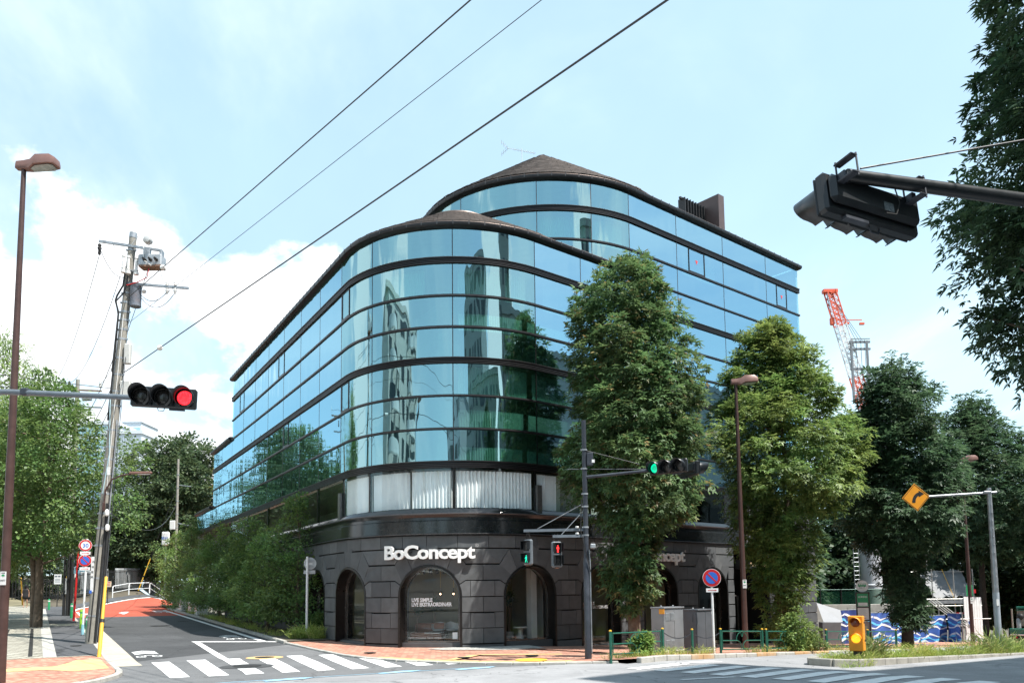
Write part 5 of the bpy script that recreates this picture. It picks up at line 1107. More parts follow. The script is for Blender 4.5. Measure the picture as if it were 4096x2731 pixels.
for i, (za, zb_) in enumerate(((12.4, 13.0), (11.2, 12.0), (10.4, 11.0))): wire(('uppermost', 'middle', 'lowest')[i]+' of the three service cables strung between the two left poles', sagc((-16.2, 32.1, za), (-28.6, 51.6, zb_), 0.5), 0.016, grp='service cables between the left poles')
wire('long wire crossing behind the brown lamp at left', sagc((-15.9, 32.1, 10.6), (-34, 26.0, 12.8), 0.3), 0.014); wire('cable drooping from the arm lamp to the pale pole', sagc((-16.3, 31.9, 5.6), (-37.4, 88, 12.0), 1.6, 20), 0.02)

# -- signs on posts
def disc(mb, r, y, n=32, cz=0.0, cx=0.0): mb.lathe([(r, 0), (r, 0.004)], n, (cx, y, cz), RX); return mb
def no_parking(par, z, r, txt=None):
    d = disc(MB(), r, -0.05, cz=z).obj('sign_disc', m_white, par, None); disc(MB(), r*0.955, -0.056, cz=z).obj('red_ring', m_signred, d, None); disc(MB(), r*0.66, -0.062, cz=z).obj('blue_field', m_signblue, d, None)
    a = R_(45); k = MB(); k.box((0, -0.0685, z), (r*1.42, 0.003, r*0.17)); M = Matrix.Translation((0, 0, z)) @ Matrix.Rotation(R_(45), 4, 'Y') @ Matrix.Translation((0, 0, -z)); k.v = [tuple(M @ Vector(p)) for p in k.v]; k.obj('red_slash', m_signred, d, None)
    if txt: text_on(txt, 0.085, Matrix.Translation((0, -0.0665, z+r*0.72)) @ RX, 0.001, 0.002).obj('sign_hours', m_white, d, None)
def arrow_plate(par, z, w=0.42, h=0.14):
    d = MB().box((0, -0.05, z), (w, 0.01, h), ch=0.004).obj('arrow_plate', m_white, par, None)
    k = MB().add([(x*w, -0.058, z+c*h) for x, c in ((-0.36, -0.07), (0.22, -0.07), (0.22, -0.2), (0.40, 0), (0.22, 0.2), (0.22, 0.07), (-0.36, 0.07))], [tuple(range(7))]); k.obj('red_arrow', m_signred, d, None)
t = thing('speed_sign', 'post with 30 limit disc, no-parking disc and two red arrow plates', 'road sign', (-19.36, 36.09, 0.42), facing(0.35, -0.94))
MB().tube([(0, 0, 0), (0.06, 0, 4.35)], 0.045, 10).obj('post', m_white, t); k = MB().tube([(0, 0, 0.05), (0, 0, 0.5)], 0.06, 8); k.obj('blue_tape', mat('blue_tape', (0.25, 0.50, 0.58), 0.6, var=0.2), t)
d = disc(MB(), 0.27, -0.05, cz=4.05).obj('sign_disc', m_white, t, None); k = MB().lathe([(0.255, 0), (0.255, 0.004), (0.19, 0.004), (0.19, 0)], 32, (0, -0.056, 4.05), RX, False); k.obj('red_ring', m_signred, d, None)
text_on('30', 0.25, Matrix.Translation((0, -0.057, 3.96)) @ RX, 0.001, 0.004).obj('speed_number', m_signblue, d, None)
arrow_plate(t, 3.70); no_parking(t, 3.36, 0.27, '8-21'); arrow_plate(t, 2.99)
t = thing('no_parking_sign', 'round blue and red no-parking sign over an arrow plate behind the chain', 'road sign', (6.77, 27.2, 0.0), facing(-0.15, -0.99))
MB().tube([(0, 0, 0), (0, 0, 2.6)], 0.04, 10).obj('post', m_white, t); no_parking(t, 2.55, 0.305); arrow_plate(t, 2.13, 0.40, 0.13)
t = thing('sign_back', 'plain grey back of a round sign on a white post amid grass', 'road sign', (-9.06, 35.2, 0.2), facing(0.3, -0.95))
MB().tube([(0, 0, 0), (0, 0, 3.6)], 0.055, 10).obj('post', m_white, t); m_sb = mat('sign_back_grey', (0.46, 0.48, 0.48), 0.5, 0.2, var=0.06)
disc(MB(), 0.27, 0.07, cz=3.3, cx=0.12).obj('sign_disc', m_sb, t, None); k = MB()
for z in (3.42, 3.16): k.box((0.1, 0.04, z), (0.36, 0.03, 0.045))
k.obj('rail', m_gal, t, None); MB().box((0.1, 0.07, 2.92), (0.5, 0.012, 0.16), ch=0.003).obj('lower_plate', m_sb, t, None); MB().box((0.12, 0.055, 3.29), (0.2, 0.004, 0.08)).obj('sticker', m_white, t, None)
t = thing('curve_sign', 'orange diamond sign with black bending arrow on a grey pole arm', 'road sign', (19.3, 32.0, -0.7))
MB().lathe([(0.115, 0), (0.11, 3.5), (0.085, 6.7), (0.09, 6.75), (0.08, 6.8)], 16).obj('pole', m_gal, t); MB().tube([(0.3, 0, 6.62), (-2.6, 0, 6.47)], 0.05, 10).obj('arm', m_gal, t); k = MB().box((-0.1, 0, 6.62), (0.3, 0.2, 0.1), ch=0.02); k.obj('clamp', m_gal, t, None)
k = MB()
for z in np.arange(2.9, 6.4, 0.32): k.box((0.0, -0.1, z), (0.03, 0.03, 0.05), ch=0.01)
k.obj('step_lugs', m_gal, t, None)
MB().tube([(0, 0, 0), (0, 0, 2.6)], 0.119, 16).obj('painted_sleeve', mat('grey_sleeve', (0.34, 0.38, 0.42), 0.5, var=0.1), t); k = MB().box((-0.02, -0.125, 2.2), (0.1, 0.012, 0.26)); k.obj('pole_label', m_white, t, None)
o_ = (-3.0, -0.06, 6.45); R45 = Matrix.Translation(o_) @ Matrix.Rotation(R_(45-4), 4, 'Y')
k = MB().box((0, 0, 0), (0.80, 0.012, 0.80), ch=0.004); k.v = [tuple(R45 @ Vector(p)) for p in k.v]; d = k.obj('diamond_plate', m_yel2, t, None)
k = MB(); 
for q in (1, -1): k.box((0, -0.009, q*0.365), (0.75, 0.003, 0.018)); k.box((q*0.365, -0.009, 0), (0.018, 0.003, 0.75))
k.v = [tuple(R45 @ Vector(p)) for p in k.v]; k.obj('black_border', m_cable, d, None)
k = MB(); th = [R_(a) for a in np.linspace(180, 95, 9)]; c0 = (0.16, -0.22)
out_ = [(c0[0]+0.32*math.cos(a), c0[1]+0.42*math.sin(a)) for a in th]; in_ = [(c0[0]+0.19*math.cos(a), c0[1]+0.29*math.sin(a)) for a in th]
pts = out_+in_[::-1]; k.add([(o_[0]+x, o_[1]-0.011, o_[2]+z) for x, z in pts], [(i, i+1, 16-i, 17-i) for i in range(8)]); k.add([(o_[0]+x, o_[1]-0.011, o_[2]+z) for x, z in ((0.12, 0.27), (0.12, 0.0), (0.34, 0.14))], [(0, 1, 2)]); k.obj('black_arrow', m_cable, d, None)

# -- red hydrant post, bollards, guy guards
t = thing('hydrant_post', 'tall thin red post with a side bracket by the side street', 'post', (-25.32, 46.19, 0.72)); MB().tube([(0, 0, 0), (0.14, 0, 4.6)], [0.065, 0.05], 10).obj('post', m_redp, t); MB().tube([(0.0, 0, 2.55), (0.02, 0, 2.75)], 0.068, 10).obj('white_band', m_white, t); k = MB().tube([(0.14, 0, 3.7), (0.55, 0, 3.9)], 0.03, 6); k.box((0.5, 0, 3.5), (0.12, 0.5, 0.5), ch=0.03); k.obj('bracket', m_white, t, None)
def bollard(label, x, y, z, H, m):
    t = thing('bollard', label, 'bollard', (x, y, z), 0, 'bollards along the kerb'); MB().lathe([(0.075, 0), (0.075, H-0.06), (0.06, H-0.015), (0.02, H)], 12).obj('post', m, t); MB().lathe([(0.0765, H-0.2), (0.0765, H-0.12)], 12, (0, 0, 0), None, False).obj('reflective_band', m_white if m is not m_lime else m_green2, t, None)
bollard('green bollard just right of the 30 sign post foot', -18.94, 35.69, 0.4, 0.92, m_green2); bollard('lime green bollard left of the 30 sign post', -21.6, 40.1, 0.52, 1.0, m_lime)
bollard('green bollard standing before the black-wrapped pole', -27.05, 49.08, 0.85, 0.9, m_green2); bollard('green bollard behind the black-wrapped pole by the fence', -34.2, 59.0, 1.05, 0.95, m_green2); bollard('orange topped bollard deep behind the green ones', -35.6, 60.5, 1.1, 1.0, mat('orange_bollard', (0.6, 0.14, 0.03), 0.5))
def guard(label, p, q, top, m=m_yel):
    p, q = Vector(p), Vector(q); t = thing('guy_guard', label, 'guy-wire guard', tuple(p)); d = q-p; f = (top-p.z)/d.z
    MB().tube([(0, 0, 0), d*f*0.44], 0.062, 10).obj('guard_sleeve', m, t); MB().tube([d*f*0.43, d*f], 0.052, 10).obj('guard_sleeve', m, t); MB().tube([d*f*0.42, d*f*0.46], 0.075, 10).obj('collar', m_cable, t); MB().tube([d*f, d], 0.014, 5).obj('guy_wire', m_wire, t)
guard('bright yellow guy-wire guard at the corner in front of the utility pole', (-13.95, 27.09, 0.13), (-15.75, 31.9, 12.0), 2.85)
guard('slanting yellow guard by the fence at far left', (-41.4, 67.6, 1.3), (-37.5, 60.0, 9.0), 3.7); guard('mustard yellow guard leaning behind the white handrail', (-41.0, 87.5, 2.7), (-37.3, 88, 14.0), 6.2)

# -- railings along the kerb
def railing(label, a0, a1, bb=16.62):
    p, q = Vector((*ab(a0, bb), 0)), Vector((*ab(a1, bb), 0)); p.z = g(p.x, p.y)+0.15; q.z = g(q.x, q.y)+0.15; t = thing('railing', label, 'railing', tuple(p), 0, 'green railings with arch motif'); d = q-p; ln = d.length; e = d.normalized(); up = Vector((0, 0, 1))
    for s in (0, ln):
        o = e*s; MB().tube([o-up*0.15, o+up*0.80], 0.042, 10).obj('post', m_green, t); MB().lathe([(0.044, 0), (0.044, 0.03), (0.02, 0.045)], 10, tuple(o+up*0.80)).obj('post_cap', m_yel, t)
    for z in (0.74, 0.42, 0.12):
        if z == 0.42: 
            for s0, s1 in ((0.09, ln*0.40), (ln*0.60, ln-0.09)): MB().tube([e*s0+up*z, e*s1+up*z], 0.02, 8).obj('rail', m_green, t)
        else: MB().tube([e*0.09+up*z, e*(ln-0.09)+up*z], 0.022, 8).obj('rail', m_green, t)
    for s in (0.1, ln-0.1): MB().tube([e*s+up*0.1, e*s+up*0.76], 0.018, 8).obj('stile', m_green, t)
    c = ln/2
    for sg in (1, -1):
        MB().tube([e*(c+sg*0.34)+up*0.42, e*(c+sg*0.31)+up*0.55, e*(c+sg*0.24)+up*0.64, e*(c+sg*0.13)+up*0.70, e*(c+sg*0.06)+up*0.69, e*(c+sg*0.04)+up*0.6, e*c+up*0.55], 0.014, 6).obj('arch_motif', m_green, t)
        MB().tube([e*(c+sg*(ln*0.1))+up*0.42, e*(c+sg*0.12)+up*0.36, e*(c+sg*0.06)+up*0.26, e*(c+sg*0.05)+up*0.13], 0.014, 6).obj('arch_motif', m_green, t)
railing('green railing panel nearest the signal pole, under the street tree', 17.6, 20.0); railing('green railing panel right of the chain, before the brown lamp', 23.05, 25.55); railing('green railing panel half buried in the leafy bush', 25.8, 28.3); railing('green railing panel left of the yellow flashing signal', 30.0, 32.6); railing('green railing panel behind the yellow flashing signal', 33.4, 36.0)
t = thing('chain_barrier', 'green post with two dark chains in front of the grey cabinets', 'chain barrier', P3(ab(21.5, 16.62), 0.15), 0)
MB().tube([(0, 0, -0.15), (0, 0, 0.78)], 0.042, 10).obj('post', m_green, t); MB().lathe([(0.044, 0), (0.044, 0.03), (0.02, 0.045)], 10, (0, 0, 0.78)).obj('post_cap', m_yel, t)
for sg, ln in ((-1, 1.42), (1, 1.48)):
    for z in (0.68, 0.25):
        pts = sagc((0, 0, z), (DR.x*ln*sg, DR.y*ln*sg, z-0.043*ln*sg), 0.17, 34); k = MB()
        for i, (p, q) in enumerate(zip(pts, pts[1:])): k.bar(p, q+(q-p)*0.25, 0.026 if i % 2 else 0.012, 0.012 if i % 2 else 0.026)
        k.obj('chain', m_gun, t, None)

# -- cabinets
def cabinet(label, a_, b_, w, dp, H, m, kind):
    p = P3(ab(a_, b_), 0.13); t = thing('utility_cabinet', label, 'cabinet', p, math.atan2(DR.y, DR.x), 'grey roadside cabinets')
    MB().box((0, 0, 0.06), (w+0.04, dp+0.04, 0.14), ch=0.01).obj('plinth', m_conc, t, None); MB().box((0, 0, 0.12+H/2), (w, dp, H), ch=0.015).obj('body', m, t, None); MB().box((0, -0.01, 0.12+H+0.02), (w+0.05, dp+0.05, 0.05), ch=0.012).obj('lid', m, t, None)
    for x in (-0.3*w, 0.3*w): MB().lathe([(0.025, 0), (0.03, 0.03), (0.01, 0.05)], 8, (x, 0, 0.12+H+0.045)).obj('lifting_eye', m_gal, t)
    y = -dp/2-0.004
    if kind == 0:
        for z in (H*0.80, 0.22):
            for x in (-0.26*w, -0.03*w):
                f = MB().box((x-0.05, y, 0.12+z), (0.2*w, 0.012, 0.26), ch=0.004).obj('vent_panel', m_gal, t, None)
                k = MB()
                for j in range(5): k.box((x-0.05, y-0.008, 0.03+z+0.045*j), (0.17*w, 0.006, 0.02))
                k.obj('vent_slat', m, f, None)
        MB().box((-w/2-0.004, -dp/2+0.08, H+0.02), (0.03, 0.22, 0.16), ch=0.01).obj('orange_corner', m_yel2, t, None)
        v, f_ = textmesh('Ro', 0.4, 0.001, 0.004); k = MB(); k.add([(-w/2-0.006, dp/2-0.1-p[0]*0.8, 0.55+p[1]) for p in v], f_); k.obj('scrawl', m_vinylg, t, None)
    else:
        MB().box((w*0.42, y, 0.12+H-0.08), (0.09, 0.006, 0.12)).obj('sticker', m_white, t, None); k = MB().box((-w*0.505, 0, H-0.1), (0.01, dp*0.5, 0.3)); k.obj('side_panel', m, t, None)
    k = MB().box((0.02*w, y+0.002, 0.12+H/2), (0.006, 0.006, H*0.94)); k.obj('door_gap', m_joint, t, None)
cabinet('grey steel cabinet with small vents and orange corner', 21.15, 17.35, 1.02, 0.55, 1.38, mat('cabinet_grey', (0.20, 0.205, 0.215), 0.42, 0.25, var=0.15, vs=2, stain=0.4, ss=1.5, stcol=(0.27, 0.255, 0.245)), 0)
cabinet('plain dark slate cabinet beside the no-parking sign', 22.9, 17.4, 0.98, 0.55, 1.34, mat('cabinet_slate', (0.085, 0.09, 0.10), 0.5, 0.1, var=0.12, vs=3), 1)

# -- yellow flashing signal on the island
t = thing('flashing_signal', 'yellow two-lamp flashing signal box standing in the island weeds', 'warning light', (10.55, 24.7, 0.0), facing(-0.55, -0.83))
MB().box((0, 0, 0.12), (0.22, 0.2, 0.3)).obj('foot', m_iron, t, None); MB().box((0, 0, 0.77), (0.42, 0.34, 1.06), ch=0.02).obj('body', m_yel2, t, None)
for z, lit in ((1.1, 0), (0.62, 1)):
    ln_ = MB().lathe([(0.135, 0), (0.13, 0.02), (0.08, 0.05), (0.01, 0.06)], 22, (0, -0.175, z), RX).obj('lens', mat('amber_lit', (0.5, 0.25, 0.01), 0.3, var=0, emit=(1.0, 0.50, 0.02), es=0.9) if lit else mat('amber_dark', (0.16, 0.035, 0.01), 0.2, var=0.2), t, True)
    k = visor(0.24, 0.165, 0, 180, 16, 0.6); k.v = [(p[0], p[1]-0.17, p[2]+z) for p in k.v]; k.obj('hood', m_yel2, t, True)
k = MB()
for z in (1.1, 0.55): k.box((0.215, 0.05, z), (0.02, 0.05, 0.06))
k.obj('hinge', m_iron, t, None)

# -- bus stop
t = thing('bus_stop', 'bus stop post with white disc and green timetable panels', 'bus stop', (16.3, 37.32, -0.62), facing(-0.45, -0.89))
m_bus = mat('bus_brown', (0.035, 0.02, 0.016), 0.4, var=0.1)
k = MB().box((0.27, 0, 1.28), (0.06, 0.3, 2.55)); k.box((-0.27, 0, 1.9), (0.06, 0.3, 1.25)); k.box((0, 0, 2.52), (0.6, 0.3, 0.06)); k.box((0, 0, 1.86), (0.5, 0.3, 0.05)); k.box((0, 0, 1.25), (0.6, 0.3, 0.05)); k.obj('frame', m_bus, t, None)
MB().box((0, -0.02, 2.2), (0.47, 0.2, 0.6)).obj('stop_panel', m_green2, t, None); MB().box((0, -0.02, 1.56), (0.47, 0.2, 0.54)).obj('timetable', m_white, t, None); MB().box((0.0, -0.122, 2.0), (0.4, 0.006, 0.14)).obj('notice', m_white, t, None)
MB().box((0.305, -0.0, 2.05), (0.012, 0.22, 0.85)).obj('side_panel', m_green2, t, None); MB().box((0.305, 0, 1.0), (0.012, 0.22, 1.1)).obj('side_panel', m_white, t, None)
MB().box((0, 0.0, 0.65), (0.48, 0.05, 1.1)).obj('lower_board', mat('pale_board', (0.42, 0.38, 0.37), 0.6), t, None); MB().box((0.02, -0.03, 0.8), (0.26, 0.012, 0.4)).obj('lower_notice', mat('cream_notice', (0.6, 0.55, 0.4), 0.6), t, None)
k = text_on('目黒駅前', 0.1, Matrix.Translation((0, -0.124, 2.3)) @ RX); k.obj('stop_name', m_white, t, None)
for j in range(9): MB().box((-0.02, -0.123, 1.75-0.035*j), (0.24+0.06*(j % 3), 0.002, 0.008)).obj('timetable_line', m_vinylg, t, None)
MB().box((0.05, -0.123, 1.36), (0.12, 0.003, 0.025)).obj('red_mark', m_signred, t, None)
d = disc(MB(), 0.27, -0.06, cz=2.83).obj('disc', m_white, t, None); disc(MB(), 0.27, 0.08, cz=2.83).obj('disc', m_white, t, None); MB().lathe([(0.275, -0.09), (0.275, 0.07)], 32, (0, 0, 2.83), RX, False).obj('disc_rim', m_gal, t, True)
k = MB().box((0, -0.067, 2.88), (0.34, 0.003, 0.13), ch=0.001); bb_ = k.obj('bus_symbol', m_green2, d, None)
k = MB()
for j in range(4): k.box((-0.105+0.075*j, -0.07, 2.91), (0.055, 0.003, 0.045))
k.obj('symbol_window', m_white, bb_, None); k = MB()
for j in (-0.1, 0.1): k.lathe([(0.026, 0), (0.026, 0.003)], 10, (j, -0.066, 2.815), RX)
k.obj('symbol_wheel', m_green2, bb_, None); k = text_on('都営バス', 0.06, Matrix.Translation((0, -0.068, 2.73)) @ RX); k.obj('bus_operator', m_cable, d, None)

# -- white handrail, planters, hill fence
t = thing('handrail', 'white tubular handrail climbing beside the red road', 'railing', (-38.0, 77.0, g(-38, 77)))
hp = [Vector((-38.3, 76.5, 0)), Vector((-38.9, 81.0, 0)), Vector((-39.3, 86.5, 0)), Vector((-39.2, 92.5, 0)), Vector((-38.6, 99, 0))]
for p in hp: p.z = g(p.x, p.y)
for p, q in zip(hp, hp[1:]):
    o = t.location; e = (q-p); a_ = p-o; c_ = q-o-e*0.02; up = Vector((0, 0, 1))
    MB().tube([a_, a_+up*1.0, a_+up*1.15+e*0.03, c_+up*1.15-e*0.03, c_+up*1.0, c_], 0.042, 8).obj('hoop', m_white, t); MB().tube([a_+up*0.55, c_+up*0.55], 0.036, 8).obj('mid_rail', m_white, t)
for i, (u_, w_, l_, h_) in enumerate(((64, 9.5, 2.6, 0.75), (59.5, 9.6, 1.4, 0.7), (56.5, 9.5, 1.0, 0.6))):
    x, y = uw(u_, w_); t = thing('planter', ('long low white planter wall under the hedge', 'square white planter block beside the long one', 'small white planter block nearest the shrubs')[i], 'planter', (x, y, g(x, y)+0.05), math.atan2(DL.y, DL.x), 'white planter blocks')
    MB().box((0, 0, h_/2), (l_, 0.7, h_), ch=0.03).obj('wall', m_porc, t, None); MB().box((0, 0, h_+0.03), (l_+0.08, 0.78, 0.08), ch=0.02).obj('coping', m_white, t, None)
m_fence = mat('black_iron_fence', (0.018, 0.017, 0.017), 0.5, 0.2, var=0.2)
def iron_fence(label, pts, H, pitch=0.24):
    p0 = Vector((*pts[0], g(*pts[0]))); t = thing('iron_fence', label, 'fence', tuple(p0)); me = MB().bar((0, 0, 0), (0, 0, H), 0.055, 0.055).mesh('picket', m_fence)
    for a_, b_ in zip(pts, pts[1:]):
        A_, B_ = Vector((*a_, g(*a_))), Vector((*b_, g(*b_))); n = int((B_-A_).length/pitch)
        for i in range(n): o = link('picket', me, t); o.location = A_.lerp(B_, i/n)-p0
        for z in (0.25, H-0.2): MB().bar(A_-p0+Vector((0, 0, z)), B_-p0+Vector((0, 0, z)), 0.05, 0.07).obj('rail', m_fence, t, None)
iron_fence('black iron fence of the park behind the walker', [(-52, 71.5), (-46, 71.2), (-41.5, 74)], 1.9); iron_fence('black iron fence climbing beside the hill footpath', [(-41.4, 75), (-42.3, 83), (-42.6, 92), (-41.6, 100)], 2.3, 0.3)
for i, (p, q) in enumerate((((-42.5, 78.5), (-43.1, 82)), ((-43.2, 83), (-43.6, 86)), ((-43.6, 87.5), (-43.4, 93)), ((-43.3, 94), (-42.6, 99)))):
    A_, B_ = Vector((*p, g(*p))), Vector((*q, g(*q))); t = thing('hoarding', ('wide grey sheet panel low on the hill fence', 'narrow pale panel behind the hill fence', 'striped pale panel behind the handrail', 'farthest pale panel up the hill fence')[i], 'panel', tuple(A_), 0, 'pale sheet panels on the hill')
    n = 6; d = (B_-A_)/n
    for j in range(n): MB().bar(d*(j+0.02)+Vector((0, 0, 1.2)), d*(j+0.96)+Vector((0, 0, 1.2)), 0.05, 2.2).obj('sheet', mat('pale_sheet%d' % (j % 2), ((0.50, 0.52, 0.52), (0.40, 0.42, 0.42))[j % 2], 0.6, 0.1, var=0.1), t, None)
def notice(label, x, y, z, w, h, m, m2):
    t = thing('notice_board', label, 'notice', (x, y, z)); MB().box((0, 0, 0), (w, 0.03, h), ch=0.005).obj('board', m, t, None)
    for j in range(2): MB().box(((-0.22+0.44*j)*w, -0.018, h*0.3), (w*0.34, 0.004, h*0.16)).obj('heading', m2, t, None)
    for j in range(3): MB().box((0, -0.018, h*(0.02-0.14*j)), (w*0.7, 0.004, h*0.05)).obj('printed_line', m2, t, None)
    MB().bar((0, 0.04, -h/2-2.2), (0, 0.04, h/2), 0.05, 0.05).obj('stake', m_fence, t, None)
notice('white notice board on the park fence beside the trunk', -39.5, 69.3, 3.65, 0.62, 0.85, m_white, mat('slate_print', (0.12, 0.14, 0.17), 0.6, var=0)); notice('small yellow notice board next to the white one', -38.5, 69.2, 3.7, 0.42, 0.42, m_yel, m_cable); notice('cream notice board right of the red post on the fence', -36.0, 71.0, 3.2, 0.62, 0.5, mat('cream_notice', (0.6, 0.55, 0.4), 0.6), m_redp)
x, y = -37.6, 86.2; t = thing('clinic_sign', 'small white lit-box sign with blue characters above the hedge', 'sign', (x, y, g(x, y))); MB().box((0, 0, 6.6), (0.85, 0.3, 1.5), ch=0.12).obj('box', m_white, t, None); MB().bar((0, 0.1, 0), (0, 0.1, 6), 0.12, 0.12).obj('post', m_gal, t, None); text_on('歯科', 0.38, Matrix.Translation((0, -0.16, 6.5)) @ RX).obj('characters', m_signblue, t, None)
x, y = -13.0, 20.2; t = thing('guide_plate', 'edge of a small blue plate behind the left lamp pole', 'sign', (x-0.35, y, 3.3)); MB().box((0, 0, 0.1), (0.5, 0.02, 0.26), ch=0.005).obj('plate', m_signblue, t, None); MB().box((0, -0.012, 0.17), (0.44, 0.004, 0.05)).obj('white_line', m_white, t, None); MB().bar((0, 0.03, -3.2), (0, 0.03, 0.2), 0.05, 0.05).obj('post', m_gal, t, None)

# ================================================================== TREES AND PLANTS
def leaf_mesh(name, c, ax, nr, L, W, kind, m):
    n = len(c); ax = ax/np.linalg.norm(ax, axis=1)[:, None]; sd = np.cross(nr, ax); sd /= np.linalg.norm(sd, axis=1)[:, None]+1e-9; nn = np.cross(ax, sd)
    L = L[:, None]; W = W[:, None]
    if kind == 'kite':
        V = np.stack([c, c+ax*L*0.5+sd*W*0.5+nn*L*0.06, c+ax*L-nn*L*0.10, c+ax*L*0.5-sd*W*0.5+nn*L*0.06], 1); F = np.array([[0, 1, 2, 3]])
    else:
        vs = [c]; F = []
        for i, (a, s) in enumerate(((-62, 0.8), (0, 1.0), (62, 0.8))):
            d = ax*math.cos(R_(a))+sd*math.sin(R_(a)); p = -ax*math.sin(R_(a))+sd*math.cos(R_(a)); l_ = L*s
            vs += [c+d*l_*0.45+p*l_*0.17+nn*l_*0.05, c+d*l_-nn*l_*0.16, c+d*l_*0.45-p*l_*0.17+nn*l_*0.05]; F.append([0, 1+3*i, 2+3*i, 3+3*i])
        V = np.stack(vs, 1); F = np.array(F)
    k = V.shape[1]; V = V.reshape(-1, 3); fs = (F[None]+(np.arange(n)*k)[:, None, None]).reshape(-1, 4)
    me = bpy.data.meshes.new(name); me.vertices.add(len(V)); me.vertices.foreach_set('co', V.astype(np.float32).ravel())
    me.loops.add(fs.size); me.loops.foreach_set('vertex_index', fs.astype(np.int32).ravel()); me.polygons.add(len(fs)); me.polygons.foreach_set('loop_start', np.arange(0, fs.size, 4, dtype=np.int32)); me.polygons.foreach_set('loop_total', np.full(len(fs), 4, dtype=np.int32))
    me.materials.append(m); me.update(calc_edges=True); return me
def crown_pts(rs, prof, ntuft, per, tr, lump=0.22, fill=0.15, flat=0.7, droop=0.35, lumps=26, lowgap=0.0):
    """tufts of leaves over the surface of a lumpy solid of revolution given by (height, radius, dx, dy)"""
    prof = sorted(prof); zs = np.array([p[0] for p in prof]); rr = np.array([p[1] for p in prof]); dx = np.array([p[2] if len(p) > 2 else 0 for p in prof]); dy = np.array([p[3] if len(p) > 3 else 0 for p in prof])
    zz_ = np.linspace(zs[0], zs[-1], 400); w = np.interp(zz_, zs, rr)+0.15; w /= w.sum()
    bt, bz, ba = rs.uniform(0, 2*math.pi, lumps), rs.uniform(zs[0], zs[-1], lumps), rs.uniform(-1, 1, lumps)*lump*1.4
    def bump(t, z):
        o = np.zeros_like(t)
        for a, b_, c in zip(bt, bz, ba): d = np.abs((t-a+math.pi) % (2*math.pi)-math.pi); o += c*np.exp(-(d/0.55)**2-((z-b_)/(0.09*(zs[-1]-zs[0])+0.25))**2)
        return 1+o
    z = rs.choice(zz_, ntuft, p=w)+rs.uniform(-0.1, 0.1, ntuft); t = rs.uniform(0, 2*math.pi, ntuft); r = np.interp(z, zs, rr)*bump(t, z)*np.where(rs.rand(ntuft) < 0.72, rs.uniform(0.80, 1.10, ntuft), rs.uniform(0.4, 0.85, ntuft))
    spr = rs.rand(ntuft) < 0.09; r = np.where(spr, r*rs.uniform(1.08, 1.24, ntuft), r); z = np.where(spr, z+rs.uniform(0, 0.4, ntuft)*tr, z)
    ctr = np.stack([np.interp(z, zs, dx)+r*np.cos(t), np.interp(z, zs, dy)+r*np.sin(t), z], 1)
    slope = np.gradient(rr, zs); up = np.clip(-np.interp(z, zs, slope), -0.5, 1.5); out = np.stack([np.cos(t), np.sin(t), up], 1); out /= np.linalg.norm(out, axis=1)[:, None]
    K = ntuft*per; id_ = np.repeat(np.arange(ntuft), per); d = rs.normal(size=(K, 3)); d[:, 2] = d[:, 2]*0.75+0.35; d /= np.linalg.norm(d, axis=1)[:, None]; rad = rs.uniform(0.25, 1, K)**0.5*tr*(rs.uniform(0.6, 1.4, ntuft)*np.where(spr, 0.55, 1))[id_]
    off = d*rad[:, None]; off[:, 2] *= flat; off += out[id_]*tr*0.25
    c = ctr[id_]+off; ax = out[id_]*0.7+d*0.75+rs.normal(size=(K, 3))*0.3; ax[:, 2] -= droop; nr = out[id_]*0.75+d*0.45+rs.normal(size=(K, 3))*0.28; nr[:, 2] += 0.75
    if fill > 0:
        nf = int(K*fill); z = rs.choice(zz_, nf, p=w); t = rs.uniform(0, 2*math.pi, nf); r = np.interp(z, zs, rr)*rs.uniform(0.1, 0.8, nf); c2 = np.stack([np.interp(z, zs, dx)+r*np.cos(t), np.interp(z, zs, dy)+r*np.sin(t), z], 1)
        c = np.concatenate([c, c2]); ax = np.concatenate([ax, rs.normal(size=(nf, 3))]); nr = np.concatenate([nr, rs.normal(size=(nf, 3))+np.array([0, 0, 0.6])])
    return c, ax, nr, ctr
m_bark = mat('bark', (0.115, 0.085, 0.06), 0.95, var=0.35, vs=7, bump=0.03, bs=14, stain=0.5, ss=3, stcol=(0.19, 0.16, 0.12)); m_bark2 = mat('dark_bark', (0.05, 0.042, 0.034), 0.95, var=0.3, vs=6, bump=0.03, bs=12)
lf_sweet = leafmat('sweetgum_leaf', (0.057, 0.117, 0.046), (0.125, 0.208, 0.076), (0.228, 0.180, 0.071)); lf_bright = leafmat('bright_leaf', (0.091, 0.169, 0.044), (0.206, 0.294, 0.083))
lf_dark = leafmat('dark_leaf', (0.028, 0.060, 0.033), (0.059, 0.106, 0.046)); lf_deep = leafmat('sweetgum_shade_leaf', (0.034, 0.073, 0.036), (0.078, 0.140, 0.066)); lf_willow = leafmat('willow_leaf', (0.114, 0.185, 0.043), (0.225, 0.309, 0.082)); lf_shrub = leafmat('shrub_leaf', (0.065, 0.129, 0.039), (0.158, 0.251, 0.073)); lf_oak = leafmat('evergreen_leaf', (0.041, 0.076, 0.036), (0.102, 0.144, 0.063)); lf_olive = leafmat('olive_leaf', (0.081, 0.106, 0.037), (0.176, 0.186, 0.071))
lf_shrub2 = leafmat('sprig_leaf', (0.099, 0.176, 0.047), (0.219, 0.314, 0.092))
NTREE = 0
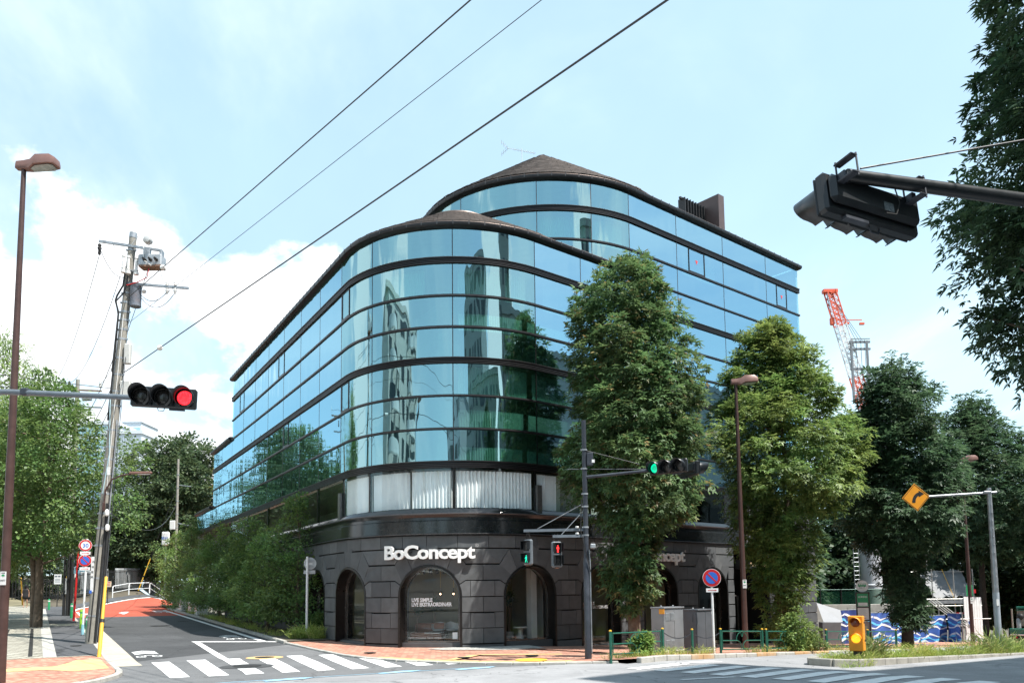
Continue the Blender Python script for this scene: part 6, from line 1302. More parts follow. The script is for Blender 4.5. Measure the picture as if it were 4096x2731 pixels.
def tree(label, x, y, z0, prof, ntuft, per, tr, lL, lW, m, kind='star', trunk=0.16, tz=None, limbs=6, bark=None, name='street_tree', cat='tree', group='trees', twin=False, **kw):
    global NTREE
    NTREE += 1; rs = np.random.RandomState(100+NTREE); t = thing(name, label, cat, (x, y, z0), 0, group)
    c, ax, nr, ctr = crown_pts(rs, prof, ntuft, per, tr, **kw); n = len(c); sz = rs.uniform(0.55, 1.35, n)
    cr = link('crown', leaf_mesh('crown', c, ax, nr, lL*sz, lW*sz, kind, m), t)
    H = max(p[0] for p in prof); tz = tz or H*0.8; pts = [(0, 0, -0.15)]; dxp = sorted(prof)
    for i in range(1, 6): zz_ = tz*i/5; pts.append((np.interp(zz_, [p[0] for p in dxp], [p[2] if len(p) > 2 else 0 for p in dxp])*0.8+rs.uniform(-0.06, 0.06), rs.uniform(-0.06, 0.06), zz_))
    k = MB().tube(pts, [trunk*1.3, trunk, trunk*0.85, trunk*0.65, trunk*0.45, trunk*0.2], 10)
    if twin: k.tube([(-0.25, 0.1, -0.15), (-0.32, 0.12, tz*0.2), (-0.6, 0.2, tz*0.45), (-1.3, 0.3, tz*0.7)], [trunk*1.0, trunk*0.85, trunk*0.6, trunk*0.25], 8)
    sel = rs.choice(len(ctr), min(limbs, len(ctr)), replace=False)
    for j in sel:
        e = ctr[j]; zb = max(0.2*tz, min(tz*0.92, e[2]-0.35*math.hypot(e[0], e[1])-0.3)); b0 = np.array([np.interp(zb, [p[2] for p in pts], [p[0] for p in pts]), 0, zb]); mid = b0*0.5+e*0.5+np.array([0, 0, -0.15]); k.tube([tuple(b0), tuple(mid), tuple(e)], [trunk*0.34, trunk*0.2, trunk*0.07], 6)
    k.obj('trunk', bark or m_bark, t, 60); return t
# sweetgums along the main road
gk = lambda p: g(p[0], p[1])+0.1
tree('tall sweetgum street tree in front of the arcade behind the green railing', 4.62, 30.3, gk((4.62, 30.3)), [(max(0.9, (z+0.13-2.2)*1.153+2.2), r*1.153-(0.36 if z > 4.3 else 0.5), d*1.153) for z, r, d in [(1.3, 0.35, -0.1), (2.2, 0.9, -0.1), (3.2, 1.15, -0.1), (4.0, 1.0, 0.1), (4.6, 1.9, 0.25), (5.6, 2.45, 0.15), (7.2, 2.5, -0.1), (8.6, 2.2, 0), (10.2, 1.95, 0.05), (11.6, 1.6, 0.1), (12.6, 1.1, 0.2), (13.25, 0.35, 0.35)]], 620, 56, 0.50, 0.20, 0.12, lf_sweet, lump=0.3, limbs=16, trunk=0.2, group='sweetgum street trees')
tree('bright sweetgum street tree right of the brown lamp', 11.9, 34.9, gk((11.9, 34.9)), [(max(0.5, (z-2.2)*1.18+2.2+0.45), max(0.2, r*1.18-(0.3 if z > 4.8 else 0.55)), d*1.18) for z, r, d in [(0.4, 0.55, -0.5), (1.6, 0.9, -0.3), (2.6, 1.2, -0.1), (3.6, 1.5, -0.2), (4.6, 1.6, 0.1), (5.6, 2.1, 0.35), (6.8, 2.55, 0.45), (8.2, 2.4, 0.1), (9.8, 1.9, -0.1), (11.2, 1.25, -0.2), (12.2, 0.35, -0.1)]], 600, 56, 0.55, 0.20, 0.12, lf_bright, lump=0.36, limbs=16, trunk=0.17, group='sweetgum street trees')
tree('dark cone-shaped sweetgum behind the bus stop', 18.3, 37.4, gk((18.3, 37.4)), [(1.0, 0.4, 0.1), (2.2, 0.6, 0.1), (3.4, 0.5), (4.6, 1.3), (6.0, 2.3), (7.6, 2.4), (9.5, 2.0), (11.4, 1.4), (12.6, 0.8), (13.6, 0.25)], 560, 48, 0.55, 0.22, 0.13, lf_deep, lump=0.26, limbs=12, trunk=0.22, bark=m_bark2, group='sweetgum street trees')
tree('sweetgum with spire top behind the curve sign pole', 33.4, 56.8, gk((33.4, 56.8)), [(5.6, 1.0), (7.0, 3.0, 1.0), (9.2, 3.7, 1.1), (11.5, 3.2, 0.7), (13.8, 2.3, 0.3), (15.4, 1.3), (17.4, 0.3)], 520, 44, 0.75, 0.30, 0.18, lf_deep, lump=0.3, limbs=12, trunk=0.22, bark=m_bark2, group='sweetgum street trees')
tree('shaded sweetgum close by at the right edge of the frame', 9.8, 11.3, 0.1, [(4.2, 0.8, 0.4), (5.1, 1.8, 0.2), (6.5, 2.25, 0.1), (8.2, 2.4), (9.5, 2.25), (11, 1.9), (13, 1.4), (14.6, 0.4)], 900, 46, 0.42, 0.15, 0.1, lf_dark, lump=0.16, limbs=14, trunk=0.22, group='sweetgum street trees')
# dense wood beyond the building site
for i, (x, y, H, r, m) in enumerate(((19.5, 61, 12, 3.6, lf_dark), (28, 66, 12, 4.4, lf_dark), (34, 64, 12, 4.2, lf_dark), (41, 66, 12, 4.5, lf_olive), (48, 63, 11, 4.2, lf_sweet), (44, 58, 7.5, 2.4, lf_dark), (22.5, 66, 9.5, 3.4, lf_dark), (41, 60, 9, 3.0, lf_dark), (18.6, 56, 10.5, 2.2, lf_dark), (55, 72, 12, 5, lf_oak))):
    lab = ('dark evergreen just right of the building corner', 'dark evergreen above the site ladder', 'tall dark evergreen behind the grey tarpaulin', 'olive toned tree beyond the white panels', 'mid green tree behind the truck', 'low dark tree behind the truck cab', 'deep dark tree behind the steel pipe', 'dark rounded tree beside the spire-topped sweetgum', 'black-shadowed tree hugging the stone pier', 'farthest evergreen at the right edge')[i]
    tree(lab, x, y, gk((x, y)), [(1.0, r*0.5), (H*0.25, r*0.95), (H*0.5, r), (H*0.75, r*0.75), (H*0.92, r*0.4), (H, r*0.1)], 220, 34, 0.8, 0.40, 0.27, m, 'kite', lump=0.3, fill=1.3, limbs=6, trunk=0.25, bark=m_bark2, group='trees beyond the building site')
# left side
tree('broad street tree with pale trunk on the cream pavement', -24.32, 41.0, gk((-24.32, 41.0)), [(3.4, 0.6), (4.2, 2.0, -0.2), (5.6, 3.2, 0.4), (7.2, 3.3, 0.5), (9.0, 2.9, 0.2), (10.8, 2.2), (12.3, 1.1), (13.4, 0.2)], 760, 40, 0.48, 0.14, 0.12, lf_shrub, 'kite', lump=0.36, limbs=18, trunk=0.19, twin=True, fill=0.2, group='trees on the left pavement')
tree('feathery light green willow at the left edge', -29.5, 45.0, gk((-29.5, 45)), [(2.6, 1.2), (4.5, 3.0, -0.4), (7, 3.7, -0.4), (10, 3.6, -0.3), (13, 2.9), (15, 1.8), (16.6, 0.4)], 760, 44, 0.55, 0.26, 0.055, lf_willow, 'kite', lump=0.25, limbs=14, trunk=0.24, droop=1.0, fill=0.3, group='trees on the left pavement')
tree('young staked tree behind the broad one', -29.0, 48.9, gk((-29.0, 48.9)), [(3, 0.8), (5, 1.8), (7.5, 2.0), (10, 1.2), (11.5, 0.2)], 240, 30, 0.5, 0.16, 0.12, lf_shrub, 'kite', lump=0.3, limbs=8, trunk=0.13, group='trees on the left pavement')
for i, (x, y, H, r, m) in enumerate(((-47.5, 76, 18.5, 5.6, lf_oak), (-55, 82, 20, 6.5, lf_shrub), (-63, 84, 15, 4.4, lf_dark), (-58, 66, 14, 5, lf_shrub), (-62, 92, 17, 7, lf_oak), (-51, 101, 9, 4.2, lf_dark))):
    lab = ('dense park tree behind the iron fence', 'tall leafy park tree deep at left', 'dark tree behind the utility pole', 'bushy park tree at the left edge', 'large park tree far behind the others', 'dark tree beyond the hill fence')[i]
    tree(lab, x, y, gk((x, y)), [(1.6, r*0.55), (H*0.3, r*0.95), (H*0.55, r), (H*0.78, r*0.72), (H*0.93, r*0.35), (H, 0.2)], 330, 34, 0.9, 0.34, 0.24, m, 'kite', lump=0.35, fill=0.5, limbs=8, trunk=0.3, bark=m_bark2, group='park trees at left')
tree('big round dark evergreen towering over the hill road', -40.6, 96, gk((-40.6, 96)), [(4.0, 3.2, -1.5), (7, 6.2, -1.0), (10, 6.4, -0.5), (13, 6.0), (16, 5.2, 0.3), (18.5, 4.0, 0.3), (20, 2.2, 0.4), (20.8, 0.6, 0.4)], 560, 60, 1.0, 0.36, 0.25, lf_oak, 'kite', lump=0.34, fill=0.8, limbs=16, trunk=0.5, bark=m_bark2, group='trees up the hill')
tree('rounded yellow-green tree over the hill fence', -46.6, 99.5, gk((-46.6, 99.5)), [(0.8, 2.2), (3, 3.4), (6, 3.6), (8.4, 2.8), (10, 1.2), (10.6, 0.3)], 330, 40, 0.7, 0.28, 0.2, lf_olive, 'kite', lump=0.3, fill=0.3, limbs=8, trunk=0.25, bark=m_bark2, group='trees up the hill')
tree('thin airy tree between the utility pole and the dark evergreen', -44.5, 84, gk((-44.5, 84)), [(5, 1.0), (8, 2.6), (11, 2.4), (14, 1.2), (15.5, 0.2)], 90, 22, 0.55, 0.2, 0.14, lf_dark, 'kite', lump=0.4, fill=0.0, limbs=26, trunk=0.14, bark=m_bark2, group='trees up the hill')
tree('wispy yellowing treetop beside the stepped glass end', -30.2, 84.5, gk((-30.2, 84.5)), [(12, 0.6), (15, 1.0), (17.5, 0.5), (18.6, 0.1)], 60, 26, 0.5, 0.24, 0.1, leafmat('yellowing_leaf', (0.16, 0.15, 0.03), (0.26, 0.22, 0.05)), 'kite', lump=0.4, fill=0.0, limbs=20, trunk=0.12, group='trees up the hill')
# shrubs and small trees along the side facade
SH = ((37.2, 10.5, 5.9, 1.6, 'loose bushy tree by the rounded shop corner'), (39.5, 9.7, 4.3, 1.35, 'second leafy shrub tree along the side wall'), (43.4, 9.8, 5.2, 1.5, 'third leafy shrub tree along the side wall'), (47.6, 9.8, 4.2, 1.4, 'fourth shrub tree with dense dark foliage'), (52.0, 9.8, 5.1, 1.5, 'fifth shrub tree near the white planters'), (57.5, 9.9, 4.6, 1.5, 'sixth shrub tree behind the white planters'), (64.5, 10.1, 6.4, 1.6, 'slim tree draped in climbers at the bend'), (70.5, 9.9, 5.6, 1.6, 'last leafy tree before the hill road'))
for i, (u_, w_, H, r, lab) in enumerate(SH):
    x, y = uw(u_, w_); tree(lab, x, y, gk((x, y)), [(0.6, r*0.55), (1.4, r*0.85), (H*0.45, r), (H*0.7, r*0.75, 0.1), (H*0.88, r*0.4), (H+0.5, 0.12)], 210, 40, 0.40, 0.13, 0.085, lf_shrub2 if i % 3 else lf_shrub, 'kite', lump=0.6, fill=0.12, limbs=34, trunk=0.075, name='shrub_tree', droop=0.1, group='shrub trees along the side wall')
for i, (x, y, H, r, lab, m) in enumerate((( *uw(66.5, 9.7), 1.7, 1.5, 'bright clipped hedge mound above the planter', lf_bright), (*uw(61, 9.9), 1.3, 1.3, 'low hedge mound behind the white planter', lf_shrub), (*uw(35.6, 10.9), 0.9, 0.6, 'small leafy bush at the foot of the sign-back post', lf_shrub), (*ab(27.6, 16.75), 1.5, 0.5, 'leafy bush growing over the kerb at the tree foot', lf_bright), (*ab(19.25, 16.8), 0.55, 0.24, 'small round bush inside the nearest railing', lf_bright), (*ab(29.0, 16.9), 0.6, 0.35, 'scrubby bush between the railings', lf_shrub), (45.0, 58, 4.2, 3.2, 'thick green hedge behind the truck', lf_shrub), (-50.5, 75.5, 3.6, 3.0, 'park hedge behind the iron fence at left', lf_shrub), (-45, 77.5, 3.4, 2.6, 'park hedge behind the notice boards', lf_oak))):
    tree(lab, x, y, gk((x, y)), [(0.05, r*0.7), (H*0.35, r), (H*0.7, r*0.8, r*0.15), (H, r*0.2, r*0.3)], 110 if H < 3 else 150, 30, 0.2 if H < 3 else 0.6, 0.10 if H < 3 else 0.2, 0.065 if H < 3 else 0.13, m, 'kite', lump=0.6, fill=0.3, limbs=12, trunk=0.03, tz=H*0.7, name='bush', cat='bush', group='bushes')

# grass and weeds (uncountable)
lf_grass = leafmat('grass_blade', (0.16, 0.25, 0.04), (0.42, 0.50, 0.13), (0.55, 0.46, 0.22), 0.6, 0.3); lf_weed = leafmat('weed_leaf', (0.11, 0.18, 0.05), (0.30, 0.36, 0.13), (0.48, 0.38, 0.18), 0.6, 0.3)
def grass(name, label, spots, m):
    C_, A_, N_, L_2, W_ = [], [], [], [], []
    rs = np.random.RandomState(len(spots)*7+3)
    for x, y, z, rad, n, h_, w_ in spots:
        r = rad*np.sqrt(rs.rand(n)); t = rs.uniform(0, 6.283, n); c = np.stack([x+r*np.cos(t), y+r*np.sin(t), np.full(n, z)], 1); a = np.stack([np.cos(t)*0.35+rs.normal(size=n)*0.3, np.sin(t)*0.35+rs.normal(size=n)*0.3, np.ones(n)], 1)
        L = h_*rs.uniform(0.45, 1.2, n); nr = np.stack([rs.normal(size=n), rs.normal(size=n), np.zeros(n)+0.1], 1)
        C_.append(c); A_.append(a); N_.append(nr); L_2.append(L*0.6); W_.append(np.full(n, w_)); a2 = a+np.stack([rs.normal(size=n)*0.45, rs.normal(size=n)*0.45, -0.42*np.ones(n)], 1)
        an = a/np.linalg.norm(a, axis=1)[:, None]; C_.append(c+an*(L*0.52)[:, None]); A_.append(a2); N_.append(nr); L_2.append(L*0.5); W_.append(np.full(n, w_*0.8))
    o = link(name, leaf_mesh(name, np.concatenate(C_), np.concatenate(A_), np.concatenate(N_), np.concatenate(L_2), np.concatenate(W_), 'kite', m)); o['kind'] = 'stuff'; o['label'] = label; o['category'] = 'grass'
sp = []
for i in range(190):
    a_ = rnd.uniform(22.6, 62) if i > 90 else rnd.uniform(22.6, 40); p = ab(a_, rnd.uniform(11.75, 12.9)); sp.append((*p, g(*p)+0.15, 0.35, 46, rnd.choice((0.22, 0.3, 0.42, 0.6)) if a_ > 24.2 else 0.28, 0.022))
grass('island_weeds', 'tall pale grass and weeds filling the traffic island', sp, lf_grass)
sp = []
for i in range(26): p = ab(rnd.uniform(24.6, 48), rnd.uniform(11.9, 12.8)); sp.append((*p, g(*p)+0.15, 0.14, 60, rnd.uniform(0.6, 1.15), 0.05))
grass('island_mugwort', 'tall bushy mugwort stems rising from the island grass', sp, lf_weed)
sp = []
for a_ in list(np.arange(17.6, 22.6, 0.16)) + list(np.arange(24.4, 31, 0.3)) + list(np.arange(31, 45, 0.7)): p = ab(a_+rnd.uniform(-0.1, 0.1), rnd.uniform(16.4, 16.75)); sp.append((*p, g(*p)+0.13, 0.16, 26, rnd.uniform(0.18, 0.4), 0.014))
grass('kerbside_grass', 'tufts of grass along the kerb under the railings', sp, lf_grass)
sp = [(-9.0+rnd.uniform(-0.5, 0.7), 35.0+rnd.uniform(-0.6, 0.5), 0.2, 0.3, 60, rnd.uniform(0.5, 0.8), 0.022) for _ in range(16)]
for i in range(60): p = uw(rnd.uniform(35, 60), rnd.uniform(9.1, 9.5)); sp.append((*p, g(*p)+0.1, 0.25, 30, rnd.uniform(0.2, 0.4), 0.016))
grass('bed_grass', 'grass growing round the sign-back post and shrub bed', sp, lf_grass)
sp = [(*ab(22.0+rnd.uniform(-0.3, 1.2), 11.5), g(*ab(22.4, 11.5)), 0.14, 30, 0.3, 0.014) for _ in range(7)]
grass('kerb_weeds', 'small weeds sprouting from the island kerb face', sp, lf_grass)

# ================================================================== BUILDING SITE ON THE RIGHT
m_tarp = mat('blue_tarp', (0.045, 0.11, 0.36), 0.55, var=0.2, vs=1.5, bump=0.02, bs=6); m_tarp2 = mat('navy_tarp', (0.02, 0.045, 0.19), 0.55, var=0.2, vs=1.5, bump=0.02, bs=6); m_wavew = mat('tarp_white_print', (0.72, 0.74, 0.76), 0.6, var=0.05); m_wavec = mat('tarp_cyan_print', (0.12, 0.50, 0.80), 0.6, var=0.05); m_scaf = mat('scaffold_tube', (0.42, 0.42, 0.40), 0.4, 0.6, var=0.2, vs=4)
def tarp(label, p, q, z0, z1, m):
    p, q = Vector((*p, 0)), Vector((*q, 0)); d = q-p; n = 22; e = d.normalized(); nr = Vector((e.y, -e.x, 0)); t = thing('site_tarp', label, 'tarp', (p.x, p.y, z0), 0, 'wave-printed tarps round the site')
    ph = rnd.uniform(0, 6); F = lambda s, z: d*s+nr*(0.05*math.sin(s*d.length*5+ph)+0.03*math.sin(s*17+z*4))+Vector((0, 0, z))
    H = z1-z0; k = MB(); vs = [F(i/n, H*j/5) for j in range(6) for i in range(n+1)]; k.add(vs, [(j*(n+1)+i, j*(n+1)+i+1, (j+1)*(n+1)+i+1, (j+1)*(n+1)+i) for j in range(5) for i in range(n)]); k.obj('sheet', m, t, True)
    for j, (zc, mm) in enumerate(((0.84, m_wavew), (0.70, m_wavec), (0.60, m_wavew), (0.34, m_wavew), (0.24, m_wavec), (0.14, m_wavew))):
        k = MB(); pts = [];
        for i in range(31):
            s = i/30; zc_ = H*zc+0.10*math.sin(s*d.length*3.6+j*1.3)*1.0; w_ = 0.045*(0.5+abs(math.sin(s*d.length*1.8+j)))
            b0 = F(s, zc_)+nr*0.012; pts += [b0-Vector((0, 0, w_)), b0+Vector((0, 0, w_))]
        k.add(pts, [(2*i, 2*i+2, 2*i+3, 2*i+1) for i in range(30)]); k.obj('wave_print', mm, t, None)
    for s in (0.0, 0.5, 1.0): MB().tube([d*s-nr*0.08-Vector((0, 0, 0.2)), d*s-nr*0.08+Vector((0, 0, H+0.12))], 0.03, 6).obj('support_tube', m_scaf, t)
    MB().tube([-nr*0.08+Vector((0, 0, H+0.02)), d-nr*0.08+Vector((0, 0, H+0.02))], 0.025, 6).obj('support_tube', m_scaf, t)
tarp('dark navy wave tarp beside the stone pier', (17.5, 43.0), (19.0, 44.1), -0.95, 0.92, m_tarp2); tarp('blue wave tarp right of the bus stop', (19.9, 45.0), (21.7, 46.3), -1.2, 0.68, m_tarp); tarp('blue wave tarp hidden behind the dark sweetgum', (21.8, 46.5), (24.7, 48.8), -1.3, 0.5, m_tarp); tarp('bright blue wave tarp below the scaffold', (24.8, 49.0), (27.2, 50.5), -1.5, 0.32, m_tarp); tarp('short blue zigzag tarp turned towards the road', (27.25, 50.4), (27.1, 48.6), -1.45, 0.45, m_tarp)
m_gtarp = mat('grey_tarp', (0.21, 0.215, 0.22), 0.6, var=0.2, vs=1.2, bump=0.05, bs=3.5)
t = thing('grey_tarp', 'large grey tarpaulin sloping over the site scaffold', 'tarp', (28, 55, -1.6)); n = 16; k = MB(); c4 = [Vector((-0.1, 0, 4.75)), Vector((3.3, 0.8, 4.85)), Vector((2.9, -1.2, 3.08)), Vector((0.1, -1.6, 3.0))]; vs = []
for j in range(n+1):
    for i in range(n+1): p = c4[0].lerp(c4[1], i/n).lerp(c4[3].lerp(c4[2], i/n), j/n); p.z += 0.06*math.sin(i*1.1+j*1.7)+0.04*math.sin(i*2.3-j)-0.15*math.sin(math.pi*i/n)*math.sin(math.pi*j/n); vs.append(p)
k.add(vs, [(j*(n+1)+i, j*(n+1)+i+1, (j+1)*(n+1)+i+1, (j+1)*(n+1)+i) for j in range(n) for i in range(n)]); k.obj('sheet', m_gtarp, t, True)
k = MB().tube([(1.4, -0.3, 4.9), (1.45, -1.5, 3.0), (1.5, -1.6, 2.4)], 0.02, 5); k.obj('rope', m_yel, t)
t = thing('scaffold', 'tube scaffold frame under the grey tarpaulin', 'scaffold', (28, 55, -1.6))
for x, y in ((0, -1.6), (1.5, -1.5), (2.9, -1.3), (0.3, 0.9), (3.2, 0.9), (-0.2, -2.6)): MB().tube([(x, y, 0), (x, y, 4.9 if y > -1.7 else 2.6)], 0.035, 6).obj('upright', m_scaf, t)
for z, y in ((2.9, -1.65), (2.45, -1.7), (4.75, 0.2), (1.6, -2.6)): MB().tube([(-0.9, y, z), (3.3, y+0.2, z)], 0.032, 6).obj('ledger', m_scaf, t)
for i in range(4): MB().tube([(-0.6+0.2*i, -1.9, 2.9), (1.3+0.2*i, -2.6, 1.1)], 0.032, 6).obj('diagonal', m_scaf, t)
k = MB().box((1.4, -1.4, 2.7), (2.9, 0.4, 0.22)); k.obj('deck', m_gal, t, None); MB().box((2.3, -1.2, 1.6), (1.0, 0.1, 0.5)).obj('green_panel', m_green, t, None)
for j in range(8): MB().box((1.5+0.19*j, -1.75, 1.95), (0.19, 0.05, 0.1)).obj('barrier_board', (m_signred, m_white)[j % 2], t, None)
MB().tube([(0.4, -0.3, 4.9), (0.4, -0.3, 5.9)], 0.05, 6).obj('flag_pole', m_white, t)
t = thing('hoarding', 'white corrugated site panels with a green safety-cross board', 'panel', (29.55, 52.6, -1.55), 0, 'white site panels')
for i in range(7):
    p, q = ((29.55+0.19*i, 52.6+0.3*i) if i < 5 else (30.5+0.22*(i-5), 54.1-0.5*(i-5))), None
    MB().box((0.1+0.235*i, 0.12*i, 1.5), (0.2, 0.06, 3.0-0.02*i), R_(20)).obj('sheet', m_white, t, None)
k = MB().box((0.5, 0.1, 3.4), (0.42, 0.04, 0.7)); sgn = k.obj('safety_board', m_white, t, None); k = MB()
for q in (-0.16, 0.16): k.box((0.5+q, 0.075, 3.4), (0.11, 0.012, 0.7))
k.obj('green_stripe', m_green2, sgn, None); k = MB().box((0.5, 0.07, 3.4), (0.06, 0.012, 0.2)); k.box((0.5, 0.069, 3.4), (0.2, 0.012, 0.06)); k.obj('green_cross', m_green2, sgn, None); MB().box((0.9, 0.15, 3.35), (0.12, 0.02, 0.25)).obj('red_notice', m_signred, t, None); MB().box((0.35, -0.0, 1.3), (0.18, 0.012, 0.2)).obj('blue_notice', m_signblue, t, None)
t = thing('steel_stack', 'tall pale steel pipe with red stains and a ladder on the site', 'pipe', (25.6, 57.0, -1.7)); MB().lathe([(0.75, 0), (0.75, 3.9), (0.78, 3.92), (0.78, 4.0), (0.7, 4.05), (0.7, 6.9)], 22).obj('shaft', mat('pale_steel', (0.55, 0.57, 0.60), 0.5, 0.1, var=0.08, stain=0.15, ss=1.5, stcol=(0.4, 0.1, 0.06)), t)
for x in (-1.35, -0.98): MB().tube([(x, -0.3, 1.5), (x, -0.3, 6.9)], 0.03, 6).obj('ladder_rail', m_gal, t)
me = MB().tube([(-1.35, -0.3, 0), (-0.98, -0.3, 0)], 0.02, 6).mesh('ladder_rung', m_gal)
for i in range(17): o = link('ladder_rung', me, t); o.location = (0, 0, 1.6+0.31*i)
k = MB().box((-0.85, -0.2, 3.9), (0.5, 0.2, 0.3)); k.obj('bracket', m_gal, t, None)
t = thing('retaining_wall', 'concrete retaining wall under a green mesh fence beside the stone pier', 'wall', (17.2, 50.0, -1.4)); MB().box((3.0, 0, 1.25), (7.6, 0.3, 2.5), ch=0.02).obj('wall', m_conc, t, None)
for x in np.arange(0, 7, 1.3): MB().tube([(x-0.6, 0, 2.5), (x-0.6, 0, 3.45)], 0.035, 6).obj('post', m_fence, t)
m_mesh = glassmat('green_mesh', (0.45, 0.58, 0.48), (0.03, 0.12, 0.08), 0.25, 0.0, 0.8); MB().box((3.0, 0.02, 2.95), (7.4, 0.01, 0.9)).obj('mesh_panel', m_mesh, t, None); MB().tube([(-0.6, 0, 3.42), (6.6, 0, 3.42)], 0.02, 6).obj('rail', m_green, t)
t = thing('site_shelter', 'grey sheet lean-to beside the stone pier', 'shelter', (16.3, 42.4, -0.9)); MB().box((0.45, 0.1, 0.62), (1.0, 0.5, 1.25), ch=0.02).obj('box', mat('shelter_grey', (0.14, 0.14, 0.15), 0.7), t, None); k = MB(); k.add([(0.1, 0.9, 2.25), (1.25, 0.6, 1.85), (1.1, 0.0, 1.24), (0.05, -0.1, 1.26), (0.6, 0.5, 1.75)], [(0, 1, 4), (1, 2, 4), (2, 3, 4), (3, 0, 4)]); k.obj('sheet', mat('pale_grey_sheet', (0.24, 0.25, 0.27), 0.6, var=0.1), t, None)
# crane
m_cr = mat('crane_red', (0.66, 0.10, 0.04), 0.5, var=0.05); m_cw = mat('crane_white', (0.68, 0.68, 0.68), 0.5, var=0.05); m_cg = mat('crane_grey', (0.16, 0.17, 0.18), 0.5, 0.3)
t = thing('tower_crane', 'red and white lattice crane boom rising over the trees', 'crane', (54.5, 120, 20)); b0, b1 = Vector((0.2, 0, 8.0)), Vector((-4.75, 0, 27.8)); ax_ = (b1-b0).normalized(); sx = Vector((0, 1, 0)).cross(ax_).normalized(); N_ = 22
for i in range(N_):
    f0, f1 = i/N_, (i+1)/N_; w0 = 0.75-0.1*f0; m = m_cr if (f0 > 0.70 or f0 < 0.28) else m_cw; k = MB(); p, q = b0.lerp(b1, f0), b0.lerp(b1, f1)
    for a_, c_ in ((-1, -1), (1, -1), (1, 1), (-1, 1)): k.bar(p+sx*w0*a_+Vector((0, w0*c_, 0)), q+sx*w0*a_+Vector((0, w0*c_, 0)), 0.16, 0.16)
    for c_ in (-1, 1): k.bar(p+sx*w0+Vector((0, w0*c_, 0)), q-sx*w0+Vector((0, w0*c_, 0)), 0.09, 0.09); k.bar(p-sx*w0+Vector((0, w0*c_, 0)), q+sx*w0+Vector((0, w0*c_, 0)), 0.09, 0.09); k.bar(p-sx*w0+Vector((0, w0*c_, 0)), p+sx*w0+Vector((0, w0*c_, 0)), 0.1, 0.1)
    k.obj('boom_section', m, t, None)
k = MB().box(tuple(b1), (2.2, 0.9, 0.5)); k.obj('boom_tip', m_cr, t, None)
k = MB().box((-4.75, -0.3, 22.9), (0.7, 0.5, 1.2), ch=0.15); hk = k.obj('hook_block', m_cr, t, None); MB().tube([(-5.3, 0, 27.8), (-4.75, -0.3, 23.4)], 0.05, 5).obj('hoist_rope', m_wire, t)
k = MB().bar((-3.3, 0, 23.2), (0.0, 0, 23.2), 0.12, 0.12); k.box((-0.05, 0, 22.6), (0.7, 0.4, 0.3)); k.box((-2.4, 0, 22.7), (0.7, 0.4, 0.3)); k.obj('lamp_bar', m_cr, t, None)
for i in range(4): MB().tube([(b1.x, 0.2*i-0.3, b1.z), (-1.6+0.5*i, -0.3, 19.6)], 0.035, 4).obj('pendant_line', m_wire, t)
k = MB()
for x in (-2.3, 0.1): k.bar((x, -1, 10.0), (x, -1, 19.6), 0.28, 0.28)
for z in (19.4, 18.3, 15.2): k.bar((-2.6, -1, z), (0.6, -1, z), 0.25, 0.3)
k.bar((-2.3, -1, 19.9), (0.6, -1, 19.9), 0.12, 0.12); k.bar((0.5, -1, 15.2), (0.1, -1, 13.2), 0.2, 0.2); k.obj('a_frame', m_cg, t, None)
for x in (-1.6, -0.9, -0.3): MB().tube([(x, -1.2, 19.7), (x, -1.2, 13)], 0.04, 4).obj('hoist_rope', m_wire, t)
MB().box((0.5, 0, 4), (5, 5, 9)).obj('machine_deck', m_cg, t, None); MB().box((0.5, 0, -10), (2.4, 2.4, 19)).obj('mast', m_cr, t, None)
# flatbed truck at the right edge, seen from behind
m_tg = mat('truck_green', (0.01, 0.14, 0.09), 0.45, var=0.15, vs=3, stain=0.4, ss=3, stcol=(0.35, 0.33, 0.28)); m_tb = mat('truck_bed_steel', (0.36, 0.34, 0.29), 0.55, 0.4, var=0.25, vs=6, bump=0.01, bs=30)
t = thing('flatbed_truck', 'dusty green flatbed truck parked at the right edge', 'truck', (31.5, 49.0, -1.45), math.atan2(DR.y, DR.x)-math.pi/2)
MB().box((0, 3.0, 0.78), (2.1, 6.2, 0.16), ch=0.02).obj('bed', m_tb, t, None); MB().box((0, -0.05, 0.80), (2.2, 0.12, 0.32), ch=0.03).obj('tailgate', m_tg, t, None); MB().box((0, -0.08, 0.58), (2.15, 0.08, 0.1), ch=0.02).obj('bumper', m_porc, t, None)
k = MB()
for x in (-1.0, 1.0): k.box((x, 1.2, 1.55), (0.07, 0.07, 1.4)); k.box((x, 0.2, 1.55), (0.07, 0.07, 1.2))
k.obj('bed_stake', m_tb, t, None); MB().box((0, 1.25, 1.55), (2.0, 0.05, 1.0)).obj('head_board', m_tb, t, None); MB().box((0, 1.2, 2.2), (2.1, 0.2, 0.16), ch=0.03).obj('top_rail', m_tg, t, None); MB().box((0, 1.1, 2.05), (2.1, 0.1, 0.05)).obj('top_rail', m_tg, t, None)
k = MB().lathe([(0.05, 0), (0.2, 0.06), (0.2, 0.14), (0.05, 0.2)], 14, (-0.75, 0.9, 1.65), RX); k.obj('spot_lamp', m_cable, t, True); MB().lathe([(0.12, 0), (0.12, 0.55), (0.08, 0.6)], 12, (-0.85, 0.8, 0.95)).obj('gas_bottle', m_gal, t)
MB().box((0.35, -0.13, 0.30), (0.36, 0.012, 0.17)).obj('number_plate', m_white, t, None); text_on('23-97', 0.12, Matrix.Translation((0.35, -0.138, 0.26)) @ RX).obj('plate_digits', m_cable, t, None); MB().box((-0.1, -0.06, 0.36), (2.0, 0.1, 0.26)).obj('rear_frame', m_fence, t, None)
for x in (-0.8, 0.8): MB().box((x, -0.12, 0.42), (0.26, 0.03, 0.1)).obj('tail_light', m_signred, t, None)
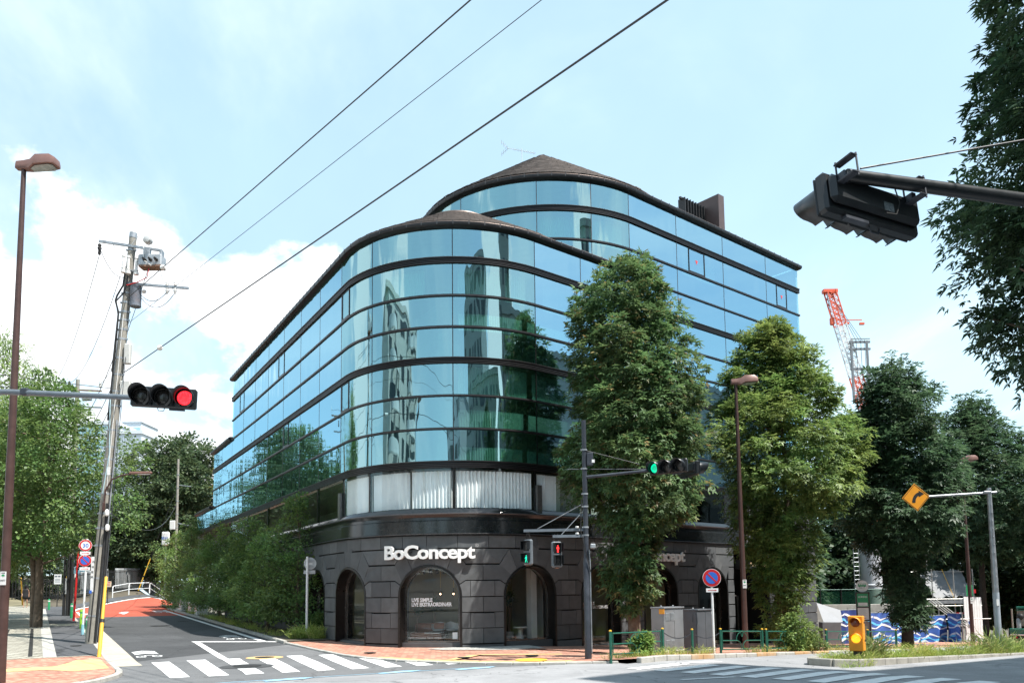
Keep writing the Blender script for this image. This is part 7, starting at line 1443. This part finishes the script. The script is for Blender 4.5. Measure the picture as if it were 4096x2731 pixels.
for x in (-0.8, 0.8):
    for y in (1.0, 4.9):
        w_ = MB().lathe([(0.2, -0.13), (0.42, -0.13), (0.45, -0.09), (0.45, 0.09), (0.42, 0.13), (0.2, 0.13)], 22, (x, y, 0.45), Matrix.Rotation(math.pi/2, 4, 'Y')).obj('wheel', m_black, t, 40); MB().lathe([(0.05, -0.1), (0.22, -0.1), (0.22, 0.1), (0.05, 0.1)], 16, (x, y, 0.45), Matrix.Rotation(math.pi/2, 4, 'Y')).obj('rim', m_gal, w_, 40)
MB().box((0, 6.8, 1.5), (2.0, 1.5, 1.9), ch=0.15).obj('cab', m_tg, t, None); MB().box((0, 6.03, 1.9), (1.4, 0.03, 0.6)).obj('rear_window', m_sigin, t, None)

# ================================================================== PERSON
t = thing('person', 'person in black top, shorts and cap walking on the pavement beyond the trunk', 'person', (-38.26, 62.77, g(-38.26, 62.77)+0.11), R_(20))
me = bpy.data.meshes.new('body'); J = [(0, 0, 0.95), (0, 0, 1.12), (0, 0.01, 1.30), (0, 0.0, 1.44), (0, -0.01, 1.52), (0, -0.02, 1.60), (0, -0.03, 1.70), (0.10, 0.0, 0.90), (0.13, -0.05, 0.50), (0.12, 0.10, 0.10), (0.12, -0.02, 0.03), (-0.10, 0, 0.90), (-0.10, 0.02, 0.50), (-0.09, -0.06, 0.09), (-0.09, -0.2, 0.03), (0.18, 0, 1.38), (0.23, 0.05, 1.12), (0.24, -0.02, 0.88), (0.24, -0.04, 0.80), (-0.18, 0, 1.38), (-0.23, 0.06, 1.12), (-0.22, -0.08, 0.92), (-0.22, -0.12, 0.85), (0.12, -0.14, 0.03)]
E_ = [(0, 1), (1, 2), (2, 3), (3, 4), (4, 5), (5, 6), (0, 7), (7, 8), (8, 9), (9, 10), (10, 23), (0, 11), (11, 12), (12, 13), (13, 14), (3, 15), (15, 16), (16, 17), (17, 18), (3, 19), (19, 20), (20, 21), (21, 22)]
RD = [0.15, 0.125, 0.14, 0.10, 0.055, 0.085, 0.09, 0.095, 0.06, 0.04, 0.04, 0.095, 0.06, 0.04, 0.035, 0.06, 0.045, 0.035, 0.03, 0.06, 0.045, 0.035, 0.03, 0.035]
me.from_pydata(J, E_, []); bo = bpy.data.objects.new('body', me); COL.objects.link(bo); bo.modifiers.new('skin', 'SKIN'); bo.modifiers.new('sub', 'SUBSURF').levels = 1
for i, r in enumerate(RD): me.skin_vertices[0].data[i].radius = (r, r*0.85)
me.skin_vertices[0].data[0].use_root = True
dg = bpy.context.evaluated_depsgraph_get(); bm_ = bpy.data.meshes.new_from_object(bo.evaluated_get(dg)); bpy.data.objects.remove(bo)
sk = bpy.data.materials.new('skin_and_clothes'); sk.use_nodes = True; tn = sk.node_tree; pz = tn.nodes['Principled BSDF']; tcx = tn.nodes.new('ShaderNodeTexCoord'); sx_ = tn.nodes.new('ShaderNodeSeparateXYZ'); tn.links.new(tcx.outputs['Object'], sx_.inputs[0]); rp = tn.nodes.new('ShaderNodeValToRGB'); tn.links.new(sx_.outputs[2], rp.inputs[0]); rp.color_ramp.interpolation = 'CONSTANT'
els = rp.color_ramp.elements; els[0].color = (0.02, 0.02, 0.02, 1); els[1].position = 0.08; els[1].color = (0.36, 0.20, 0.13, 1)
for p_, c_ in ((0.60, (0.015, 0.015, 0.017, 1)), (1.0, (0.015, 0.015, 0.017, 1))): e_ = els.new(p_); e_.color = c_
tn.links.new(rp.outputs[0], pz.inputs['Base Color']); pz.inputs['Roughness'].default_value = 0.8
m_skin = mat('skin', (0.36, 0.20, 0.13), 0.6, var=0.05); m_cloth = mat('black_cloth', (0.014, 0.014, 0.016), 0.9, var=0.1)
bm_.materials.clear(); bm_.materials.append(m_skin); bd = link('body', bm_, t)
k = MB().lathe([(0.19, 0.66), (0.19, 0.9), (0.175, 1.0), (0.16, 1.1), (0.175, 1.3), (0.19, 1.40), (0.12, 1.455), (0.07, 1.47)], 14); k.v = [(p[0]*1.1, p[1]*0.8, p[2]) for p in k.v]; k.obj('black_dress', m_cloth, t, True)
k = MB().lathe([(0.105, 1.62), (0.115, 1.68), (0.10, 1.76), (0.05, 1.80), (0.01, 1.81)], 14, (0, -0.02, 0)); k.box((0, -0.14, 1.66), (0.16, 0.14, 0.02), ch=0.005); k.obj('cap', m_cloth, t, 40)
k = MB().lathe([(0.10, 1.44), (0.115, 1.56), (0.11, 1.66)], 14, (0, 0.02, 0)); k.obj('hair', mat('dark_hair', (0.012, 0.009, 0.008), 0.6, var=0), t, True)

# ================================================================== IN THE SHOWROOM
m_shell = mat('chair_shell', (0.42, 0.42, 0.41), 0.7, var=0.06); m_leg = mat('chair_leg', (0.03, 0.03, 0.03), 0.4, 0.4, var=0)
def chair(label, s, off, rz):
    p = O1.p(s, off, 0.2); t = thing('showroom_chair', label, 'chair', p, rz, 'pale shell chairs in the showroom')
    k = MB(); n = 14; vs = []
    for i in range(n+1):
        a = R_(-200+220*i/n); 
        for r, z in ((0.20, 0.46), (0.26, 0.52), (0.275, 0.66), (0.28, 0.80-0.10*abs(math.cos(a)))): vs.append((r*math.cos(a)*1.05, r*math.sin(a), z))
    k.add(vs, [(i*4+j, (i+1)*4+j, (i+1)*4+j+1, i*4+j+1) for i in range(n) for j in range(3)]); k.obj('backrest', m_shell, t, True)
    MB().lathe([(0.02, 0.43), (0.2, 0.44), (0.24, 0.47), (0.2, 0.5), (0.02, 0.5)], 18).obj('seat', m_shell, t, True)
    for x, y in ((-1, -1), (1, -1), (1, 1), (-1, 1)): MB().tube([(x*0.13, y*0.13, 0.45), (x*0.23, y*0.23, 0)], [0.014, 0.009], 6).obj('leg', m_leg, t)
chair('left pale shell chair behind the centre arch window', -0.75, -1.0, 2.9); chair('right pale shell chair behind the centre arch window', -0.1, -1.15, 3.4)
def potplant(label, s, off, H, z=0.2):
    p = O1.p(s, off, z); t = thing('potted_plant', label, 'plant', p, 0, 'showroom plants'); MB().lathe([(0.13, 0), (0.17, 0.02), (0.2, 0.34), (0.18, 0.36), (0.17, 0.3)], 16).obj('pot', mat('pot_grey', (0.25, 0.24, 0.23), 0.7), t); MB().tube([(0, 0, 0.3), (0.03, 0.02, H*0.55), (0.0, 0, H*0.8)], [0.03, 0.02, 0.012], 7).obj('stem', m_bark, t)
    rs = np.random.RandomState(int(H*100)); n = 150; d = rs.normal(size=(n, 3)); d[:, 2] = np.abs(d[:, 2])*0.6+0.1; c = np.array([0, 0, H*0.72])+d*0.10*rs.rand(n, 1)+np.array([0, 0, 1])*rs.uniform(-0.35, 0.2, (n, 1))*H*0.4; link('foliage', leaf_mesh('foliage', c, d+np.array([0, 0, -0.1]), np.tile([0.1, 0.1, 1.0], (n, 1)), rs.uniform(0.22, 0.45, n), np.full(n, 0.05), 'kite', lf_dark), t)
potplant('spiky showroom plant left of the lettering', -1.75, -0.8, 1.7); potplant('tall leafy plant in the right-hand arch window', 2.75, -0.9, 2.3); potplant('small plant in the left arch window', -4.4, -0.7, 1.1); potplant('palm-like plant behind the lettering', -1.15, -1.5, 2.0)
t = thing('side_table', 'pale pedestal side table in the right-hand arch window', 'table', O1.p(3.15, -0.6, 0.2)); m_ped = mat('pedestal', (0.5, 0.5, 0.47), 0.6, var=0.05); MB().lathe([(0.22, 0), (0.14, 0.12), (0.09, 0.35), (0.13, 0.5)], 18).obj('base', m_ped, t, True); MB().lathe([(0.27, 0.5), (0.28, 0.52), (0.27, 0.55)], 22).obj('top', m_ped, t, True)
t = thing('lounge_sofa', 'brown sofa with a striped throw low in the centre window', 'sofa', O1.p(-1.25, -0.75, 0.2), R_(-12)); m_sofa = mat('tan_leather', (0.20, 0.075, 0.04), 0.5, var=0.15); MB().box((0, 0.15, 0.28), (1.3, 0.75, 0.22), ch=0.06).obj('seat', m_sofa, t, None); MB().box((0, 0.5, 0.52), (1.3, 0.2, 0.45), ch=0.07).obj('back', m_sofa, t, None); MB().box((0, 0.15, 0.1), (1.2, 0.6, 0.12)).obj('base', m_leg, t, None)
for i in range(7): MB().box((0.35+0.012*i, -0.34+0.1*i, 0.40-0.02*(i < 1)), (0.62, 0.1, 0.03), R_(6*math.sin(i))).obj('throw_stripe', (m_shell, m_leg)[i % 2], t, None)
for i, (s, off) in enumerate(((-0.62, -0.9), (0.0, -1.0))):
    p = O1.p(s, off, 0); t = thing('pendant_lamp', ('left', 'right')[i]+' thin pendant lamp glowing behind the centre arch window', 'lamp', (p[0], p[1], 2.1), 0, 'showroom pendant lamps'); MB().tube([(0, 0, 0.1), (0, 0, 1.8)], 0.006, 5).obj('cord', m_yel, t); MB().lathe([(0.012, 0.25), (0.02, 0.1), (0.05, 0.04), (0.04, 0.03)], 10).obj('shade', m_leg, t, True); MB().lathe([(0.005, -0.035), (0.035, 0), (0.005, 0.035)], 10).obj('bulb', mat('warm_bulb', (0.9, 0.6, 0.4), 0.4, var=0, emit=(1.0, 0.62, 0.38), es=6), t, True)
for i in range(4):
    p = O1.p(-1.3+0.3*i, -0.6, 3.0); t = thing('spot_light', ('first', 'second', 'third', 'fourth')[i]+' black track spot from the left at the top of the centre arch', 'spotlight', p, 0, 'track spots'); MB().tube([(0, 0, 0.1), (0, 0, 0.9)], 0.012, 5).obj('stem', m_leg, t); k = MB().lathe([(0.05, -0.1), (0.06, 0.05), (0.03, 0.1)], 12, (0, 0, 0), Matrix.Rotation(R_(25-15*i), 4, 'X')); k.obj('can', m_leg, t, True)

# ================================================================== BUILDINGS ROUND ABOUT
m_fw = mat('far_white', (0.62, 0.66, 0.70), 0.6, var=0.04); m_fg = mat('far_glass', (0.32, 0.52, 0.58), 0.15, 0.2, var=0.15, vs=0.2)
def far_tower(label, x, y, z0, w, dp, H, rows, cols, m, mw, name='far_building'):
    t = thing(name, label, 'building', (x, y, z0)); MB().box((0, 0, H/2), (w, dp, H)).obj('wall', m, t, None); MB().box((0, 0, H+0.4), (w+0.6, dp+0.6, 0.8)).obj('parapet', m, t, None)
    cw = w/cols; rh = H/rows; me = MB().box((0, 0, 0), (cw*0.8, 0.1, rh*0.72)).mesh('window', mw)
    for i in range(cols):
        for j in range(rows): o = link('window', me, t); o.location = (-w/2+cw*(i+0.5), -dp/2-0.06, rh*(j+0.5))
far_tower('pale glass office block far behind the utility pole', -103, 200, 6, 9.5, 10, 38.5, 12, 8, m_fw, m_fg); far_tower('white finned office block far left of the evergreen', -91.5, 190, 6, 9, 10, 34, 6, 16, m_fw, mat('far_fin', (0.42, 0.48, 0.53), 0.4, var=0.1)); far_tower('tallest pale block far behind between the other two', -101, 214, 6, 5, 10, 42, 4, 2, m_fw, m_fg)
def block(label, loc, rz, w, dp, H, floors, cols, m, mw, balc=False):
    t = thing('apartment_block', label, 'building', loc, rz); MB().box((0, 0, H/2), (w, dp, H)).obj('wall', m, t, None); MB().box((0, 0, H+0.3), (w+0.4, dp+0.4, 0.6)).obj('parapet', m, t, None); cw = w/cols; fh = H/floors; me = MB().box((0, 0, 0), (cw*0.55, 0.12, fh*0.55)).mesh('window', mw)
    for j in range(floors):
        for i in range(cols): o = link('window', me, t); o.location = (-w/2+cw*(i+0.5), -dp/2-0.03, fh*(j+0.5))
    if balc:
        for j in range(1, floors):
            for xx in (-w*0.3, w*0.3):
                MB().lathe([(cw*0.6, 0), (cw*0.62, 0), (cw*0.62, 0.15), (cw*0.6, 0.15)], 16, (xx, -dp/2, fh*j), None, True, math.pi, 2*math.pi).obj('balcony_floor', m, t, None); MB().lathe([(cw*0.61, 0.15), (cw*0.61, 1.15), (cw*0.57, 1.15)], 16, (xx, -dp/2, fh*j), None, False, math.pi, 2*math.pi).obj('balcony_front', mat('balcony_white', (0.66, 0.68, 0.68), 0.6, var=0.05), t, None)
block('cream apartment block with curved balconies mirrored in the rounded glass', (-38, 8, 0), R_(95), 22, 14, 26, 8, 5, mat('cream_tile', (0.50, 0.50, 0.47), 0.6, var=0.08), mat('window_dark', (0.05, 0.06, 0.07), 0.15, var=0.2), True)
p = ab(52, -11.5); block('grey stone block across the main road whose shadow falls on the crossing', (p[0], p[1], -1), math.atan2(DR.y, DR.x)+math.pi, 60, 18, 24.0, 8, 18, mat('grey_stone_block', (0.30, 0.31, 0.30), 0.8, var=0.1), mat('window_dark', (0.05, 0.06, 0.07), 0.15, var=0.2))
p = ab(23.3, -7.6); block('narrow stair tower at the end of the grey stone block across the road', (p[0], p[1], -1), math.atan2(DR.y, DR.x)+math.pi, 5.6, 8, 33.2, 9, 2, mat('grey_stone_block', (0.30, 0.31, 0.30), 0.8), mat('window_dark', (0.05, 0.06, 0.07), 0.15, var=0.2))
p = ab(2, -22); block('tall slim block behind the camera mirrored in the curved glass', (p[0], p[1], 0), math.atan2(DR.y, DR.x)+math.pi, 14, 12, 34, 10, 5, mat('slate_block', (0.30, 0.33, 0.33), 0.5, var=0.1), mat('window_dark', (0.05, 0.06, 0.07), 0.15, var=0.2))
p = ab(11, -17); block('broad grey-green block behind the camera mirrored right of the curve centre', (p[0], p[1], 0), math.atan2(DR.y, DR.x)+math.pi, 16, 10, 21, 6, 7, mat('grey_green_block', (0.28, 0.32, 0.29), 0.7, var=0.1), mat('window_dark', (0.05, 0.06, 0.07), 0.15, var=0.2))
p = ab(-16, -20); block('white block behind the camera left mirrored in the curved glass', (p[0], p[1], 0), math.atan2(DR.y, DR.x)+math.pi, 12, 12, 22, 7, 4, m_fw, mat('window_dark', (0.05, 0.06, 0.07), 0.15, var=0.2))
block('grey building with roof plant down the road mirrored in the right facade', (66, 40, -3), R_(90)*-1, 16, 12, 16.5, 5, 5, mat('grey_stone_block', (0.30, 0.31, 0.30), 0.8), mat('window_dark', (0.05, 0.06, 0.07), 0.15, var=0.2))
for i, (x, y) in enumerate(((-20, 2), (-13, -3), (-7, -9))):
    tree(('street tree across the road mirrored at the left of the curve', 'street tree across the road mirrored near the curve centre', 'street tree behind the camera mirrored in the glass')[i], x, y, 0.1, [(2.5, 0.8), (4.5, 1.6), (7.5, 1.7), (10, 1.0), (11.5, 0.2)], 220, 26, 0.5, 0.2, 0.14, lf_bright, 'kite', fill=0.3, limbs=6, group='mirrored street trees')
